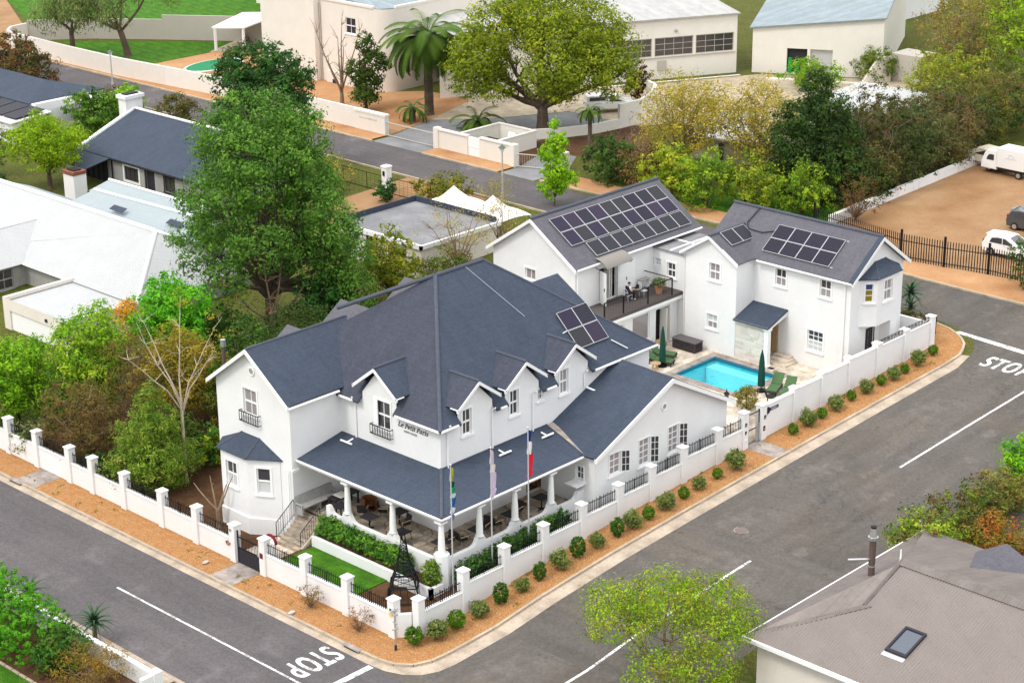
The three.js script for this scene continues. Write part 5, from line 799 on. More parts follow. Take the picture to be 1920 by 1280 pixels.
// veranda furniture
{
  const tb = (p, label) => { const o = thing('veranda_table', label, 'table', p, .0, 'square dark tables on the veranda'); mesh(new RoundedBoxGeometry(.78, .05, .78, 1, .01).translate(0, .73, 0), M.dark, 'tabletop', o); mesh(new MB().cyl([0, .02, 0], [0, .71, 0], .04, .04, 8), M.iron, 'pedestal', o); mesh(new MB().box(-.28, 0, -.03, .28, .04, .03).box(-.03, 0, -.28, .03, .04, .28), M.iron, 'foot', o); return o; };
  const F = .05, ts = [[-1.85, 1.75, 'dark square table at the corner of the veranda'], [.55, 2.1, 'dark square table behind the second column of the street side'], [3.1, 2.1, 'dark square table behind the third column of the street side'], [5.8, 1.9, 'dark square table nearest the wooden entrance screen'], [-2.4, -.65, 'dark square table beside the middle column of the left side'], [-2.3, -3.3, 'dark square table left of the middle column'], [-.75, -2.6, 'dark square table against the left house wall'], [-2.4, -5.5, 'dark square table behind the first column by the steps']];
  ts.forEach(([x, z, l], i) => tb([x, F, z], l));
  const mkc = (p, turn, label, mat = M.wicker) => { const o = thing('veranda_chair', label, 'chair', p, turn, 'wooden armchairs on the veranda'); mesh(new MB().box(-.26, .4, -.26, .26, .45, .26), mat, 'seat', o); mesh(new MB().slab([[-.26, .45, -.24], [.26, .45, -.24], [.26, .92, -.34], [-.26, .92, -.34]], .04), mat, 'backrest', o); for (const [x, z] of [[-.24, -.24], [.24, -.24], [-.24, .24], [.24, .24]]) mesh(new MB().bar([x, 0, z], [x, z > 0 ? .62 : .45, z], .045), M.woodpale, 'leg', o); for (const x of [-.25, .25]) mesh(new MB().bar([x, .64, -.28], [x, .63, .27], .06), M.woodpale, 'armrest', o); return o; };
  const c0 = mkc([-.8, F, -3.75], .7, 'wooden armchair with pale arms at the left house wall, beside the wall table'); const cs = [[-1.2, -1.75, -1.8, 'wooden armchair between the wall table and the middle column'], [-2.3, 2.55, PI, 'armchair tucked in at the corner table against the low wall'], [-1.1, 1.5, -1.6, 'armchair on the house side of the corner table'], [-.4, 1.9, 1.4, 'armchair left of the second street-side table'], [1.5, 1.7, -1.4, 'armchair right of the second street-side table'], [2.2, 1.9, 1.5, 'armchair left of the third street-side table'], [4.1, 1.6, -1.5, 'armchair right of the third street-side table'], [4.9, 1.2, 1.2, 'armchair left of the table nearest the entrance'], [-1.6, -4.6, 2.2, 'armchair beside the brown leather tub seat']];
  for (const [x, z, t, l] of cs) copy(c0, [x, F, z], t, l);
  const br = thing('tub_armchair', 'brown leather tub armchair against the left house wall', 'armchair', [-.75, F, -5.0], -.6); mesh(new MB().add(new THREE.LatheGeometry([[.0, .1], [.4, .1], [.46, .5], [.44, .8], [.36, .82], [.34, .45], [0, .42]].map(q => new THREE.Vector2(...q)), 20, .6, 5)), std({ color: lin(.2, .075, .03), roughness: .45 }), 'shell', br); mesh(new MB().cyl([0, .4, 0], [0, .5, 0], .34, .33, 18), std({ color: lin(.15, .06, .03), roughness: .5 }), 'seat', br);
  const bc = thing('veranda_bench', 'long pale grey bench along the gable wall at the top of the steps', 'bench', [-2.4, F, -7.4], 0); mesh(new MB().box(-1.35, .4, -.3, 1.35, .46, .25), M.grey, 'seat', bc); mesh(new MB().slab([[-1.35, .46, -.28], [1.35, .46, -.28], [1.35, .98, -.4], [-1.35, .98, -.4]], .05), M.grey, 'backrest', bc); for (const x of [-1.28, 0, 1.28]) mesh(new MB().box(x - .05, 0, -.28, x + .05, .4, .22), M.grey, 'leg', bc); for (const x of [-1.33, 1.33]) mesh(new MB().box(x - .04, .6, -.32, x + .04, .66, .26).box(x - .035, .44, .18, x + .035, .6, .25), M.grey, 'armrest', bc);
  const dt = thing('dark_sideboard', 'long dark table with a cloth runner against the wall beside the bench', 'sideboard', [-1.3, F, -6.5]); mesh(new MB().box(-.9, .68, -.35, .9, .74, .35), M.dark, 'top', dt); for (const [x, z] of [[-.82, -.28], [.82, -.28], [-.82, .28], [.82, .28]]) mesh(new MB().box(x - .04, 0, z - .04, x + .04, .68, z + .04), M.dark, 'leg', dt); mesh(new MB().box(-.5, .74, -.36, .2, .752, .36), M.cloth, 'runner', dt);
}

// drain inlets in the kerbs
for (const [x, z, t, l] of [[-9.62, 3.2, 0, 'dark storm drain inlet in the kerb just before the street corner'], [-9.62, -26.6, 0, 'dark storm drain inlet in the kerb by the left crossing slab']]) { const d = thing('drain_inlet', l, 'drain inlet', [x, H(x), z], t); mesh(new MB().box(-.06, -.02, -.5, .06, .1, .5), M.black, 'opening', d); mesh(new MB().box(-.08, .1, -.6, .22, .16, .6), M.coping, 'lid', d); }
for (const [x, z, s, l] of [[-9.3, -1.75, .16, 'white stone lying on the kerb of the left street'], [-8.7, -9.6, .15, 'pale stone in the bark left of the garden gate crossing']]) { const g = new THREE.IcosahedronGeometry(s, 1); g.scale(1.5, .5, .9); solo(g, M.coping2, 'loose_stone', l, 'stone', undefined, [x, H(x) + .18, z]); }
{ const m = thing('manhole_cover', 'round iron manhole cover in the side street', 'manhole cover', [12, H(12) + .012, 11]); mesh(new MB().cyl([0, -.05, 0], [0, .012, 0], .36, .36, 24), M.flueBrown, 'lid', m); mesh(new MB().add(new THREE.RingGeometry(.37, .44, 24).rotateX(-PI / 2).translate(0, .004, 0)), M.coping, 'collar', m); }
// ------------------------------------------------------------ neighbouring houses
const gable = (o, ridge, x0, x1, z0, z1, ye, yr, mat, ov = .3, axis = 'z', nm = 'roof') => { // simple gable roof, ridge along z or x
  const a = new MB(), b = new MB();
  if (axis === 'z') { const s0 = (yr - ye) / (ridge - x0), s1 = (yr - ye) / (x1 - ridge); a.slab([[ridge, yr, z0], [ridge, yr, z1], [x0 - ov, ye - s0 * ov, z1], [x0 - ov, ye - s0 * ov, z0]], .1); b.slab([[ridge, yr, z0], [ridge, yr, z1], [x1 + ov, ye - s1 * ov, z1], [x1 + ov, ye - s1 * ov, z0]], .1); }
  else { const s0 = (yr - ye) / (ridge - z0), s1 = (yr - ye) / (z1 - ridge); a.slab([[x0, yr, ridge], [x1, yr, ridge], [x1, ye - s0 * ov, z0 - ov], [x0, ye - s0 * ov, z0 - ov]], .1); b.slab([[x0, yr, ridge], [x1, yr, ridge], [x1, ye - s1 * ov, z1 + ov], [x0, ye - s1 * ov, z1 + ov]], .1); }
  return [mesh(a, mat, nm, o), mesh(b, mat, nm, o)];
};
{ // white-roofed house on the left
  const o = thing('white_roof_house', 'sprawling house under white corrugated hipped roofs behind the garden trees', 'house'), A = [15, 4.35, -44.9], B = [15, 4.35, -66], ye = 1.15, r = new MB();
  const xm = 9.55; r.slab([A, B, [xm, ye, -66], [xm, ye, -60.7], [13.1, 3.2, -57.4], [xm, ye, -54.2], [xm, ye, -40.2]], .08); mesh(r, M.wroof, 'roof', o, 'large ribbed front slope'); mesh(new MB().slab([A, [xm, ye, -40.2], [20.4, ye, -40.2]], .08), M.wroof, 'roof', o, 'hipped end'); mesh(new MB().slab([A, B, [18.2, 3.1, -66], [18.2, 3.1, -40.2], [20.4, ye, -40.2]], .08), M.broof2, 'roof', o);
  mesh(new MB().slab([[13.1, 3.2, -57.4], [2, 3.2, -57.4], [2, ye, -54.2], [xm, ye, -54.2]], .08).slab([[13.1, 3.2, -57.4], [2, 3.2, -57.4], [2, ye, -60.7], [xm, ye, -60.7]], .08), M.wroof, 'roof', o, 'roof of the side wing');
  mesh(new MB().tube([B, A, [xm, ye, -40.2]], .16, 6).tube([A, [20.4, ye, -40.2]], .14, 6).tube([[13.1, 3.22, -57.4], [2, 3.22, -57.4]], .1, 6), M.trim, 'ridge_cap', o);
  mesh(new MB().slab([[19.3, 3.95, -58.6], [20, 3.95, -46.5], [17.3, 3.0, -44.5], [16.8, 3.0, -59.5]], .08).slab([[19.3, 3.95, -58.6], [20, 3.95, -46.5], [21.4, 3.0, -46], [20.8, 3.0, -60]], .08).slab([[22.4, 3.65, -61], [22.6, 3.65, -49], [21.3, 3.0, -48], [20.7, 3.0, -61.5]], .08).slab([[22.4, 3.65, -61], [22.6, 3.65, -49], [25, 2.4, -47], [24.8, 2.4, -62]], .08), M.broof2, 'roof', o, 'pale blue-grey rear roofs');
  mesh(new MB().tube([[19.3, 3.98, -58.6], [20, 3.98, -46.5]], .11, 6).tube([[22.4, 3.68, -61], [22.6, 3.68, -49]], .11, 6), M.trim, 'ridge_cap', o); for (const [x, z] of [[17.6, -53.5], [18.2, -47.2]]) mesh(new MB().slab([[x, 3.62, z - .8], [x + .5, 3.82, z - .8], [x + .5, 3.82, z + .8], [x, 3.62, z + .8]], .05), M.slate, 'roof_vent', o);
  const w = new MB(); wall(w, fac(9.9, -66, 0, 1), [[0, -1.6], [25.5, -1.6], [25.5, 1.2], [0, 1.2]]); facade(w, fac(2, -54.6, 1, 0), [[0, -2], [7.9, -2], [7.9, 1.2], [0, 1.2]], [[5.3, -.6, 1.5, 1.5, { cols: 2, rows: 2, mat: M.grey }]], o); wall(w, fac(9.9, -40.5, 1, 0), [[0, -1.6], [10.2, -1.6], [10.2, 1.2], [0, 1.2]]); wall(w, fac(20.1, -40.5, 0, -1), [[0, -1], [25, -1], [25, 1.4], [0, 1.4]]); wall(w, fac(2, -60.4, 0, 1), [[0, -2.2], [5.8, -2.2], [5.8, 1.2], [2.9, 3], [0, 1.2]]); w.box(20.1, -1, -60, 24.6, 2.4, -48); mesh(w, M.grey, 'wall', o);
  gutterPipe(o, [9.5, 1.1, -54.2], [9.5, 1.1, -48.5], .06);
  const g = thing('garage', 'flat white-roofed garage with parapet in front of the white-roofed house', 'garage'); const gw = new MB(), f = fac(3.9, -48.3, 0, 1); facade(gw, f, [[0, -2.4], [8, -2.4], [8, 1.35], [0, 1.35]], [], g, [[.8, -1.6, 5.6, 2.1]]); gw.box(3.91, 1.1, -48.3, 10.9, 1.36, -48.0).box(3.91, 1.1, -40.6, 10.9, 1.36, -40.3).box(10.6, -1, -48.0, 10.9, 1.36, -40.6); wall(gw, fac(3.9, -40.3, 1, 0), [[0, -2.4], [7, -2.4], [7, 1.1], [0, 1.1]]); wall(gw, fac(10.9, -48.3, -1, 0), [[0, -2.4], [7, -2.4], [7, 1.1], [0, 1.1]]); mesh(gw, M.cream, 'wall', g); mesh(new MB().box(4.15, .95, -48, 10.6, 1.05, -40.6), M.wroof, 'roof', g); mesh(new MB().box(4.02, -1.6, -47.5, 4.08, .5, -41.9), M.trim, 'garage_door', g); mesh(new MB().box(3.8, .75, -43, 3.9, .95, -42.8), M.dark, 'wall_light', g);
}
{ // dark-roofed cottage
  const o = thing('cottage', 'long cottage with dark blue-grey roof and white end chimney behind the white-roofed house', 'cottage'), f = fac(29.0, -74.4, 0, 1), w = new MB(), y0 = -.3;
  facade(w, f, [[0, y0], [18, y0], [18, 2.75], [0, 2.75]], [[6.2, .95, 2.0, 1.25, { cols: 3, rows: 1, mat: M.dark, trim: 0, sash: false, sill: false }], [9.3, .3, .9, 2.0, { cols: 1, rows: 1, trim: .22, name: 'door', mat: M.dark, glass: M.dark, sill: false }], [11.8, .95, 1.3, 1.25, { cols: 2, rows: 1, mat: M.dark, sash: false }]], o); wall(w, fac(29, -56.4, 1, 0), [[0, y0], [12, y0], [12, 2.75], [6, 4.95], [0, 2.75]]); wall(w, fac(41, -74.4, -1, 0), [[0, y0], [12, y0], [12, 2.75], [6, 4.95], [0, 2.75]]); wall(w, fac(41, -56.4, 0, -1), [[0, y0], [18, y0], [18, 2.75], [0, 2.75]]);
  mesh(w, M.grey, 'wall', o); mesh(new MB().box(28.95, .75, -68.4, 29, .95, -66).box(28.95, 2.2, -68.4, 29, 2.4, -66).box(28.95, .95, -68.4, 29, 2.2, -68.2).box(28.95, .95, -66.2, 29, 2.2, -66), M.trim, 'window_surround', o);
  gable(o, 35, 29, 41, -74.4, -56, 2.75, 5.05, M.slate); mesh(new MB().slab([[35, 5.2, -74.75], [35, 5.2, -74.35], [28.6, 2.75, -74.35], [28.6, 2.75, -74.75]], .25).tube([[35, 5.12, -74.4], [35, 5.12, -56]], .12, 6), M.trim, 'gable_coping', o); mesh(new MB().bar([28.66, 2.55, -74.4], [28.66, 2.55, -56], .16), M.iron, 'gutter', o); mesh(new MB().bar([28.9, 2.5, -69.9], [28.9, .1, -69.9], .1), M.iron, 'downpipe', o);
  const c = mesh(new MB().box(34.1, 3.5, -75.6, 35.9, 6.0, -74.5).box(33.95, 6.0, -75.75, 36.05, 6.3, -74.35), M.white, 'chimney', o); mesh(new MB().box(34.3, 6.3, -75.4, 35.7, 6.42, -74.7), M.black, 'chimney_top', c);
  mesh(new MB().slab([[29.2, 2.7, -74.6], [29.2, 2.7, -69.8], [26.0, 2.15, -69.8], [26.0, 2.15, -74.6]], .08), M.slate, 'porch_roof', o); mesh(new MB().box(26.0, 2.0, -74.6, 26.1, 2.14, -69.8).box(26.05, 0, -70, 26.2, 2.1, -69.85).box(26.05, 0, -72.6, 26.2, 2.1, -72.45), M.trim, 'porch_post', o); mesh(new MB().box(28.88, .1, -74, 28.95, 2.3, -70.6), M.black, 'porch_opening', o); for (let i = 0; i < 4; i++) mesh(new MB().box(28.8, .1, -73.6 + i * .75, 28.86, 2.2, -73.5 + i * .75), M.dark, 'door_frame', o);
  const b = thing('garden_chimney', 'white barbecue chimney with red brick cap beside the cottage', 'chimney', [23.6, 0, -67.7]); mesh(new MB().box(-.6, -.2, -.75, .6, 2.7, .75), M.white, 'stack', b); mesh(new MB().box(-.66, 2.7, -.8, .66, 3.0, .8), M.brick, 'brick_cap', b); mesh(new MB().box(-.4, 3.0, -.5, .4, 3.1, .5), M.black, 'flue', b);
  const y = thing('garden_wall', 'low grey yard wall with rough red brickwork left of the barbecue chimney', 'wall'); mesh(new MB().box(18, -.6, -75, 18.2, 1.0, -66), M.greige, 'wall_panel', y); mesh(new MB().box(18.4, -.4, -70.5, 22.6, .6, -68), M.brick, 'brick_bed', y);
}
{ // blue-roofed house at the left edge
  const o = thing('blue_roof_house', 'white house with grey-blue roof and black solar water panels at the left edge', 'house'), w = new MB(); const f = fac(30.5, -112, 0, 1); facade(w, f, [[0, -.2], [24.5, -.2], [24.5, 2.35], [0, 2.35]], [[19.6, .9, 1.5, 1.1, { cols: 3, rows: 1, mat: M.dark, sash: false, glass: M.dark }]], o); wall(w, fac(30.5, -87.5, 1, 0), [[0, 0], [9, 0], [9, 3.2], [4, 2.9], [4, 2.5], [0, 2.35]]); w.box(34.6, 2.2, -112, 39, 3, -90); mesh(w, M.white, 'wall', o);
  mesh(new MB().slab([[30.2, 2.45, -112], [30.2, 2.45, -87.3], [34.7, 2.75, -87.3], [34.7, 2.75, -112]], .1), M.white, 'flat_roof', o); mesh(new MB().slab([[34.3, 3.05, -112], [34.3, 3.05, -90.5], [38.7, 4.1, -94], [38.7, 4.1, -112]], .1).slab([[38.7, 4.1, -94], [34.3, 3.05, -90.5], [43, 3.05, -90.5]], .1), M.slate, 'roof', o);
  for (let i = 0; i < 5; i++) mesh(new MB().slab([[31.0, 2.7, -99.5 + i * 2.4], [31.0, 2.7, -97.3 + i * 2.4], [34.2, 3.0, -97.3 + i * 2.4], [34.2, 3.0, -99.5 + i * 2.4]], .08), M.pv2, 'solar_panel', o);
  const s = thing('shade_tent', 'small white shade cover among the shrubs beside the far street', 'shade cover', [41, .8, -90.5]); mesh(new MB().slab([[-2, 1.4, -2.4], [-2, 1.5, 2.4], [0, 2.0, 2.6], [0, 1.9, -2.6]], .04).slab([[2, 1.5, -2.4], [2, 1.5, 2.4], [0, 2.0, 2.6], [0, 1.9, -2.6]], .04), M.cloth, 'canopy', s); for (const [x, z] of [[-1.9, -2.2], [-1.9, 2.2], [1.9, -2.2], [1.9, 2.2]]) mesh(new MB().bar([x, -.1, z], [x, 1.45, z], .06), M.trim, 'post', s);
}
{ // grey flat-roofed building behind the guesthouse
  const o = thing('flat_roof_building', 'low cream building with grey flat roof and dark parapet beyond the guesthouse', 'building'), w = new MB(); facade(w, fac(28.6, -40.2, 0, 1), [[0, -.2], [9, -.2], [9, 2.75], [0, 2.75]], [[3.2, .5, .9, 1.9, { cols: 1, rows: 2, mat: M.dark }], [5.6, .9, .9, 1.2, { cols: 2, rows: 1, mat: M.dark }]], o); wall(w, fac(28.6, -31.2, 1, 0), [[0, -.2], [8.2, -.2], [8.2, 2.75], [0, 2.75]]); w.box(28.65, 2.75, -40.4, 36.8, 3.15, -40.15).box(36.6, 0, -40.15, 36.85, 3.15, -31.2); mesh(w, M.cream, 'wall', o);
  mesh(new MB().box(28.6, 2.7, -40.1, 36.6, 2.85, -31.2), M.flat, 'flat_roof', o); mesh(new MB().box(28.4, 2.6, -40.2, 28.6, 2.95, -31).box(28.4, 2.6, -31.2, 36.9, 2.92, -31), M.trim, 'fascia', o); mesh(new MB().box(28.7, 2.86, -40.1, 36.6, 3.3, -40.0).box(36.5, 2.86, -40, 36.6, 3.3, -31.2), M.slate, 'parapet_flashing', o);
  for (const [z, k] of [[-38.2, 'left'], [-36, 'middle']]) { const l = thing('wall_lantern', 'black wall lantern on the cream building, ' + k + ' one', 'lantern', [28.4, 2.0, z]); mesh(new MB().cyl([0, 0, 0], [0, .4, 0], .09, .14, 6), M.glass, 'lantern_glass', l); mesh(new MB().cyl([0, .4, 0], [0, .6, 0], .18, .02, 6).bar([0, .5, 0], [.2, .5, 0], .04), M.iron, 'bracket', l); }
  const tent = (x, z, label) => { const t = thing('stretch_tent', label, 'tent', [x, .7, z], 0, 'white peaked tents'), n = 14, b = new MB(), P = (i, j) => { const a = i / n * 2 - 1, c = j / n * 2 - 1, r = Math.max(Math.abs(a), Math.abs(c)), ed = Math.min(Math.abs(a), Math.abs(c)); return [a * 2.1, 1.75 + 1.65 * Math.pow(1 - r, 1.7) + .22 * Math.pow(r, 3) * (1 - ed * ed) * 1.0, c * 2.1]; }; for (let i = 0; i < n; i++) for (let j = 0; j < n; j++) b.quad(P(i, j), P(i, j + 1), P(i + 1, j + 1), P(i + 1, j)); mesh(b, M.cloth, 'canopy', t); for (const [a, c] of [[-1, -1], [1, -1], [-1, 1], [1, 1]]) mesh(new MB().bar([a * 2.05, 0, c * 2.05], [a * 2.05, 1.75, c * 2.05], .07), M.trim, 'pole', t); };
  tent(38.6, -37.8, 'white peaked tent by the back street, left one'); tent(38.7, -33.6, 'white peaked tent by the back street, right one');
  const fp = thing('gate_pillar', 'white gate pillar with lantern beside the back street', 'pillar', [41.4, .75, -48.6]); mesh(new MB().box(-.3, 0, -.3, .3, 2.3, .3).box(-.36, 2.3, -.36, .36, 2.42, .36), M.white, 'shaft', fp); mesh(new MB().box(-.38, 1.6, -.1, -.3, 2, .1), M.iron, 'lantern', fp);
  const fg = thing('yard_fence', 'dark mesh yard fence and gate either side of the white pillar', 'fence'); for (const [a, b] of [[[41.4, -60], [41.4, -49.1]], [[41.4, -48.1], [41.6, -44.8]]]) { const m = new MB(), L = Math.hypot(b[0] - a[0], b[1] - a[1]), n = Math.round(L / .5); for (let i = 0; i <= n; i++) m.bar([lerp(a[0], b[0], i / n), .7, lerp(a[1], b[1], i / n)], [lerp(a[0], b[0], i / n), 2.2, lerp(a[1], b[1], i / n)], i % 6 ? .015 : .06); for (let k = 0; k < 7; k++) m.bar([a[0], .85 + k * .22, a[1]], [b[0], .85 + k * .22, b[1]], k % 6 ? .012 : .05); mesh(m, M.iron, 'mesh_panel', fg).userData.kind = 'stuff'; }
}
{ // taupe corrugated roof, bottom right
  const o = thing('corrugated_roof_house', 'cream house with weathered taupe corrugated roof, skylight and steel flue in the foreground', 'house'), E = [-.95, 2, 21.0], K = [3.3, 3.23, 24.7], Rg = [6.7, 4.22, 24.5];
  const mr = new MB().slab([E, K, Rg, [6.7, 4.22, 48], [-.95, 2, 48]].map(q => [q[0], q[1] - .02, q[2]]), .06), cy = z => .016 * Math.cos(z * 2 * PI / .152); for (let z = 21.04; z < 44; z += .019) { const z1 = z + .019, xm = t => t < 24.65 ? -.95 + (t - 21) / 3.7 * 4.25 : 6.68, py = (x, t) => 2.02 + (x + .95) * .2902 + cy(t); mr.quad([-1.0, py(-1.0, z), z], [-1.0, py(-1.0, z1), z1], [xm(z1), py(xm(z1), z1), z1], [xm(z), py(xm(z), z), z]); } mesh(mr, M.taupe2, 'roof', o, 'corrugated main slope'); mesh(new MB().slab([E, K, [10.1, 3.23, 24.7], [14.35, 2, 21.0]], .08), M.taupes, 'roof', o, 'smooth weathered hip end'); mesh(new MB().slab([Rg, [6.7, 4.22, 48], [14.35, 2, 48], [14.35, 2, 21], [10.1, 3.23, 24.7]], .08), M.taupe, 'roof', o, 'far slope');
  mesh(new MB().slab([[3.25, 3.3, 24.7], [-.95, 2.05, 20.95], [-.8, 2.05, 21.4], [3.3, 3.3, 25.05]], .03), M.taupe, 'hip_flashing', o); mesh(new MB().bar([3.25, 3.27, 24.66], [6.7, 4.27, 24.46], .14), M.taupes, 'rake_edge', o); mesh(new MB().slab([[6.7, 4.32, 24.4], [6.7, 4.32, 48], [6.25, 4.17, 48], [6.25, 4.17, 24.4]], .03).slab([[6.7, 4.32, 24.4], [6.7, 4.32, 48], [7.15, 4.17, 48], [7.15, 4.17, 24.4]], .03), M.taupe, 'ridge_cap', o);
  mesh(new MB().poly([K, [10.1, 3.23, 24.7], [6.7, 4.18, 24.62]]), M.cream, 'gable_wall', o); mesh(new MB().cyl([6.65, 4.1, 24.35], [6.65, 4.75, 24.35], .05, .03, 6), M.trim, 'finial', o);
  const w = new MB(); wall(w, fac(-.5, 21.4, 0, 1), [[0, -2], [27, -2], [27, 2], [0, 2]]); wall(w, fac(13.9, 21.4, -1, 0), [[0, -2], [14.4, -2], [14.4, 2], [0, 2]]); mesh(w, M.cream, 'wall', o); mesh(new MB().box(-1.12, 1.82, 20.9, -.92, 2.0, 48).box(-.92, 1.86, 20.86, 14.4, 1.95, 20.93), M.trim, 'fascia', o); mesh(new MB().cyl([-.52, .6, 24.9], [-.62, .6, 24.9], .1, .1, 12), M.steel, 'wall_vent', o);
  const sl = (u, v, n) => { const s = .29, L = Math.hypot(1, s); return [2.85 - u / L, 2 + .29 * (2.85 + .95) - u * s / L + n, 27.2 + v]; }; const bxs = (b, u0, u1, v0, v1, n0, n1) => { const q = [[u0, v0], [u1, v0], [u1, v1], [u0, v1]], Tt = q.map(k => sl(...k, n1)), B = q.map(k => sl(...k, n0)); b.poly(Tt); for (let i = 0; i < 4; i++) { const j = (i + 1) % 4; b.quad(B[i], B[j], Tt[j], Tt[i]); } };
  const sf = new MB(), sg = new MB(), sa = new MB(); bxs(sf, 0, 1.75, 0, .1, 0, .16); bxs(sf, 0, 1.75, 1.0, 1.1, 0, .16); bxs(sf, 0, .12, .1, 1, 0, .16); bxs(sf, 1.6, 1.75, .1, 1, 0, .16); bxs(sg, .12, 1.6, .1, 1, .05, .1); bxs(sa, 1.75, 2.0, -.05, 1.1, .01, .05); const sk = mesh(sf, M.dark, 'skylight', o); mesh(sg, new THREE.MeshPhysicalMaterial({ color: lin(.035, .05, .075), roughness: .06, clearcoat: 1 }), 'pane', sk); mesh(sa, M.alu, 'apron', sk);
  const fl = mesh(new MB().cyl([7.4, 2.4, 22.3], [7.4, 4.35, 22.3], .17, .17, 16), M.flueBrown, 'flue', o); mesh(new MB().cyl([7.4, 4.35, 22.3], [7.4, 4.5, 22.3], .25, .25, 16).cyl([7.4, 4.5, 22.3], [7.4, 4.95, 22.3], .2, .13, 16), M.steel, 'cowl', fl); mesh(new MB().cyl([7.4, 4.95, 22.3], [7.4, 5.05, 22.3], .14, .14, 12), M.black, 'cap', fl); mesh(new MB().cyl([7.4, 2.9, 22.3], [7.4, 2.98, 22.3], .19, .19, 16), M.steel, 'band', fl); mesh(new MB().bar([7.4, 3.3, 22.3], [6.2, 3.5, 21.7], .09), M.steel, 'stay', fl);
  const g = thing('grey_gabled_annex', 'small grey gabled roof with white eaves at the right edge behind the corrugated roof', 'outbuilding'); gable(g, 26.3, 9, 13.2, 24.4, 29, 2.2, 3.35, M.slate2, .2, 'x'); mesh(new MB().box(13.1, .2, 24.5, 13.2, 2.2, 29).box(9, .2, 28.7, 13.1, 2.2, 28.9), M.white, 'wall', g); mesh(new MB().box(8.9, 2.0, 29.05, 13.3, 2.2, 29.2), M.trim, 'fascia', g); mesh(new MB().box(11.4, 1.2, 22.2, 12.6, 2.0, 22.4).box(11.4, 1.2, 22.4, 11.6, 2.0, 24.3), M.grey, 'parapet', g);
}
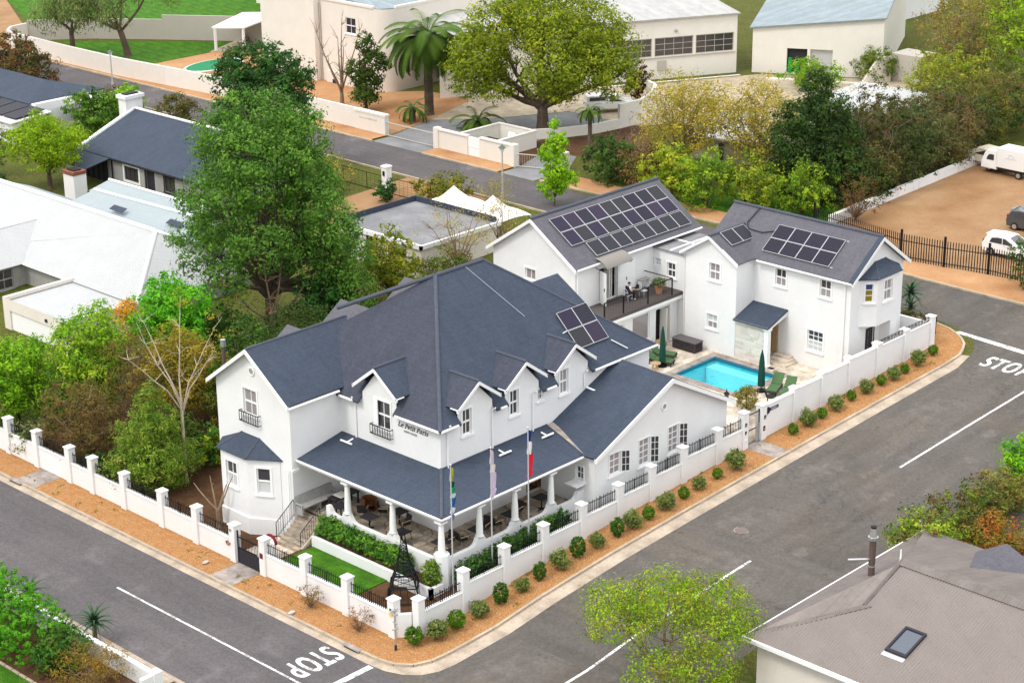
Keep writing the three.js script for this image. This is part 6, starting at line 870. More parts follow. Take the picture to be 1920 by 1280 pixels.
// ------------------------------------------------------------ across the back street
{
  const o = thing('cream_wall', 'long cream street wall curving along the far side of the back street', 'wall'); const P = [[56.5, -124.3], [54.2, -124], [52.9, -122.6], [52.5, -120.5], [52.3, -110], [52.4, -101], [53.0, -94], [53.6, -87], [53.9, -80], [54, -72], [54, -66.2]]; let b = new MB(); ribbon(b, P.slice(0, 7), .25, -.2, 2.0); mesh(b, M.cream, 'wall_panel', o); b = new MB(); ribbon(b, P.slice(6), .25, -.2, 2.0); mesh(b, M.creamw, 'wall_panel', o); b = new MB(); b.box(53.8, .8, -66.2, 54.3, 2.75, -62.1).box(53.74, 2.75, -66.25, 54.36, 2.95, -62.05); mesh(b, M.creamw, 'pier', o); mesh(new MB().box(53.78, 2.2, -65.6, 53.82, 2.35, -63.2), M.sand, 'recessed_panel', o);
  const o2 = thing('cream_wall', 'cream wall with small white gate between the two driveways', 'wall'); b = new MB(); b.box(53.8, .8, -55.4, 54.05, 2.75, -51.4).box(53.7, 2.75, -55.5, 54.15, 2.87, -51.4).box(53.8, .8, -49.9, 54.05, 2.85, -45.8).box(53.7, 2.85, -49.9, 54.15, 2.97, -45.7).box(53.65, .8, -46.2, 54.3, 3.0, -45.6).box(53.65, .8, -55.6, 54.2, 2.95, -55.0); mesh(b, M.creamw, 'wall_panel', o2); mesh(new MB().box(53.85, 1.05, -51.35, 53.95, 2.7, -49.95).box(53.82, 1.9, -51.35, 53.85, 1.94, -49.95), M.trim, 'white_gate', o2);
  const o3 = thing('bin_enclosure', 'roofless cream walled bin enclosure behind the cream street wall', 'enclosure'); b = new MB(); b.box(54.6, .8, -53.4, 54.8, 2.5, -50.2).box(54.8, .8, -53.4, 60, 2.5, -53.2).box(59.8, .8, -53.2, 60, 2.5, -48.8).box(55.5, .8, -49, 59.8, 2.5, -48.8).box(54.55, 2.5, -53.45, 60.05, 2.6, -53.15).box(54.55, 2.5, -49.05, 60.05, 2.6, -48.75).box(59.75, 2.5, -53.15, 60.05, 2.6, -49.05); mesh(b, M.creamw, 'wall_panel', o3); mesh(new RoundedBoxGeometry(1.4, 1.0, 1.6, 2, .08).translate(56.6, 1.5, -51.4), M.black, 'bin', o3); mesh(new MB().slab([[58.5, 1, -51.2], [58.5, 1, -50.4], [58.9, 2.3, -50.4], [58.9, 2.3, -51.2]], .06), M.trim, 'board', o3);
  const gt = thing('sliding_gate', 'pale sliding bar gate across the wide driveway', 'gate'); b = new MB(); b.bar([53.9, 2.3, -62], [53.9, 2.3, -55.6], .08).bar([53.9, 1.1, -62], [53.9, 1.1, -55.6], .08); mesh(b, M.greige, 'frame', gt); const gm = new MB(); for (let i = 1; i < 40; i++) gm.bar([53.9, 1.1, -62 + i * .16], [53.9, 2.3, -62 + i * .16], .02); mesh(gm, M.greige, 'bar', gt).userData.kind = 'stuff'; 
  const gt2 = thing('sliding_gate', 'narrow bar gate beside the bright green young tree', 'gate'); b = new MB(); b.bar([54, 2.2, -45.5], [55.6, 2.2, -41.8], .08).bar([54, 1.1, -45.5], [55.6, 1.1, -41.8], .08); for (let i = 1; i < 18; i++) b.bar([lerp(54, 55.6, i / 18), 1.1, lerp(-45.5, -41.8, i / 18)], [lerp(54, 55.6, i / 18), 2.2, lerp(-45.5, -41.8, i / 18)], .025); mesh(b, M.greige, 'frame', gt2); mesh(new MB().box(55.5, .9, -41.9, 56.1, 2.7, -41.3), M.creamw, 'post', gt2);
  const cw = thing('curved_wall', 'low curving cream retaining wall below the parked pickup', 'wall'); b = new MB(); ribbon(b, [[61.5, -51.5], [64, -49.6], [67, -48.3], [70.2, -47.8]], .3, -.2, .9); ribbon(b, [[70.2, -47.8], [73, -47.6], [76, -48.6], [78.6, -50.4], [79.6, -52.2]], .3, -.2, 2.3); mesh(b, M.creamw, 'wall_panel', cw);
  const iw = thing('garden_wall', 'grey-beige inner garden wall behind the lawn and pergola', 'wall'); b = new MB(); ribbon(b, [[56.6, -124.3], [62, -119.6], [67, -113]], .22, -.2, 2.3); mesh(b, M.greige, 'wall_panel', iw); b = new MB(); ribbon(b, [[67, -113], [71, -107.4], [78, -97], [80, -93]], .22, -.2, 2.8); mesh(b, M.greige, 'wall_panel', iw);
  const pg = thing('pergola', 'white flat-roofed pergola beside the far swimming pool', 'pergola'); mesh(new MB().slab([[66.6, 3.7, -103.6], [69, 3.7, -100.8], [76.9, 3.9, -103.3], [73.6, 3.9, -106.8]], .16), M.trim, 'roof', pg); for (const [x, z] of [[66.9, -103.4], [69, -101.1], [76.5, -103.4], [73.4, -106.5]]) mesh(new MB().box(x - .12, .9, z - .12, x + .12, 3.6, z + .12), M.trim, 'post', pg); struct(new MB().poly([[66, 1.06, -103.5], [69.2, 1.06, -100.2], [77.2, 1.06, -103.2], [73.8, 1.06, -107]]), M.kerb, 'terrace');
  const p2 = thing('swimming_pool', 'kidney-shaped bright green pool behind the cream street wall', 'swimming pool'); const sh = (s, y0, y1) => { const q = []; for (let i = 0; i < 28; i++) { const t = i / 28 * 2 * PI, r = 1 + .12 * Math.cos(2 * t + .6); q.push([62.2 + Math.cos(t) * 3.2 * s * r + Math.sin(t) * .9, -97.9 + Math.sin(t) * 2.1 * s * r - Math.cos(t) * .4]); } return new MB().prism(q, y0, y1); }; mesh(sh(1.1, .6, 1.07), M.trim, 'coping', p2); mesh(sh(1, .8, 1.1), new THREE.MeshPhysicalMaterial({ color: lin(.004, .2, .075), roughness: .4, specularIntensity: .1 }), 'water', p2);
  const lamp = (x, z, h, label) => { const l = thing('street_lamp', label, 'street lamp', [x, H(x), z], 0, 'street lamps of the back street'); mesh(new MB().cyl([0, 0, 0], [0, h, 0], .09, .06, 8).cyl([0, 0, 0], [0, .5, 0], .14, .12, 8), M.greige, 'pole', l); mesh(new MB().cyl([0, h, 0], [0, h + .3, 0], .14, .2, 8), M.cloth, 'lantern', l); mesh(new MB().cyl([0, h + .3, 0], [0, h + .55, 0], .34, .05, 10).cyl([0, h + .55, 0], [0, h + .65, 0], .04, .02, 6), flatMat(.1, .16, .13), 'hood', l); };
  lamp(48.7, -97.3, 3.4, 'slim street lamp in front of the long cream wall'); lamp(46.3, -39.9, 4.0, 'slim street lamp in front of the white pier beside the narrow gate');
  const bn = thing('litter_bin', 'dark cylindrical bin at the curved end of the long cream wall', 'bin', [52.2, 1, -119.5]); mesh(new MB().cyl([0, 0, 0], [0, 1.2, 0], .4, .45, 12), M.dark, 'body', bn); mesh(new MB().cyl([0, 1.2, 0], [0, 1.3, 0], .48, .42, 12), M.brick, 'lid', bn);
  const fs = thing('fire_basket', 'dark red slatted bench against the grey-beige garden wall', 'bench', [72.2, 1, -104.6], .9); mesh(new MB().box(-1, .3, -.3, 1, .4, .3), flatMat(.14, .03, .03), 'seat', fs); mesh(new MB().box(-1, .4, -.36, 1, 1.0, -.3), flatMat(.12, .03, .03), 'backrest', fs); for (const x of [-.9, .9]) mesh(new MB().box(x - .05, 0, -.3, x + .05, .3, .3), M.dark, 'leg', fs);
}
{ // large cream buildings
  const o = thing('cream_block', 'tall cream building with rounded corner and blue-grey roof behind the palm tree', 'building'), w = new MB(), f = fac(65.4, -88.5, 0, 1), y0 = .5, R = 1.6;
  facade(w, f, [[0, y0], [12.6, y0], [12.6, 9.35], [0, 9.35]], [[8.4, 6.4, 1.5, 1.6, { cols: 2, rows: 2, mat: M.trim, trim: 0, glass: M.dark }]], o); for (let i = 0; i < 8; i++) { const a = -PI / 2 + i / 8 * PI / 2, c = -PI / 2 + (i + 1) / 8 * PI / 2; const q = t => [65.4 + R + R * Math.sin(t), -75.9 + R * Math.cos(t)]; const A = q(a), B = q(c); w.quad([A[0], y0, A[1]], [B[0], y0, B[1]], [B[0], 9.35, B[1]], [A[0], 9.35, A[1]]); }
  facade(w, fac(67, -74.3, 1, 0), [[0, y0], [22, y0], [22, 9.35], [0, 9.35]], [[4.6, 5.8, 1.7, 2.1, { cols: 2, rows: 1, glass: M.trim }]], o); w.box(64.6, y0, -92.5, 70, 11.5, -84).box(65.1, y0, -83, 65.4, 2.2, -78.2); mesh(w, M.cream, 'wall', o); mesh(new MB().slab([[65.8, 9.3, -88], [65.8, 9.3, -75.6], [67.4, 9.3, -74.7], [89, 9.3, -74.7], [89, 11.2, -90], [65.8, 11.2, -90]], .1), M.broof, 'roof', o); mesh(new MB().box(66.95, 9.35, -74.55, 89, 9.6, -74.25).box(65.3, 9.35, -84, 65.6, 9.6, -75.9), M.creamw, 'parapet', o); mesh(new MB().bar([65.3, 9, -83.9], [65.3, 1, -83.9], .14), M.greige, 'downpipe', o); mesh(new MB().box(65.0, 1, -82, 65.1, 1.4, -81.3), M.dark, 'vent', o);
  const o2 = thing('cream_block', 'cream building with two long dark window bands behind the round tree', 'building'), w2 = new MB(), L = Math.hypot(9.02, 4.7), f2 = fac(87.05 - .887 * 22, -58.7 - .462 * 22, .887, .462); const wb = u => [22 + u, 3.3, 4.3, 1.95, { cols: 4, rows: 3, mat: M.greige, trim: 0, sash: false, glass: M.glass, fr: .09 }];
  facade(w2, f2, [[0, .5], [32.2, .5], [32.2, 7.2], [0, 7.2]], [wb(.98), wb(5.55), wb(-3.6), wb(-8.2)], o2); const e = FP(f2, 32.2, 0), bk = FP(f2, 32.2, 0, -18); wall(w2, fac(e[0], e[2], -f2.nx, -f2.nz), [[0, .5], [18, .5], [18, 7.2], [0, 7.2]]); mesh(w2, M.creamw, 'wall', o2); mesh(new MB().slab([FP(f2, -.2, 7.25, .25), FP(f2, 32.4, 7.25, .25), FP(f2, 32.4, 8.3, -18), FP(f2, -.2, 8.3, -18)], .16), M.groof, 'roof', o2); mesh(new MB().box(0, 0, 0, .1, .1, .1), M.greige, 'wall_plate', o2).position.set(...FP(f2, 24.3, 2, .02)); mesh(new MB().slab([FP(f2, 23.3, 2.9, .05), FP(f2, 24.3, 2.9, .05), FP(f2, 24.3, 1.9, .05), FP(f2, 23.3, 1.9, .05)], .05), M.greige, 'meter_door', o2); mesh(new MB().add(new THREE.SphereGeometry(.18, 10, 8).translate(...FP(f2, 25.3, 5.9, .1))), M.grey, 'flood_light', o2);
  mesh(new MB().slab([FP(f2, 10, .6, 1.5), FP(f2, 32, .6, 1.5), FP(f2, 32, 1.05, 1.5), FP(f2, 10, 1.05, 1.5)], .3), M.creamw, 'plinth', o2);
  const o3 = thing('cream_hall', 'cream hall with sloping blue-grey roof and two doors, far right', 'building'), w3 = new MB(), f3 = fac(97.2, -52.8, .454, .891); facade(w3, f3, [[0, .5], [13.4, .5], [13.4, 7.3], [0, 5.75]], [], o3, [[3.6, 1.2, 2.1, 2.5], [6.0, 1.2, 2.3, 2.5]], .4); const bl = FP(f3, 0, 0, -22), br = FP(f3, 13.4, 0); wall(w3, fac(bl[0], bl[2], f3.nx, f3.nz), [[0, .5], [22, .5], [22, 5.75], [0, 8]]); wall(w3, fac(br[0], br[2], -f3.nx, -f3.nz), [[0, .5], [22, .5], [22, 8], [0, 7.3]]); mesh(w3, M.creamw, 'wall', o3); mesh(new MB().slab([FP(f3, -.3, 5.75, .3), FP(f3, 13.6, 7.33, .3), FP(f3, 13.6, 9.6, -22), FP(f3, -.3, 8, -22)], .14), M.broof, 'roof', o3); mesh(new MB().slab([FP(f3, 3.6, 1.2, -.38), FP(f3, 5.7, 1.2, -.38), FP(f3, 5.7, 3.7, -.38), FP(f3, 3.6, 3.7, -.38)], .02), M.dark, 'glass_door', o3); mesh(new MB().slab([FP(f3, 6, 1.2, -.3), FP(f3, 8.3, 1.2, -.3), FP(f3, 8.3, 3.7, -.3), FP(f3, 6, 3.7, -.3)], .02), M.alu, 'roller_door', o3);
  for (let i = 0; i < 3; i++) mesh(new MB().cyl(FP(f3, 3.95 + i * .7, 1.2, -.1), FP(f3, 3.95 + i * .7, 2.7 - (i === 1 ? .4 : 0), -.1), .26, .2, 10), flatMat(.02, .3, .05), 'green_drum', o3);
  mesh(new MB().slab([FP(f3, 2, .3, 3), FP(f3, 14, .3, 3), FP(f3, 14, 1.15, 3), FP(f3, 2, 1.15, 3)], .3), M.creamw, 'terrace_wall', o3); const rp = thing('stair_wall', 'short cream stair wall with steps at the right end of the hall', 'wall'); mesh(new MB().slab([[99.6, .8, -41], [103, .8, -39.6], [103, 3.6, -39.6], [101.6, 3.6, -40.2]], .3), M.cream, 'wall_panel', rp); mesh(new MB().box(103.5, .8, -40, 106.5, 3.8, -36.5), M.greige, 'water_tank', rp); const rl = new MB(); for (let i = 0; i < 8; i++) rl.bar([106.6, .9, -39.8 + i * .5], [106.6, 3.4, -39.8 + i * .5], .06); rl.bar([106.6, 3.4, -40], [106.6, 3.4, -36], .06); mesh(rl, M.greige, 'railing', rp);
  const lo = thing('low_outbuilding', 'low grey outbuilding with pale flat roof under the yellow-green trees', 'outbuilding'); const lw = new MB(); wall(lw, fac(66.2, -36.5, .25, .968), [[0, .5], [12, .5], [12, 3.1], [0, 3.1]]); wall(lw, fac(69.2, -24.9, .968, -.25), [[0, .5], [9, .5], [9, 3.1], [0, 3.1]]); mesh(lw, M.greige, 'wall', lo); mesh(new MB().slab([[65.8, 3.15, -36.9], [69.1, 3.15, -24.4], [78.5, 3.3, -26.9], [75.2, 3.3, -39.4]], .18), M.wroof, 'roof', lo); for (let i = 0; i < 3; i++) mesh(new MB().box(-.05, 0, -.5, .02, 1.5, .5), M.glass, 'window', lo).position.set(67 + i * .9, 1.2, -33.6 + i * 3.4);
  const l2 = thing('low_outbuilding', 'low white-roofed shed between the hall and the dark conifer', 'outbuilding'); mesh(new MB().box(82, .5, -35, 91, 3.2, -27), M.greige, 'wall', l2); mesh(new MB().slab([[81.5, 3.3, -35.5], [81.5, 3.3, -26.5], [91.5, 3.6, -26.5], [91.5, 3.6, -35.5]], .16), M.wroof, 'roof', l2);
  const hu = thing('white_hut', 'white house glimpsed behind the trees at the top right edge', 'house', [134, 1, -60]); mesh(new MB().box(-6, 0, -8, 6, 5, 4), M.white, 'wall', hu); mesh(new MB().slab([[-6.5, 5, -8.5], [6.5, 5, -8.5], [6.5, 6.5, 4.5], [-6.5, 6.5, 4.5]], .2), M.broof, 'roof', hu); for (let i = 0; i < 3; i++) mesh(new MB().box(-6.06, 1.5, -6 + i * 3, -6, 3.4, -4.6 + i * 3), M.glass, 'window', hu);
  const hu2 = thing('beige_house', 'beige house with steep path at the top beside the upper lawn', 'house', [93, 1, -112]); mesh(new MB().box(-5, 0, -10, 8, 6, 6), M.cream, 'wall', hu2); mesh(new MB().slab([[-5.5, 6, -10.5], [8.5, 6, -10.5], [8.5, 7.5, 6.5], [-5.5, 7.5, 6.5]], .2), M.groof, 'roof', hu2); mesh(new MB().box(-5.06, 1.5, -4, -5, 3.2, -2), M.glass, 'window', hu2);
}
{ // car park: palisade fence, low wall, vehicles
  const o = thing('palisade_fence', 'black steel palisade fence between the far footway and the car park', 'fence'); const P = [[55.4, -15.2], [54.0, -6.4], [54.5, -3], [55.3, .2], [55.4, 8]]; let n = 0; const pg = new MB().box(-.035, 0, -.012, .035, 1.95, .012).tri([-.035, 1.95, .012], [.035, 1.95, .012], [0, 2.08, 0]).tri([.035, 1.95, -.012], [-.035, 1.95, -.012], [0, 2.08, 0]).geo();
  for (let s = 0; s < P.length - 1; s++) { const [a, b] = [P[s], P[s + 1]], L = Math.hypot(b[0] - a[0], b[1] - a[1]), k = Math.round(L / .2), t = Math.atan2(-(b[1] - a[1]), b[0] - a[0]); for (let i = 0; i < k; i++) { const m = mesh(pg, M.iron, 'pale', o); m.position.set(lerp(a[0], b[0], i / k), 1.05, lerp(a[1], b[1], i / k)); m.rotation.y = t; } mesh(new MB().bar([a[0], 1.35, a[1]], [b[0], 1.35, b[1]], .06), M.iron, 'rail', o); mesh(new MB().bar([a[0], 2.55, a[1]], [b[0], 2.55, b[1]], .06), M.iron, 'rail', o); mesh(new MB().boxc(a[0], .9, a[1], .14, 2.5, .14), M.iron, 'post', o); }
  const w = thing('low_wall', 'low white capped wall along the upper edge of the car park', 'wall'); for (let i = 0; i < 8; i++) { const b = new MB(); ribbon(b, [[58 + i * 3.3, -15.5 - i * .13], [61.2 + i * 3.3, -15.6 - i * .13]], .35, -.1, .75 + (i % 2) * .04); mesh(b, M.white, 'wall_panel', w); }
  const wheel = (p, x, y, z, r, tw = .2) => { const m = mesh(new MB().add(new THREE.CylinderGeometry(r, r, tw, 20).rotateZ(PI / 2)), M.rubber, 'wheel', p); m.position.set(x, y, z); mesh(new MB().add(new THREE.CylinderGeometry(r * .62, r * .62, tw + .02, 14).rotateZ(PI / 2)), M.steel, 'rim', m); return m; };
  const body = (prof, hw, mat, taper = .1, y1 = 1.6) => { // side outline [z, y] given width, top drawn in
    const g = new THREE.ExtrudeGeometry(new THREE.Shape(prof.map(q => new THREE.Vector2(...q))), { depth: 2 * hw, bevelEnabled: true, bevelSize: .06, bevelThickness: .06, bevelSegments: 3, curveSegments: 6 }); g.translate(0, 0, -hw); g.rotateY(PI / 2); const a = g.attributes.position; for (let i = 0; i < a.count; i++) { const y = a.getY(i); if (y > .9) a.setX(i, a.getX(i) * (1 - taper * (y - .9) / (y1 - .9))); a.setZ(i, -a.getZ(i)); } const ix = []; for (let i = 0; i < a.count; i += 3) ix.push(i, i + 2, i + 1); g.setIndex(ix); const ng = g.toNonIndexed(); ng.computeVertexNormals(); return ng; };
  const hatch = (p, turn, label, mat) => { // small hatchback, nose towards +z
    const c = thing('parked_car', label, 'car', p, turn); mesh(body([[-1.85, .35], [-1.9, .8], [-1.8, 1.05], [-1.55, 1.46], [-.9, 1.54], [.1, 1.5], [.95, 1.0], [1.75, .85], [1.9, .6], [1.88, .32], [-1.2, .28]], .78, mat), mat, 'body', c);
    for (const s of [-1, 1]) { const b = new MB(); const X = (y) => s * (.845 * (1 - .12 * (y - .9) / .7) + .012); const q = [[-1.35, 1.02], [-1.2, 1.36], [-.75, 1.44], [-.12, 1.43], [.75, 1.0]]; const P2 = q.map(([z, y]) => [X(y), y, z]); b.poly(P2); mesh(b, M.glass, 'side_window', c); const pl = new MB().boxc(s * .84, 1.0, -.3, .02, .44, .05); mesh(pl, mat, 'pillar', c); mesh(new MB().boxc(s * .95, .98, .62, .16, .12, .1), mat, 'mirror', c); mesh(new MB().add(new THREE.SphereGeometry(.13, 10, 8).scale(1, .8, 1.5).translate(s * .62, .72, 1.72)), M.glass, 'headlight', c); mesh(new MB().boxc(s * .7, .85, -1.86, .22, .3, .1), flatMat(.3, .01, .01), 'tail_light', c); for (const z of [-1.2, 1.2]) wheel(c, s * .78, .31, z, .31); mesh(new MB().boxc(s * .85, .86, -.1, .02, .03, .14), M.alu, 'handle', c); }
    mesh(new MB().slab([[-.6, 1.5, .14], [.6, 1.5, .14], [.7, 1.05, .94], [-.7, 1.05, .94]].map(q => [q[0], q[1] + .03, q[2] + .03]), .02), M.glass, 'windscreen', c); mesh(new MB().slab([[-.6, 1.44, -1.6], [.6, 1.44, -1.6], [.66, 1.08, -1.84], [-.66, 1.08, -1.84]], .02), M.glass, 'rear_window', c); mesh(new MB().slab([[-.62, 1.58, -1.5], [.62, 1.58, -1.5], [.6, 1.56, -1.78], [-.6, 1.56, -1.78]], .04), mat, 'spoiler', c); return c;
  };
  hatch([60.3, 1.03, -.9], .06, 'white hatchback parked behind the palisade fence at the right edge', M.carwhite); hatch([67.0, 1.03, -2.8], .06, 'dark grey car half hidden behind the white hatchback', M.cardark);
  { const c = thing('three_wheeler_van', 'small white three-wheeled delivery van with box body in the car park', 'van', [79.8, 1.03, -12.4], -.04); c.scale.setScalar(1.15); mesh(body([[-2.0, .45], [-2.0, .9], [-1.75, 1.55], [-1.55, 1.72], [-.85, 1.75], [-.8, .45]], .62, M.carwhite, .1, 1.75), M.carwhite, 'cab', c); mesh(new RoundedBoxGeometry(1.5, 1.5, 2.35, 3, .06).translate(0, 1.38, .45), M.carwhite, 'box_body', c); mesh(new MB().box(-.55, .4, -.7, .55, .62, 1.6), M.dark, 'chassis', c); for (const s of [-1, 1]) { wheel(c, s * .6, .28, 1.15, .28, .16); const P2 = [[s * .665, 1.05, -1.62], [s * .62, 1.55, -1.5], [s * .62, 1.55, -1.02], [s * .665, 1.05, -.98]]; mesh(new MB().poly(P2), M.glass, 'side_window', c); mesh(new MB().add(new THREE.SphereGeometry(.1, 10, 8).translate(s * .4, .85, -2.02)), M.alu, 'headlight', c); } wheel(c, 0, .28, -1.7, .28, .16); mesh(new MB().slab([[-.5, 1.6, -1.74], [.5, 1.6, -1.74], [.55, 1.05, -1.98], [-.55, 1.05, -1.98]], .02), M.glass, 'windscreen', c); mesh(new MB().box(-.56, .5, -2.12, .56, .66, -2.0), M.dark, 'bumper', c); mesh(new MB().add(new THREE.TorusGeometry(.2, .02, 6, 16, PI).rotateY(PI / 2).translate(-.765, 1.55, .5)).box(-.772, 1.42, .05, -.762, 1.45, .95), flatMat(.55, .55, .56), 'faded_logo', c); }
  const bak = (p, turn, label, mat, canopy) => { const c = thing('pickup_truck', label, 'pickup truck', p, turn); mesh(body([[-2.3, .45], [-2.3, 1.0], [-.3, 1.02], [-.1, 1.6], [.9, 1.62], [1.35, 1.08], [2.3, .95], [2.35, .5]], .8, mat, .12, 1.65), mat, 'body', c); if (canopy) mesh(new RoundedBoxGeometry(1.55, .75, 2.05, 2, .08).translate(0, 1.34, -1.25), mat, 'canopy', c); for (const s of [-1, 1]) { for (const z of [-1.4, 1.45]) wheel(c, s * .78, .36, z, .36, .22); const P2 = [[s * .83, 1.08, -.1], [s * .775, 1.52, .02], [s * .775, 1.52, .8], [s * .83, 1.08, 1.15]]; mesh(new MB().poly(P2), M.glass, 'side_window', c); if (canopy) mesh(new MB().boxc(s * .78, 1.22, -1.25, .02, .35, 1.6), M.glass, 'side_window', c); mesh(new MB().boxc(s * .6, .85, 2.36, .3, .18, .08), M.alu, 'headlight', c); } mesh(new MB().slab([[-.62, 1.58, .93], [.62, 1.58, .93], [.7, 1.12, 1.38], [-.7, 1.12, 1.38]].map(q => [q[0], q[1] + .05, q[2] + .05]), .02), M.glass, 'windscreen', c); return c; };
  bak([81.2, 1.03, -15.0], 3.0, 'old beige pickup parked behind the three-wheeled van', M.carbeige, false); bak([74.6, 1.02, -52.9], .95 , 'white double-cab pickup with canopy under the round tree', M.carwhite, true);
}
// ------------------------------------------------------------ trees and plants: every leaf is a small folded face
function foliage(seed, blobs, n, o = {}) {
  const R = rng(seed), { size = .22, cols = [[.03, .1, .02], [.06, .17, .03]], clump = .55, spread = 1, shell = .55, aspect = .5, droop = 0, up = .25, per = 26 } = o;
  const tot = blobs.reduce((s, b) => s + Math.pow(b[3] * b[4] * (b[5] || b[3]), .6667), 0), pos = [], nor = [], col = [], idx = [], a = V(0, 0, 0), t = V(0, 0, 0), s = V(0, 0, 0), nn = V(0, 0, 0);
  for (const b of blobs) {
    const rx = b[3], ry = b[4], rz = b[5] || b[3], m = Math.max(1, Math.round(n / per * Math.pow(rx * ry * rz, .6667) / tot));
    for (let c = 0; c < m; c++) {
      const ct = R() * 2 - 1, th = R() * 2 * PI, st = Math.sqrt(1 - ct * ct), rr = (1 - shell * R() * R()) * (.86 + .28 * R());
      const dx = st * Math.cos(th), dy = ct, dz = st * Math.sin(th); if (dy < -.55 && R() < .6) continue;
      const cx = b[0] + dx * rx * rr, cy = b[1] + dy * ry * rr, cz = b[2] + dz * rz * rr, cr = clump * (.6 + .8 * R()), tone = R(), base = mixc(cols[Math.floor(R() * cols.length)], cols[Math.floor(R() * cols.length)], R());
      for (let k = 0; k < per; k++) {
        const u = R() * 2 - 1, w = R() * 2 * PI, q = Math.sqrt(1 - u * u), r = cr * Math.pow(R(), .45), ox = q * Math.cos(w), oy = u, oz = q * Math.sin(w);
        const x = cx + ox * r, y = cy + oy * r * .8 - droop * R() * cr, z = cz + oz * r, L = size * (.5 + 1.1 * Math.pow(R(), 1.6));
        nn.set(ox + dx * .6 + (R() - .5) * 1.1, oy + dy * .6 + up + (R() - .5) * 1.1, oz + dz * .6 + (R() - .5) * 1.1).normalize();
        t.set(R() - .5 + ox * .5, (R() - .5) * .8 - droop, R() - .5 + oz * .5); s.crossVectors(nn, t).normalize(); t.crossVectors(s, nn).normalize();
        const W = L * aspect * .5, v = pos.length / 3, f = L * .12, g = .82 + .36 * R();
        pos.push(x - t.x * L / 2, y - t.y * L / 2, z - t.z * L / 2, x + s.x * W - nn.x * f, y + s.y * W - nn.y * f, z + s.z * W - nn.z * f, x + t.x * L / 2, y + t.y * L / 2, z + t.z * L / 2, x - s.x * W - nn.x * f, y - s.y * W - nn.y * f, z - s.z * W - nn.z * f);
        for (let i = 0; i < 4; i++) { nor.push(nn.x, nn.y, nn.z); col.push(base[0] * g, base[1] * g, base[2] * g); } idx.push(v, v + 2, v + 1, v, v + 3, v + 2);
      }
    }
  }
  const g = new THREE.BufferGeometry(); g.setAttribute('position', new THREE.Float32BufferAttribute(pos, 3)); g.setAttribute('normal', new THREE.Float32BufferAttribute(nor, 3)); g.setAttribute('color', new THREE.Float32BufferAttribute(col, 3)); g.setIndex(idx); return g;
}
function branches(seed, tr, blobs, o = {}) { // trunk, a limb to every clump, twigs
  const R = rng(seed), { r = .2, h = 2, twigs = 5, len = 1, wig = .15, base = [0, 0], lean = [0, 0] } = o, b = tr, fork = [base[0] + lean[0], h, base[1] + lean[1]];
  b.tube([[base[0], -.3, base[1]], [lerp(base[0], fork[0], .3) + .06 * r, h * .35, lerp(base[1], fork[2], .3)], fork], [r * 1.25, r, r * .8], 8);
  for (const q of blobs) {
    const e = [q[0], q[1], q[2]], P = [fork.map((v, i) => i === 1 ? v - R() * h * .25 : v)], rr = []; const n = 4; for (let i = 1; i <= n; i++) P.push([lerp(fork[0], e[0], i / n) + (R() - .5) * wig * q[3], lerp(fork[1], e[1], Math.pow(i / n, 1.15)) + (R() - .5) * wig * q[4], lerp(fork[2], e[2], i / n) + (R() - .5) * wig * q[3]]); for (let i = 0; i <= n; i++) rr.push(lerp(r * .55, r * .16, i / n)); b.tube(P, rr, 6);
    for (let k = 0; k < twigs; k++) { const s = P[1 + Math.floor(R() * n)], th = R() * 2 * PI, l = len * (.5 + .7 * R()); const m = [s[0] + Math.cos(th) * q[3] * .45 * l, s[1] + (R() * .5 + .05) * q[4] * l, s[2] + Math.sin(th) * q[3] * .45 * l], f = [m[0] + Math.cos(th + (R() - .5)) * q[3] * .4 * l, m[1] + (R() * .5) * q[4] * l, m[2] + Math.sin(th + (R() - .5)) * q[3] * .4 * l]; b.tube([s, m, f], [r * .2, r * .12, r * .04], 5); if (R() > .4) b.tube([m, [m[0] + (R() - .5) * q[3] * .6, m[1] + R() * q[4] * .5, m[2] + (R() - .5) * q[3] * .6]], [r * .1, r * .03], 4); }
  }
  return b;
}
function lumps(seed, rx, ry, n, sz = .5, y0 = -1) { const R = rng(seed), o = []; for (let i = 0; i < n; i++) { const th = i * 2.4 + R(), ct = lerp(y0, 1, (i + .5) / n), st = Math.sqrt(Math.max(0, 1 - ct * ct)), k = .62; o.push([Math.cos(th) * st * rx * k, ct * ry * k, Math.sin(th) * st * rx * k, rx * sz * (.8 + .4 * R()), ry * sz * (.8 + .4 * R())]); } return o; }
const G_ = { // leaf colours, linear
  dark: [[.012, .045, .014], [.02, .075, .02], [.03, .1, .025]], emerald: [[.032, .1, .02], [.052, .15, .028], [.085, .21, .04]], mid: [[.04, .12, .02], [.07, .19, .03], [.1, .25, .03]], bright: [[.07, .2, .012], [.1, .27, .015], [.15, .33, .02]], lime: [[.11, .28, .01], [.16, .36, .015]], olive: [[.09, .11, .02], [.15, .17, .03], [.2, .2, .04]],
  yellow: [[.21, .21, .04], [.28, .26, .06], [.16, .19, .035]], brown: [[.075, .06, .03], [.11, .085, .045], [.1, .1, .03]], rust: [[.1, .06, .03], [.06, .05, .02], [.05, .07, .02]], mustard: [[.42, .27, .012], [.34, .2, .01]], grey: [[.09, .13, .07], [.13, .17, .09], [.06, .1, .05]], gold: [[.17, .22, .01], [.12, .2, .015], [.24, .26, .015]], purple: [[.05, .012, .02], [.03, .01, .015]], silver: [[.14, .2, .1], [.1, .16, .07], [.07, .13, .05]] };
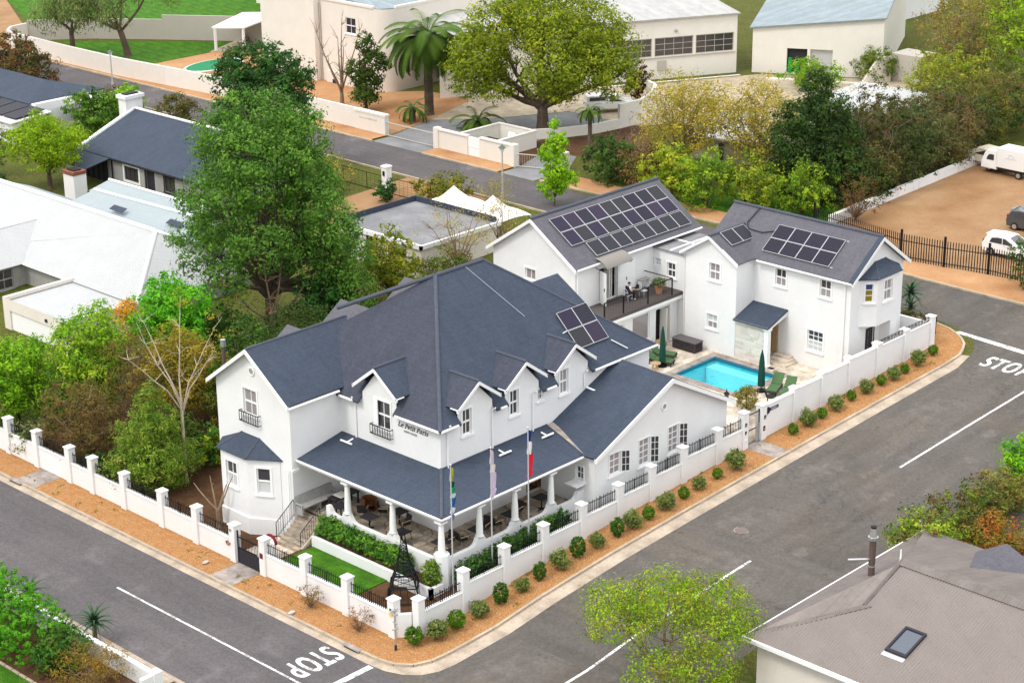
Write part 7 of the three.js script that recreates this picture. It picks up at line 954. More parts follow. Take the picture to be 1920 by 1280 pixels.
function tree(name, label, cat, x, z, o) {
  const t = thing(name, label, cat, [x, H(x), z], 0, o.group), bl = o.blobs || lumps(o.seed, o.rx, o.ry, o.lumps || 12, o.lump || .5).map(b => [b[0] + (o.lean?.[0] || 0), b[1] + o.h, b[2] + (o.lean?.[1] || 0), b[3], b[4]]);
  const tb = branches(o.seed + 7, new MB(), o.limbs ? bl.slice(0, o.limbs) : bl, { r: o.r || .18, h: o.fork ?? (o.h || 3) * .4, twigs: o.twigs ?? 4, lean: o.lean, len: o.tlen }); const tm = mesh(tb, o.bark || M.bark, 'trunk', t);
  if (o.n) mesh(foliage(o.seed, bl, o.n, { cols: o.cols, size: o.size, clump: o.clump, shell: o.shell, droop: o.droop, aspect: o.aspect, per: o.per, up: o.up }), M.leaf, 'crown', t);
  for (const e of o.extra || []) mesh(foliage(o.seed + 99, e.blobs, e.n, e), M.leaf, 'crown', t);
  return t;
}
function bush(name, label, cat, x, z, o) { return tree(name, label, cat, x, z, { r: .07, fork: .2, twigs: 2, lump: .6, h: o.ry * .95, clump: o.clump ?? Math.min(.5, o.rx * .3), ...o }); }
// the big tree behind the guesthouse: broad dome, open stems below
tree('broadleaf_tree', 'tallest bright green broadleaf tree left of the guesthouse roof', 'tree', 14.8, -31.9, { seed: 11, r: .42, fork: 3.2, twigs: 5, n: 78000, size: .23, clump: .7, cols: G_.emerald, blobs: [[0, 15.2, 0, 2.6, 2.2], [-2.2, 13.2, 1.2, 2.4, 2.2], [2.4, 13, -1, 2.4, 2.3], [.4, 12.6, 2.2, 2.3, 2], [-.8, 12.2, -2.6, 2.3, 2], [-3.6, 10.2, .2, 2.3, 2.2], [3.6, 10, .6, 2.3, 2.4], [1.2, 9.8, 3.3, 2.2, 2], [-1.8, 9.6, -3.6, 2.3, 2.2], [2.4, 8.6, -3, 2.2, 2], [-2.9, 7.6, 2.8, 2.1, 1.8], [-3.9, 6.8, -2.1, 2.1, 2.2], [4.2, 6.8, 1.6, 2, 2.4], [3.6, 5.0, -2.2, 2, 2.2], [4.0, 4.0, 2.6, 1.6, 1.6], [-4.2, 5.0, .6, 1.5, 1.4], [3.2, 5.6, 4.2, 1.9, 2.2], [3.6, 3.2, 4.8, 1.6, 1.7], [1.9, 7.8, 4.6, 1.9, 2], [2.6, 11.4, 1.8, 1.8, 1.8], [.8, 5.8, 2.6, 1.7, 1.5], [-1.6, 6.2, -2.4, 1.8, 1.6], [2.6, 6.6, .8, 1.7, 1.6], [-2.4, 11.4, 1.6, 1.9, 1.8], [2.2, 14.0, 1.5, 1.9, 1.8], [-2.4, 14.4, -1.6, 1.9, 1.8]] });
tree('evergreen_tree', 'dense dark green tree directly behind the tallest broadleaf tree', 'tree', 38.4, -60.5, { seed: 12, rx: 5, ry: 4.6, h: 7.6, r: .3, lumps: 22, lump: .38, n: 22000, size: .3, clump: .6, cols: G_.dark, shell: .35 });
tree('cypress_shrub', 'feathery yellow-green conical shrub standing against the left street wall', 'shrub', -4.7, -19.4, { seed: 13, r: .1, fork: .4, n: 26000, size: .2, clump: .4, aspect: .3, cols: [[.05, .13, .015], [.1, .2, .025], [.16, .25, .05]], blobs: [[0, 5.4, 0, .8, 1.2], [.3, 4.3, .3, 1.3, 1.2], [-.7, 3.7, -.3, 1.4, 1.2], [.6, 2.9, -.9, 1.6, 1.2], [-.5, 2.3, 1.1, 1.7, 1.2], [1.3, 1.8, .3, 1.5, 1.2], [-1.3, 1.6, -.8, 1.5, 1.2], [.2, 1.1, 0, 1.9, 1]] });
tree('dry_bush', 'twiggy brown-green bush over the left street wall, left of the conical shrub', 'bush', -5.1, -26.0, { seed: 14, r: .09, fork: .3, h: 2.5, rx: 2.7, ry: 2.6, lumps: 14, twigs: 12, n: 15000, size: .16, clump: .4, aspect: .35, cols: G_.brown, bark: M.barktan });
tree('garden_tree', 'bright green bushy tree at the left edge above the street wall', 'tree', -4.6, -33.8, { seed: 15, r: .15, h: 3.2, rx: 2.9, ry: 2.9, lumps: 12, n: 15000, size: .22, clump: .55, cols: G_.bright });
tree('garden_tree', 'fresh green garden tree between the garage and the dry bush', 'tree', -1.4, -30.0, { seed: 16, r: .14, h: 4.5, rx: 2.4, ry: 3.2, lumps: 12, n: 14000, size: .21, clump: .5, cols: [[.06, .2, .015], [.12, .28, .02], [.2, .34, .03]] });
tree('dry_bush', 'greyish twiggy bush behind the conical shrub', 'bush', .2, -27.6, { seed: 17, r: .1, h: 3.2, rx: 2.8, ry: 2.8, lumps: 12, twigs: 14, n: 11000, size: .15, clump: .4, aspect: .35, cols: [[.12, .09, .04], [.15, .12, .04], [.09, .1, .03]], bark: M.barktan });
tree('garden_tree', 'glossy vivid green tree beside the white roof, right of the mimosa', 'tree', 5.2, -30.4, { seed: 18, r: .15, h: 4.6, rx: 2.8, ry: 2.6, lumps: 11, n: 15000, size: .23, clump: .5, cols: [[.04, .2, .012], [.06, .28, .012], [.1, .36, .02]] });
tree('mimosa', 'small mustard-yellow flowering mimosa above the dry garden trees', 'tree', 3.6, -32.8, { seed: 19, r: .07, h: 4.9, rx: .95, ry: .95, lumps: 6, n: 2200, size: .16, clump: .35, cols: G_.mustard });
tree('garden_tree', 'olive-yellow thinning tree behind the pale bare tree', 'tree', 1.6, -24.6, { seed: 20, r: .12, h: 3.6, rx: 2.6, ry: 3.1, lumps: 13, n: 15000, size: .18, clump: .5, cols: [[.15, .14, .02], [.1, .12, .02], [.2, .18, .03]], twigs: 9, bark: M.barktan });
tree('bare_tree', 'pale leafless tree with forked white trunk beside the gabled wing', 'tree', -3.0, -18.6, { seed: 21, r: .1, cols: G_.yellow, size: .12, clump: .5, fork: 5.2, h: 9, twigs: 7, tlen: 1.1, bark: M.barkpale, n: 700, lean: [.3, -.4], blobs: [[-1.8, 10.2, -1.4, 1.1, .8], [.8, 11.2, -.6, 1.0, .9], [-.6, 9.8, -2.2, .9, .8], [1.8, 9.6, 1.2, 1.1, .9], [1.2, 8.6, 1.9, .8, .7], [-2.6, 8.2, -1.2, 1, .7]] });
bush('leafy_shrub', 'small dark shrub with yellow-green tips beside the gabled wing', 'shrub', -.9, -19.0, { seed: 22, rx: 1.0, ry: 1.3, n: 2200, size: .22, cols: [[.02, .08, .02], [.05, .16, .02], [.2, .3, .02]] });
tree('pruned_tree', 'hard-pruned leafless tree in front of the bay window', 'tree', -5.4, -12.6, { seed: 23, r: .13, fork: 1.1, twigs: 1, bark: M.barktan, n: 0, blobs: [[.5, 3.3, .9, .3, .3], [.2, 2.9, -.8, .3, .4], [-.5, 2.5, -1.4, .3, .3], [.6, 2.6, .2, .25, .3]] });
tree('bare_tree', 'tan leafless many-stemmed tree in front of the tallest tree', 'tree', 13.4, -30.0, { seed: 24, r: .2, fork: 1.6, twigs: 9, tlen: 1.1, bark: M.barktan, n: 1400, size: .12, clump: .5, cols: G_.brown, blobs: [[-3, 4.8, -1, 1.5, 1.2], [-1, 6.2, .6, 1.5, 1.3], [1.6, 6.6, -.4, 1.4, 1.3], [3, 5, 1.2, 1.4, 1.2], [-2, 3.6, 1.8, 1.4, .9]] });
bush('garden_bush', 'dark green undergrowth right of the trunk of the tallest tree', 'bush', 16.8, -28.4, { seed: 25, rx: 2.1, ry: 2.4, n: 6500, size: .28, cols: [[.015, .06, .02], [.03, .1, .03], [.03, .14, .03]] });
bush('garden_bush', 'dark shady undergrowth left of the trunk of the tallest tree', 'bush', 9.5, -31.6, { seed: 26, rx: 2.8, ry: 1.9, n: 6500, size: .26, cols: [[.015, .05, .012], [.03, .1, .015], [.025, .09, .02]] });
bush('garden_bush', 'dark bush between the gabled wing roof and the vivid green tree', 'bush', 4.6, -22.4, { seed: 27, rx: 2.6, ry: 2.4, n: 6000, size: .24, cols: [[.02, .06, .012], [.04, .12, .015], [.08, .13, .02]] });
bush('garden_bush', 'low dark bush along the left street wall, left of the conical shrub', 'bush', -6.2, -23.2, { seed: 127, rx: .9, ry: .9, n: 1800, size: .18, cols: G_.dark });
bush('garden_bush', 'grey-green sprig bush leaning over the left end of the street wall', 'bush', -6.4, -29.2, { seed: 128, rx: 1.1, ry: 1.2, n: 2200, size: .18, cols: G_.grey });
tree('olive_tree', 'loose olive-green tree right of the tallest tree, behind the main roof', 'tree', 23.7, -29.4, { seed: 28, r: .12, h: 2.9, rx: 2.0, ry: 2.5, lumps: 12, n: 5500, size: .26, clump: .5, cols: [[.08, .13, .015], [.13, .19, .02], [.19, .23, .03]] });
bush('garden_bush', 'mixed brown and green bush behind the main roof ridge', 'bush', 28.0, -27.6, { seed: 29, rx: 2.4, ry: 1.6, n: 4500, size: .2, cols: [[.05, .09, .02], [.1, .08, .04], [.07, .15, .02]] });
tree('spring_tree', 'nearly bare tree with sparse yellow-green buds over the grey flat roof, left one', 'tree', 30.4, -29.3, { seed: 30, r: .13, fork: 1.0, h: 3.8, rx: 2.9, ry: 2.3, lumps: 10, twigs: 10, n: 1500, size: .13, clump: .7, cols: G_.yellow, bark: M.barktan });
tree('spring_tree', 'nearly bare tree with sparse yellow-green buds over the grey flat roof, right one', 'tree', 34.8, -28.6, { seed: 31, r: .12, fork: 1.0, h: 3.4, rx: 2.0, ry: 2.1, lumps: 8, twigs: 10, n: 1100, size: .13, clump: .6, cols: G_.yellow, bark: M.barktan });
bush('round_bush', 'small round green bush beside the white gate pillar', 'bush', 39.7, -46.8, { seed: 32, rx: 1.0, ry: .9, n: 1300, size: .24, cols: G_.dark });
bush('garden_bush', 'olive hedge bush beside the white tents', 'bush', 42.6, -43.0, { seed: 33, rx: 2.4, ry: 1.2, n: 3600, size: .24, cols: [[.06, .09, .015], [.1, .13, .02], [.14, .15, .02]] });
tree('spring_tree', 'wispy pale budding shrub between the tents and the street lamp', 'shrub', 44.0, -38.8, { seed: 34, r: .05, fork: .2, h: 1.6, rx: 1.5, ry: 1.2, lumps: 7, twigs: 9, n: 900, size: .12, clump: .5, cols: G_.yellow, bark: M.barktan });
tree('spring_tree', 'wispy yellow-green shrub at the verge right of the tallest tree', 'shrub', 38.6, -52.6, { seed: 35, r: .06, fork: .3, h: 2.0, rx: 1.9, ry: 1.8, lumps: 8, twigs: 8, n: 1900, size: .15, clump: .5, cols: G_.yellow, bark: M.barktan });
tree('young_tree', 'upright bright lime-green young tree beside the back street', 'tree', 47.5, -35.2, { seed: 36, r: .07, fork: .8, n: 11000, size: .2, clump: .3, cols: G_.lime, blobs: [[0, 6.3, 0, .45, .9], [.2, 5.3, .2, .75, .9], [-.3, 4.5, -.2, .85, .9], [.3, 3.7, -.2, 1, .9], [-.3, 2.9, .3, 1.1, .9], [.3, 2.1, .3, 1.1, .8], [-.2, 1.4, -.3, 1, .7], [.8, 2.2, .9, .8, .8]] });
// date palms
function palm(x, z, h, r, fr, nf, seed, label, name = 'palm_tree') {
  const t = thing(name, label, 'palm', [x, H(x), z]), R = rng(seed), b = new MB(), n = 12; for (let i = 0; i < n; i++) b.cyl([0, -.2 + h * i / n, 0], [0, -.2 + h * (i + 1) / n, 0], r * (i ? 1 - .15 * i / n : 1.25) * (1 + (i % 2) * .06), r * (1 - .18 * i / n), 10, false); b.add(new THREE.SphereGeometry(r * 1.15, 10, 8).translate(0, h, 0)); mesh(b, M.bark, 'trunk', t);
  for (let f = 0; f < nf; f++) {
    const az = f * 2.4 + R() * .4, el0 = lerp(1.35, -.35, Math.pow(f / nf, .8)), L = fr * (.85 + .3 * R()), m = 16, spine = [], g = { p: [], n: [], c: [], i: [] }; let p = V(Math.cos(az) * r * .5, h + .2, Math.sin(az) * r * .5), e = el0; for (let i = 0; i <= m; i++) { spine.push(p.clone()); p = p.clone().add(V(Math.cos(az) * Math.cos(e), Math.sin(e), Math.sin(az) * Math.cos(e)).multiplyScalar(L / m)); e -= .105 + .03 * R(); }
    const side = V(-Math.sin(az), 0, Math.cos(az)), c0 = mixc([.035, .09, .02], [.07, .14, .03], R()); const put = (A, B, W, dv) => { const v = g.p.length / 3, w = B.clone().sub(A).cross(V(0, 1, 0)).normalize().multiplyScalar(W); for (const q of [A.clone().add(w), A.clone().sub(w), B]) { g.p.push(q.x, q.y, q.z); g.n.push(dv.x, dv.y, dv.z); g.c.push(...c0); } g.i.push(v, v + 2, v + 1); };
    for (let i = 0; i < m; i++) { const s = spine[i], d = spine[i + 1].clone().sub(s), up = side.clone().cross(d).normalize(); put(s, spine[i + 1], .05 * (1 - i / m) + .012, up); for (const q of [0, .33, .66]) for (const k of [-1, 1]) { const A = s.clone().addScaledVector(d, q), l = fr * .2 * Math.sin(PI * clamp((i + q + 1.5) / (m + 2), .05, .97)); const B = A.clone().addScaledVector(side, k * l * .8).addScaledVector(d.clone().normalize(), l * .75).add(V(0, -l * .3 - R() * .05, 0)); put(A, B, fr * .013, up); } }
    const geo = new THREE.BufferGeometry(); geo.setAttribute('position', new THREE.Float32BufferAttribute(g.p, 3)); geo.setAttribute('normal', new THREE.Float32BufferAttribute(g.n, 3)); geo.setAttribute('color', new THREE.Float32BufferAttribute(g.c, 3)); geo.setIndex(g.i); mesh(geo, M.leaf, 'frond', t);
  }
  return t;
}
palm(62.2, -64.9, 7.2, .45, 4.9, 72, 40, 'large date palm with thick trunk in front of the rounded cream building'); palm(59.2, -64.1, 1.1, .35, 2.0, 18, 41, 'small young palm left of the large date palm'); palm(61.4, -57.6, .5, .3, 2.9, 26, 42, 'stemless dark palm beside the bin enclosure'); palm(60, -42.4, 4.2, .2, 1.5, 24, 43, 'thin-stemmed tufted palm beside the curved retaining wall');
tree('round_tree', 'huge rounded golden-green tree in front of the cream buildings', 'tree', 64.8, -52.5, { seed: 44, r: .55, fork: 2.4, twigs: 6, n: 62000, size: .28, clump: .8, cols: [[.08, .14, .012], [.13, .2, .016], [.18, .25, .018], [.1, .17, .02]], blobs: [[0, 11, 0, 4, 3], [-3.4, 9.6, -3, 3.2, 2.8], [3.4, 9.8, 3.0, 3.2, 2.8], [-1.6, 9.6, 3, 3.1, 2.6], [2.6, 10, -3, 3.1, 2.8], [-4.6, 7, -3.8, 2.9, 2.6], [-2.2, 6.6, -5.2, 2.8, 2.6], [4.6, 7.2, 4.2, 2.9, 2.6], [-3, 6.6, 3.8, 2.8, 2.4], [1, 6.4, 4.8, 2.7, 2.4], [5.6, 6.8, .6, 2.8, 2.6], [-4.2, 4.8, -4.8, 2.2, 2], [3.6, 5.4, 5.8, 2.2, 2], [-1, 5, 3.6, 2, 1.8], [-3.6, 4.4, -2.6, 1.8, 1.5]] });
tree('bare_tree', 'leafless upright tree against the cream building', 'tree', 59.5, -74.4, { seed: 45, r: .2, fork: 1.4, twigs: 9, n: 0, bark: M.barktan, blobs: [[-1.6, 7, -1.6, 1, 1.8], [0, 8, .4, 1, 1.8], [1.4, 7.4, 1.4, 1, 1.8], [-.6, 6, 1.2, 1, 1.5], [.8, 6.2, -1.2, 1, 1.5], [-2, 5, .2, .9, 1.2]] });
tree('column_shrub', 'dark columnar ivy-clad tree between the bare tree and the date palm', 'tree', 59.6, -71.0, { seed: 46, r: .15, n: 6000, size: .3, clump: .5, cols: [[.02, .05, .012], [.045, .09, .02], [.03, .07, .015]], blobs: [[0, 6.6, 0, .8, 1.1], [.5, 5.2, .3, 1.2, 1.1], [-.4, 4, -.3, 1.4, 1.1], [.4, 2.8, -.2, 1.4, 1.1], [-.2, 1.6, .3, 1.4, 1.1], [1.1, 4.6, 1.2, .9, .9]] });
tree('weeping_tree', 'grey-green weeping tree with twin trunks beside the lawn', 'tree', 58.8, -108.4, { seed: 47, r: .36, fork: 3.2, twigs: 6, n: 11000, size: .34, clump: .8, droop: 1.1, aspect: .25, cols: G_.silver, lean: [-.6, -.5], blobs: [[0, 8.6, 0, 3, 2.4], [-3.2, 7.4, -3, 2.6, 2.4], [2.4, 8, 2.6, 2.6, 2.2], [-2.6, 5.6, 1.4, 1.8, 1.6], [-4.6, 5.4, -3.4, 1.8, 1.8]] });
tree('weeping_tree', 'grey-green weeping tree at the curved end of the cream wall', 'tree', 55.2, -113.6, { seed: 48, r: .3, fork: 2.8, twigs: 5, n: 7000, size: .34, clump: .8, droop: 1.2, aspect: .25, cols: G_.silver, blobs: [[0, 6.6, 0, 2.4, 2], [-1.6, 5, -1.8, 1.8, 2], [1.4, 5.4, 1.6, 1.8, 1.8]] });
bush('hedge_bush', 'large rust-brown and dark green bush at the left end of the back street', 'bush', 41.5, -102.6, { seed: 49, rx: 3.1, ry: 2.5, n: 7000, size: .3, cols: [[.05, .045, .02], [.09, .055, .03], [.04, .06, .02]] });
bush('hedge_bush', 'second rust-brown bush behind it at the left edge', 'bush', 43.4, -107.5, { seed: 50, rx: 3, ry: 2.6, n: 5500, size: .3, cols: [[.06, .045, .02], [.1, .06, .03], [.05, .06, .02]] });
bush('garden_bush', 'dark leafy bush beside the cottage chimney', 'bush', 37.2, -84.4, { seed: 51, rx: 2.6, ry: 2.1, n: 6000, size: .32, cols: [[.02, .07, .012], [.05, .14, .02], [.09, .2, .03]] });
bush('garden_bush', 'light green bush behind the cottage chimney', 'bush', 42.6, -86.6, { seed: 52, rx: 1.6, ry: 1.6, n: 3000, size: .3, cols: G_.bright }); bush('dry_bush', 'brown bush over the left end of the cottage ridge', 'bush', 43.4, -89.5, { seed: 53, rx: 1.6, ry: 1.3, n: 2200, size: .2, cols: G_.rust });
bush('dry_bush', 'brown-green bush behind the cottage roof beside the street', 'bush', 44.0, -80.6, { seed: 54, rx: 2.0, ry: 1.5, n: 3200, size: .24, cols: [[.08, .07, .03], [.07, .09, .03], [.05, .07, .02]] }); bush('garden_bush', 'low dark bush at the far end of the cottage roof', 'bush', 44.6, -73.6, { seed: 55, rx: 1.6, ry: .8, n: 1800, size: .26, cols: G_.dark });
tree('spreading_tree', 'spreading yellow-green tree in front of the cottage porch', 'tree', 24.7, -73.2, { seed: 56, r: .2, h: 4.0, rx: 3.6, ry: 2.4, lumps: 13, n: 18000, size: .21, clump: .55, cols: [[.09, .2, .01], [.13, .27, .012], [.19, .33, .015]] });
tree('grey_tree', 'grey-green tree at the left edge beside the spreading yellow-green tree', 'tree', 23.6, -80.6, { seed: 57, r: .14, h: 3.0, rx: 1.8, ry: 2.6, lumps: 8, n: 3600, size: .24, clump: .5, cols: G_.grey }); bush('garden_bush', 'dark round bush at the left edge of the cottage yard', 'bush', 19.6, -73.8, { seed: 58, rx: 1.3, ry: 1.3, n: 2600, size: .26, cols: G_.dark });
bush('garden_bush', 'leafy bush between the blue-roofed house and the spreading tree', 'bush', 32.4, -85.2, { seed: 158, rx: 1.6, ry: 1.4, n: 2600, size: .28, cols: G_.grey });
// thicket between the back street and the car park
tree('spring_tree', 'broad tree with yellowish spring leaves in front of the low outbuilding, left one', 'tree', 61.4, -33.0, { seed: 60, r: .2, fork: 1.6, h: 5.2, rx: 4.4, ry: 3.8, lumps: 15, twigs: 9, n: 17000, size: .19, clump: .7, cols: G_.yellow, bark: M.barktan });
tree('spring_tree', 'broad tree with yellowish spring leaves left of the dark conifer', 'tree', 63.8, -27.2, { seed: 61, r: .2, fork: 1.6, h: 5.0, rx: 4.2, ry: 3.8, lumps: 15, twigs: 9, n: 17000, size: .19, clump: .7, cols: G_.yellow, bark: M.barktan });
tree('conifer', 'dark dense evergreen tree left of the car park', 'tree', 62.8, -20.6, { seed: 62, r: .25, n: 26000, size: .27, clump: .6, cols: [[.012, .035, .012], [.02, .055, .016], [.035, .08, .02]], blobs: [[0, 9.4, 0, 1.2, 1.5], [.6, 7.8, .5, 1.9, 1.5], [-.9, 6.8, -.6, 2.1, 1.6], [1.2, 5.4, .9, 2.4, 1.6], [-1.2, 4.6, -1.1, 2.5, 1.7], [.8, 3.2, 1.7, 2.5, 1.7], [-.6, 2.2, -1.6, 2.4, 1.6], [0, 1.4, 1, 2.6, 1.3]] });
const sh = [[55.9, -36.4, 2.4, 2.0, 'dark bush beside the narrow driveway gate', [[.02, .06, .015], [.04, .1, .02]]], [56.5, -33.0, 2.2, 1.9, 'brownish bush right of the narrow driveway gate', G_.brown], [54.6, -29.4, 2.3, 2.3, 'yellow-green shrub behind the ridge of the balcony house', [[.16, .24, .02], [.22, .29, .03], [.1, .18, .02]]], [55.2, -25.6, 2.4, 2.4, 'light green shrub behind the balcony house, right of the ridge', [[.1, .22, .015], [.16, .27, .02], [.07, .16, .02]]], [57.0, -22.4, 2.4, 2.3, 'mid-green shrub in front of the dark evergreen', [[.06, .14, .015], [.12, .2, .02], [.18, .25, .03]]], [58.6, -18.6, 2.4, 2.2, 'lime-tipped shrub beside the end of the palisade fence', [[.08, .18, .015], [.16, .28, .02], [.04, .09, .015]]], [57.8, -30.6, 1.8, 1.6, 'small lime shrub under the yellowish trees', G_.bright]];
sh.forEach(([x, z, rx, ry, l, c], i) => bush('hedge_shrub', l, 'shrub', x, z, { seed: 63 + i, rx, ry, n: 4200, size: .27, cols: c }));
const lawnGreen = new MB(); sheet(lawnGreen, [[54.6, -33], [60, -33], [62, -16], [55.6, -15.4], [54.4, -20]], .05); struct(lawnGreen, M.grass, 'lawn');
tree('dry_bush', 'rust-brown twiggy bush at the corner of the car park wall', 'bush', 60.2, -14.6, { seed: 72, r: .08, fork: .2, h: 1.9, rx: 2.2, ry: 1.8, lumps: 9, twigs: 14, n: 2400, size: .15, clump: .4, cols: G_.rust, bark: flatMat(.13, .075, .05) });
bush('dark_thicket', 'dark brown-green tree with pale bare stems behind the low car park wall', 'tree', 68.6, -18.4, { seed: 73, rx: 3, ry: 4, h: 4.2, n: 6500, size: .24, twigs: 10, cols: [[.03, .045, .02], [.06, .06, .03], [.04, .07, .025]], bark: M.barktan, r: .14, fork: 1.0 });
bush('dark_thicket', 'dark green rounded bush along the low car park wall', 'bush', 73.4, -18.8, { seed: 74, rx: 2.8, ry: 3.0, n: 6000, size: .26, cols: [[.02, .05, .02], [.05, .08, .03], [.07, .1, .05]] }); bush('dark_thicket', 'brown leafless thicket behind the three-wheeled van', 'bush', 80.6, -19.4, { seed: 75, rx: 3.4, ry: 3.6, h: 3.6, n: 4600, size: .2, twigs: 10, cols: [[.08, .06, .035], [.07, .07, .03]], bark: M.barktan, r: .1 });
bush('dark_thicket', 'olive bush behind the old beige pickup', 'bush', 86.8, -19.6, { seed: 76, rx: 3, ry: 3.2, n: 5000, size: .26, cols: [[.04, .07, .015], [.07, .1, .02], [.1, .12, .03]] });
tree('far_tree', 'half-bare brown tree right of the cream hall', 'tree', 104, -32.4, { seed: 77, r: .22, h: 6.2, rx: 4.4, ry: 5, lumps: 13, twigs: 9, n: 6000, size: .26, clump: .8, cols: [[.14, .14, .045], [.18, .16, .07], [.11, .14, .035]], bark: M.barktan }); tree('far_tree', 'bright spring-green tree at the top right corner', 'tree', 109, -27, { seed: 78, r: .22, h: 7, rx: 5, ry: 5.6, lumps: 13, n: 9500, size: .32, clump: .8, cols: [[.12, .25, .018], [.19, .36, .025], [.15, .25, .035]] }); tree('far_tree', 'tall mixed green tree behind the half-bare one', 'tree', 120, -36, { seed: 79, r: .22, h: 7, rx: 5.5, ry: 6, lumps: 12, n: 8000, size: .34, clump: .9, cols: [[.15, .18, .035], [.2, .3, .025], [.11, .16, .03]] });
tree('far_tree', 'olive tree above the brown thicket', 'tree', 94.5, -27.4, { seed: 80, r: .15, h: 3.6, rx: 4, ry: 3.2, lumps: 11, n: 6500, size: .27, clump: .6, cols: [[.1, .16, .02], [.19, .24, .025], [.14, .17, .05]], twigs: 7 }); bush('garden_bush', 'dark green bush at the right edge above the car park', 'bush', 93, -16.5, { seed: 81, rx: 3, ry: 3, n: 5000, size: .28, cols: [[.015, .06, .015], [.03, .1, .02]] });
tree('far_tree', 'light green tree at the right edge behind the dark bush', 'tree', 104, -18.8, { seed: 82, r: .16, h: 5.2, rx: 4, ry: 4.2, lumps: 10, n: 6500, size: .3, clump: .7, cols: [[.13, .28, .02], [.2, .37, .025]] });
bush('dark_thicket', 'tangled grey-brown undergrowth below the far trees', 'bush', 97, -22.4, { seed: 83, rx: 4, ry: 2.4, n: 5500, size: .24, twigs: 8, cols: [[.1, .13, .04], [.14, .13, .07], [.08, .12, .03]], bark: M.barktan }); bush('dark_thicket', 'green scrub in front of the far shed', 'bush', 88.5, -24.6, { seed: 84, rx: 3.2, ry: 2.6, n: 5000, size: .25, cols: [[.08, .13, .025], [.15, .2, .03], [.06, .1, .025]] });
tree('bare_tree', 'leafless grey tree in front of the far white-roofed shed', 'tree', 77, -25.5, { seed: 85, r: .12, fork: 1.6, h: 4.5, rx: 2.6, ry: 2.6, lumps: 8, twigs: 12, n: 700, size: .14, clump: .6, cols: G_.yellow, bark: flatMat(.2, .17, .14) });
bush('purple_shrub', 'dark purple-leaved shrub beside the parked pickup', 'shrub', 79.4, -53.4, { seed: 86, rx: 1.2, ry: 1.9, n: 2200, size: .28, cols: G_.purple }); bush('garden_bush', 'green climber along the terrace below the hall doors', 'bush', 95, -43.6, { seed: 87, rx: 2.8, ry: 1.6, n: 3500, size: .26, cols: [[.08, .2, .015], [.14, .27, .02]] });
tree('bare_tree', 'twiggy leafless shrub beside the thin-stemmed tufted palm', 'shrub', 60.6, -38.0, { seed: 88, r: .07, fork: .6, h: 3, rx: 2.2, ry: 2.0, lumps: 8, twigs: 10, n: 300, size: .12, clump: .6, cols: G_.brown, bark: flatMat(.26, .2, .15) });
// foreground
tree('spring_tree', 'light yellow-green tree in the foreground over the side street', 'tree', -3.3, 18.2, { seed: 90, r: .17, fork: 1.5, twigs: 8, n: 30000, size: .13, clump: .55, per: 22, cols: [[.1, .22, .012], [.15, .3, .014], [.2, .32, .025], [.06, .14, .02], [.16, .16, .04]], bark: M.barktan, blobs: [[0, 5.6, 0, 2, 1.2], [-2.2, 4.8, -.8, 1.7, 1.1], [2.1, 5, .9, 1.8, 1.1], [.6, 4.4, 2.2, 1.8, 1.1], [-.8, 4.6, -2.2, 1.7, 1.1], [-2.6, 3.4, 1.6, 1.5, 1], [2.6, 3.6, -1.4, 1.6, 1], [3, 3.6, 1.8, 1.4, .9], [-.6, 3.2, 2.8, 1.5, .9]] });
bush('hedge_bush', 'green and lime bush right of the steel flue', 'bush', 14.5, 21.2, { seed: 91, rx: 1.9, ry: 1.6, n: 6000, size: .2, cols: [[.04, .1, .015], [.1, .2, .02], [.2, .3, .04], [.1, .07, .04]] }); bush('hedge_bush', 'red-brown and orange bush at the right edge', 'bush', 17.0, 23.6, { seed: 92, rx: 1.8, ry: 1.4, n: 5000, size: .18, cols: [[.2, .1, .02], [.14, .14, .02], [.22, .08, .03], [.08, .12, .02]] }); bush('hedge_bush', 'dark mixed bush behind the two front bushes', 'bush', 19.0, 20.9, { seed: 93, rx: 2.0, ry: 1.4, n: 5000, size: .2, cols: [[.03, .07, .015], [.08, .14, .02], [.1, .07, .04]] }); bush('hedge_bush', 'twiggy green bush farther up the side street verge', 'bush', 22.4, 20.8, { seed: 94, rx: 1.7, ry: 1.2, n: 4000, size: .18, cols: [[.07, .12, .02], [.14, .16, .04], [.12, .09, .05]] }); bush('hedge_bush', 'fresh green bush at the right edge beside the side street', 'bush', 26.9, 19.5, { seed: 95, rx: 1.2, ry: 1.3, n: 3000, size: .22, cols: [[.05, .2, .02], [.14, .34, .02]] });
const rk = thing('boulder', 'pale brown boulder among the bushes at the right edge', 'boulder', [20.6, .05, 24.6]); { const g = new THREE.IcosahedronGeometry(1.5, 3), a = g.attributes.position; for (let i = 0; i < a.count; i++) { const k = 1 + .22 * (noise(a.getX(i) * 1.4 + 9, a.getY(i) * 1.4 + a.getZ(i) * 1.4 + 9, 64, 5) - .5); a.setXYZ(i, a.getX(i) * k * 1.2, a.getY(i) * k * .85, a.getZ(i) * k); } g.computeVertexNormals(); mesh(g, std({ color: lin(.45, .34, .25), map: T.stone, bumpMap: T.bump, bumpScale: .03 }), 'rock', rk); }
bush('clipped_hedge', 'thick bright green hedge in the bottom left corner', 'hedge', -21.1, -9.6, { seed: 96, rx: 2.3, ry: 1.9, n: 52000, size: .12, clump: .16, shell: .12, cols: [[.03, .14, .01], [.05, .21, .012], [.08, .28, .02]], blobs: [[0, 1.7, -4.5, 2, 1.9, 3], [0, 1.9, -1.2, 2.1, 2, 2.4], [.2, 1.5, 1.6, 1.9, 1.6, 1.8]] });
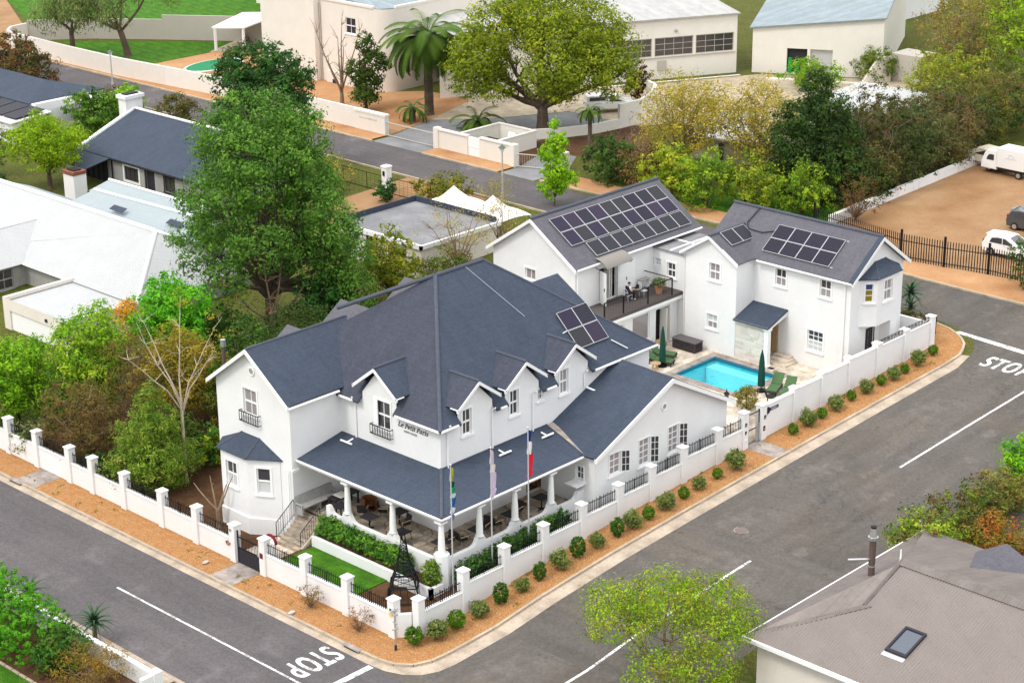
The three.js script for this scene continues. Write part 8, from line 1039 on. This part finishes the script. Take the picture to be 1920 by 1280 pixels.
bush('garden_bush', 'dark leafy bush at the right end of the bright hedge', 'bush', -20.6, -6.0, { seed: 97, rx: 1.3, ry: 1.1, n: 4200, size: .2, cols: [[.02, .08, .015], [.04, .13, .02], [.05, .1, .02]] }); tree('dry_bush', 'straggly golden-brown bush behind the low white wall', 'bush', -20.5, -3.4, { seed: 98, r: .06, fork: .15, h: 1.1, rx: 1.7, ry: 1.1, lumps: 9, twigs: 12, n: 5200, size: .12, clump: .35, aspect: .3, cols: [[.2, .15, .03], [.15, .11, .03], [.1, .1, .02]], bark: M.barktan });
{ const o = thing('low_white_wall', 'low weathered white wall along the pavement at the bottom left', 'wall'); for (let i = 0; i < 9; i++) { const b = new MB(); ribbon(b, [[-18.7, -30.8 + i * 3.35], [-18.72, -27.5 + i * 3.35]], .28, -.2, 1.0 - (i % 2) * .03); mesh(b, M.white, 'wall_panel', o); } mesh(new MB().box(-19.6, -2, -.75, -18.55, -.85, -.5), M.white, 'wall_panel', o); mesh(new MB().boxc(-18.72, -2.1, -.65, .5, 1.35, .5), M.white, 'pillar', o);
  const ed = thing('lawn_edging', 'stone edging between the lawn and the flower bed at the bottom left', 'edging'); for (let i = 0; i < 12; i++) mesh(new RoundedBoxGeometry(.14, .12, .55, 1, .03).translate(-22.3, -1.84, -9 + i * .6), M.kerb, 'edging_stone', ed); const sb = new MB(); sheet(sb, rect(-22.2, -22, -18.9, -.9), .03); struct(sb, M.soil, 'garden_soil'); }
function spiky(x, z, h, n, L, label, seed, name = 'aloe', cat = 'aloe', y) { const t = thing(name, label, cat, [x, y ?? H(x), z]), R = rng(seed); mesh(new MB().cyl([0, -.1, 0], [.05, h, 0], .12, .09, 8), M.bark, 'stem', t); const mt = [flatMat(.025, .075, .035), flatMat(.04, .1, .045), flatMat(.06, .1, .04)]; for (let i = 0; i < n; i++) { const az = i * 2.4, e0 = lerp(1.3, -.15, i / n) , m = 6, b = new MB(), l = L * (.8 + .4 * R()); let p = [.05, h - .25 * i / n, 0], e = e0, pr = null; for (let k = 0; k < m; k++) { const w = L * .075 * (1 - k / m), w2 = L * .075 * (1 - (k + 1) / m), q = [p[0] + Math.cos(az) * Math.cos(e) * l / m, p[1] + Math.sin(e) * l / m, p[2] + Math.sin(az) * Math.cos(e) * l / m], s = [-Math.sin(az), 0, Math.cos(az)], A = [p[0] + s[0] * w, p[1] + .3 * w, p[2] + s[2] * w], B = [p[0] - s[0] * w, p[1] + .3 * w, p[2] - s[2] * w], C = [q[0] - s[0] * w2, q[1] + .3 * w2, q[2] - s[2] * w2], D = [q[0] + s[0] * w2, q[1] + .3 * w2, q[2] + s[2] * w2]; b.quad(A, p, q, D).quad(p, B, C, q); p = q; e -= .22; } mesh(b, mt[i % 3], 'leaf', t); } return t; }
spiky(-18.0, -12.4, 1.0, 34, 1.25, 'spiky dark green aloe behind the low white wall, farther one', 200); spiky(-17.9, -6.8, 1.3, 40, 1.3, 'spiky dark green aloe in front of the low white wall, nearer one', 201);
spiky(43.9, .9, 1.9, 34, 1.5, 'dragon tree with drooping spiky leaves at the far corner of the white wall', 202, 'dragon_tree', 'dragon tree'); spiky(43.2, 1.4, 1.2, 26, 1.2, 'smaller spiky head of leaves below the dragon tree', 203, 'dragon_tree', 'dragon tree');
bush('planter_hedge', 'dark low hedge in the planter behind the far end of the white wall', 'hedge', 41.6, .8, { seed: 204, rx: .8, ry: .6, n: 3200, size: .13, cols: [[.04, .05, .02], [.06, .07, .025]], blobs: [[0, 1.1, -2.4, .7, .45, 1.5], [0, 1.1, 0, .7, .45, 1.5], [0, 1.1, 1.9, .7, .45, 1.3]] });
const cpf = thing('planter_trough', 'dark metal planter trough holding the low hedge', 'planter', [41.6, .9, .8]); mesh(new MB().box(-.75, -.2, -3.8, .75, .75, 3.2), M.dark, 'trough', cpf); mesh(new MB().box(-.8, .75, 3.1, .8, 1.25, 3.2).box(-.8, .75, -3.8, -.76, .95, 3.1), M.iron, 'rim', cpf);
bush('tall_hedge', 'tall dark green hedge at the right edge beside the palisade fence', 'hedge', 53.8, 3.9, { seed: 205, rx: 1.2, ry: 2.2, n: 7000, size: .16, clump: .3, cols: [[.02, .06, .015], [.035, .1, .02]], blobs: [[0, 2.2, 0, .9, 2.1, 1.2], [0, 2.2, 2.2, .9, 2.1, 1.4], [0, 2.1, 4.6, .9, 2, 1.5]] });
// clipped and loose shrubs in the bark along the street wall
{
  const mk = (name, label, cat, geo, twig) => { const t = thing(name, label, cat, [0, 0, 0]); mesh(twig, M.bark, 'stem', t); mesh(geo, M.leaf, 'foliage', t); return t; };
  const stem = () => new MB().cyl([0, -.1, 0], [0, .45, 0], .05, .03, 6).bar([0, .2, 0], [.2, .5, .1], .03).bar([0, .2, 0], [-.15, .55, -.12], .03);
  const bR = [0, 1].map(i => foliage(300 + i, [[0, .52, 0, .4, .44]], 2600, { size: .1, clump: .1, shell: .12, per: 14, cols: [[.03, .09, .008], [.045, .13, .01], [.07, .17, .012]] })), bO = foliage(304, [[0, .6, 0, .36, .55]], 2600, { size: .1, clump: .09, shell: .12, per: 14, cols: [[.02, .075, .01], [.03, .1, .012]] }), bL = [0, 1, 2].map(i => foliage(310 + i, lumps(310 + i, .42, .42, 8, .55).map(b => [b[0], b[1] + .52, b[2], b[3], b[4]]), 2400, { size: .14, clump: .2, per: 16, aspect: .35, cols: [[.05, .1, .035], [.09, .15, .055], [.14, .19, .08]] }));
  const kinds = { r: ['clipped_shrub', 'clipped round dark green shrub', bR[0]], o: ['clipped_shrub', 'clipped egg-shaped dark green shrub', bO], l: ['loose_shrub', 'loose grey-green shrub', bL[0]], m: ['loose_shrub', 'loose grey-green shrub', bL[1]], k: ['loose_shrub', 'small loose grey-green shrub', bL[2]] }, protos = {};
  const list = [[-7.26, 5.3, 'r', 1.05, 'nearest the corner'], [-6.15, 5.8, 'l', 1.15, 'second from the corner'], [-4.84, 5.85, 'r', 1.05, 'third from the corner'], [-3.24, 5.95, 'l', 1, 'in front of the grey marker post'], [-1.75, 6, 'o', 1.05, 'below the flag of green, white and blue'], [-.25, 6.1, 'k', .9, 'right of the egg-shaped shrub nearest the corner'], [1.16, 6.05, 'o', .9, 'below the lavender flag'], [2.61, 6.15, 'm', 1.1, 'below the farthest flagpole'], [4.09, 6.1, 'o', 1.1, 'below the end of the veranda'], [5.49, 6.25, 'l', .95, 'right of the tallest egg-shaped shrub'], [7.17, 6.25, 'o', 1.0, 'below the left corner of the single-storey gable'], [8.35, 6.3, 'm', 1.1, 'below the first casement window'], [9.69, 6.35, 'r', .8, 'between the first and second casement windows'], [11.22, 6.35, 'm', 1.1, 'below the second casement window'], [12.82, 6.3, 'r', .75, 'between the second and third casement windows'], [14.28, 6.2, 'k', .9, 'below the third casement window'], [16, 6.2, 'r', .7, 'second shrub left of the pool gate'], [17.65, 6.25, 'l', 1.25, 'large, first left of the pool gate'],
    [23.49, 6.05, 'r', .75, 'first right of the pool gate'], [25.01, 6.1, 'm', 1.15, 'second right of the pool gate'], [26.45, 6.05, 'r', .75, 'third right of the pool gate'], [27.94, 6.05, 'l', 1.05, 'fourth right of the pool gate'], [29.71, 5.95, 'r', .7, 'fifth right of the pool gate'], [31.22, 6.05, 'm', 1.0, 'sixth right of the pool gate'], [32.82, 6.05, 'r', .75, 'seventh right of the pool gate'], [34.05, 6.2, 'l', .95, 'fifth from the far corner'], [35.33, 6.15, 'r', .7, 'fourth from the far corner'], [36.96, 6.1, 'm', 1.1, 'third from the far corner'], [39.02, 5.9, 'r', .75, 'nearest the far corner']];
  list.forEach(([x, z, k, s, w], i) => { const [nm, lb, g] = kinds[k], l = `${lb} in the bark, ${w}`; let t = protos[k]; if (!t) { t = protos[k] = mk(nm, l, 'shrub', g, stem()); t.userData.group = 'shrubs along the street wall'; } else t = copy(t, [0, 0, 0], 0, l); t.position.set(x, H(x) + .1, z); t.rotation.y = i * 1.7; s *= .98; t.scale.set(s, s * (.94 + .12 * ((i * 7) % 5) / 5), s); });
  for (const [z, l, sd] of [[-1.5, 'leafless brown rose bush in the bark by the left street wall, farther from the corner', 320], [2.2, 'leafless pale-tipped rose bush in the bark by the left street wall, nearer the corner', 321]]) tree('dry_shrub', l, 'shrub', -8.2, z, { seed: sd, r: .05, fork: .12, h: .8, rx: .75, ry: .65, lumps: 10, twigs: 10, n: 900, size: .08, clump: .22, aspect: .5, cols: sd === 320 ? [[.12, .09, .04], [.14, .12, .06]] : [[.17, .11, .09], [.2, .13, .1], [.12, .1, .05]], bark: flatMat(.2, .14, .09) });
}
// glossy hedges before the veranda, plants in the pool court
const hedgeBlobs = (P, rx, ry) => P.map(([x, z, k = 1]) => [x, 0, z, rx * k, ry * k]);
const hg = (label, x, y, z, blobs, n, cols, size = .16, nm = 'veranda_hedge') => { const t = thing(nm, label, 'hedge', [x, y, z]); const b = new MB(); for (const q of blobs) b.bar([q[0], -.5, q[2]], [q[0], q[1] + .2, q[2]], .05); mesh(b, M.bark, 'stem', t); mesh(foliage(Math.round(x * 10 + z * 7 + 900), blobs, n, { size, clump: .2, per: 14, cols, aspect: .45 }), M.leaf, 'foliage', t); };
const gl = [[.02, .08, .015], [.035, .12, .02], [.05, .17, .025], [.1, .24, .03]];
hg('glossy green hedge in the planter before the left side of the veranda', -3.75, -.1, -1.3, [-4.1, -3.3, -2.5, -1.7, -.9, -.1, .7, 1.5, 2.3].map((z, i) => [0, .1 + .12 * (i % 2), z, .52, .62]), 9500, gl); hg('tall end shrub of the veranda hedge beside the garden tower', -3.8, -.1, 3.0, [[0, .2, 0, .5, .75]], 1800, [[.04, .1, .02], [.08, .18, .03], [.12, .22, .04]]);
hg('dark green hedge between the corner pier and the middle flagpole', -1.6, -.5, 3.95, [-.8, -.2, .4, 1.0].map((x, i) => [x, .3 + .1 * (i % 2), 0, .42, .7]), 4200, [[.012, .05, .012], [.025, .08, .018], [.04, .12, .03]]); hg('dark green hedge between the middle and the farthest flagpole', 1.0, -.4, 3.95, [-.7, 0, .7, 1.3].map((x, i) => [x, .35 + .1 * (i % 2), 0, .45, .75]), 4200, [[.012, .05, .012], [.025, .08, .018], [.04, .12, .03]]); hg('dark green hedge at the end of the veranda, right of the farthest flagpole', 4.2, -.3, 3.95, [-1.0, -.3, .4, 1.1].map((x, i) => [x, .4 + .1 * (i % 2), 0, .45, .75]), 4200, [[.012, .05, .012], [.03, .1, .02], [.05, .14, .03]]);
hg('olive hedge inside the street wall beside the pool', 29.6, .3, 3.9, [-2.6, -1.7, -.8, .1, 1, 1.9].map((x, i) => [x, .35 + .12 * (i % 2), 0, .65, .6]), 6000, [[.1, .12, .02], [.15, .15, .03], [.07, .09, .02]], .14, 'court_hedge'); hg('reddish-brown shrub at the far end of the pool hedge', 33.2, .4, 3.5, [[-.6, .3, 0, .6, .6], [.3, .35, .2, .7, .6]], 2200, [[.12, .06, .04], [.06, .09, .03], [.1, .07, .04]], .13, 'court_hedge'); hg('round olive bush at the near corner of the pool', 25.2, .2, 1.3, [[0, .5, 0, .75, .75]], 2600, [[.09, .1, .02], [.13, .14, .03], [.16, .16, .05]], .13, 'court_hedge');
mesh(foliage(410, [[0, .75, 0, .42, .34]], 1300, { size: .09, clump: .12, per: 12, cols: [[.05, .1, .04], [.08, .14, .05]] }), M.leaf, 'foliage', globalThis.balconyPot);

// more of the thicket and the dense garden by the left wall
[[76, -22.6, 3, 2.8, 'dark_thicket', 'brown-green thicket behind the rounded bush of the car park wall', [[.05, .06, .025], [.09, .08, .04], [.03, .06, .02]]], [83.5, -22.8, 2.8, 2.6, 'dark_thicket', 'dark bush behind the brown leafless thicket', [[.03, .06, .02], [.06, .08, .03]]], [91, -21, 3, 2.8, 'dark_thicket', 'olive-brown bush left of the dark bush at the right edge', [[.08, .1, .03], [.1, .08, .04]]], [99, -31, 3, 2.2, 'garden_bush', 'yellow-green bush at the foot of the half-bare brown tree', [[.14, .24, .015], [.2, .28, .02]]], [66, -23.4, 2.4, 2.2, 'dark_thicket', 'dark low bush right of the dark evergreen', [[.02, .045, .015], [.04, .07, .02]]], [70.6, -22.6, 2.6, 3, 'dark_thicket', 'grey-brown stems and leaves right of the dark evergreen', [[.06, .07, .03], [.08, .07, .045]]], [64.6, -16.9, 2, 2.2, 'dark_thicket', 'dark green bush behind the rust-brown twiggy bush', [[.02, .045, .015], [.045, .08, .02]]], [111, -34, 4, 3, 'garden_bush', 'light scrub between the two far trees', [[.1, .18, .02], [.08, .12, .03]]], [114, -22, 4, 4, 'far_tree', 'bright green tree beyond the right edge bushes', [[.08, .22, .02], [.14, .3, .02]]], [103, -41.5, 2.2, 1.6, 'garden_bush', 'low green bush below the stair wall', [[.06, .12, .02], [.1, .15, .03]]]].forEach(([x, z, rx, ry, nm, l, c], i) => bush(nm, l, 'bush', x, z, { seed: 500 + i, rx, ry, n: 6500, size: .23, twigs: 6, cols: c, bark: M.barktan }));
[[-3.2, -22.8, 1.5, 1.5, 'olive-brown low bush between the conical shrub and the dry bush', G_.brown], [-2.6, -31.6, 1.6, 1.8, 'green understorey bush behind the grey-green sprig bush', G_.mid], [2.6, -20.6, 1.7, 2.0, 'olive undergrowth behind the gabled wing', [[.1, .11, .02], [.06, .09, .02]]], [-.6, -22.0, 1.3, 1.2, 'dark low bush in front of the olive-yellow tree', [[.03, .07, .015], [.06, .09, .02]]], [7.4, -25.4, 2.4, 2.6, 'dark green shrub behind the left wing roof', [[.02, .07, .015], [.05, .12, .02]]], [12.4, -26.2, 2.2, 2.2, 'dark undergrowth below the tan leafless tree', [[.02, .05, .012], [.04, .08, .02]]]].forEach(([x, z, rx, ry, l, c], i) => bush('garden_bush', l, 'bush', x, z, { seed: 520 + i, rx, ry, n: 6000, size: .19, twigs: 5, cols: c }));

[[66.2, -17.6, 'olive-brown scrub at the near end of the car park wall'], [70.8, -17.5, 'dark scrub between the rounded bushes of the car park wall'], [75.8, -17.9, 'grey-green scrub below the brown leafless thicket'], [79.0, -17.8, 'brown scrub behind the low wall, left of the pickup'], [83.6, -18.4, 'dark scrub just behind the old beige pickup'], [72.6, -26.4, 'tangled brush below the leafless grey tree'], [80.2, -25.6, 'tangled olive brush left of the far shed'], [86.6, -21.8, 'mixed brush between the pickup and the far shed']].forEach(([x, z, l], i) => bush('dark_thicket', l, 'bush', x, z, { seed: 540 + i, rx: 2.5, ry: 2.3 + .3 * (i % 3), n: 6000, size: .21, twigs: 8, cols: [[[.05, .07, .025], [.09, .09, .04], [.12, .1, .05]], [[.025, .055, .018], [.05, .08, .03]], [[.07, .1, .045], [.05, .07, .03]]][i % 3], bark: M.barktan }));

{ const R = rng(600), bl = []; for (let i = 0; i < 46; i++) { const x = lerp(-6, 39, R()), z = R() < .7 ? 5.1 + R() * .35 : 5.6 + R() * 1.4; bl.push([x, H(x) + .12, z, .1 + .14 * R(), .05 + .05 * R()]); } for (let i = 0; i < 22; i++) bl.push([lerp(-7.7, -9.2, R()), -1.78, lerp(-28, 3, R()), .1 + .12 * R(), .05 + .05 * R()]); const m = mesh(foliage(601, bl, 3200, { size: .07, clump: .07, per: 8, cols: [[.12, .14, .02], [.2, .17, .05], [.07, .12, .02]], up: 1 }), M.leaf, numbered('weeds')); m.userData = { kind: 'stuff', label: 'small yellow-green weeds scattered in the bark strips', category: 'weeds' }; scene.add(m); }
scene.traverse(o => { if (o.isMesh) { o.castShadow = true; o.receiveShadow = true; } });
renderer.render(scene, camera);
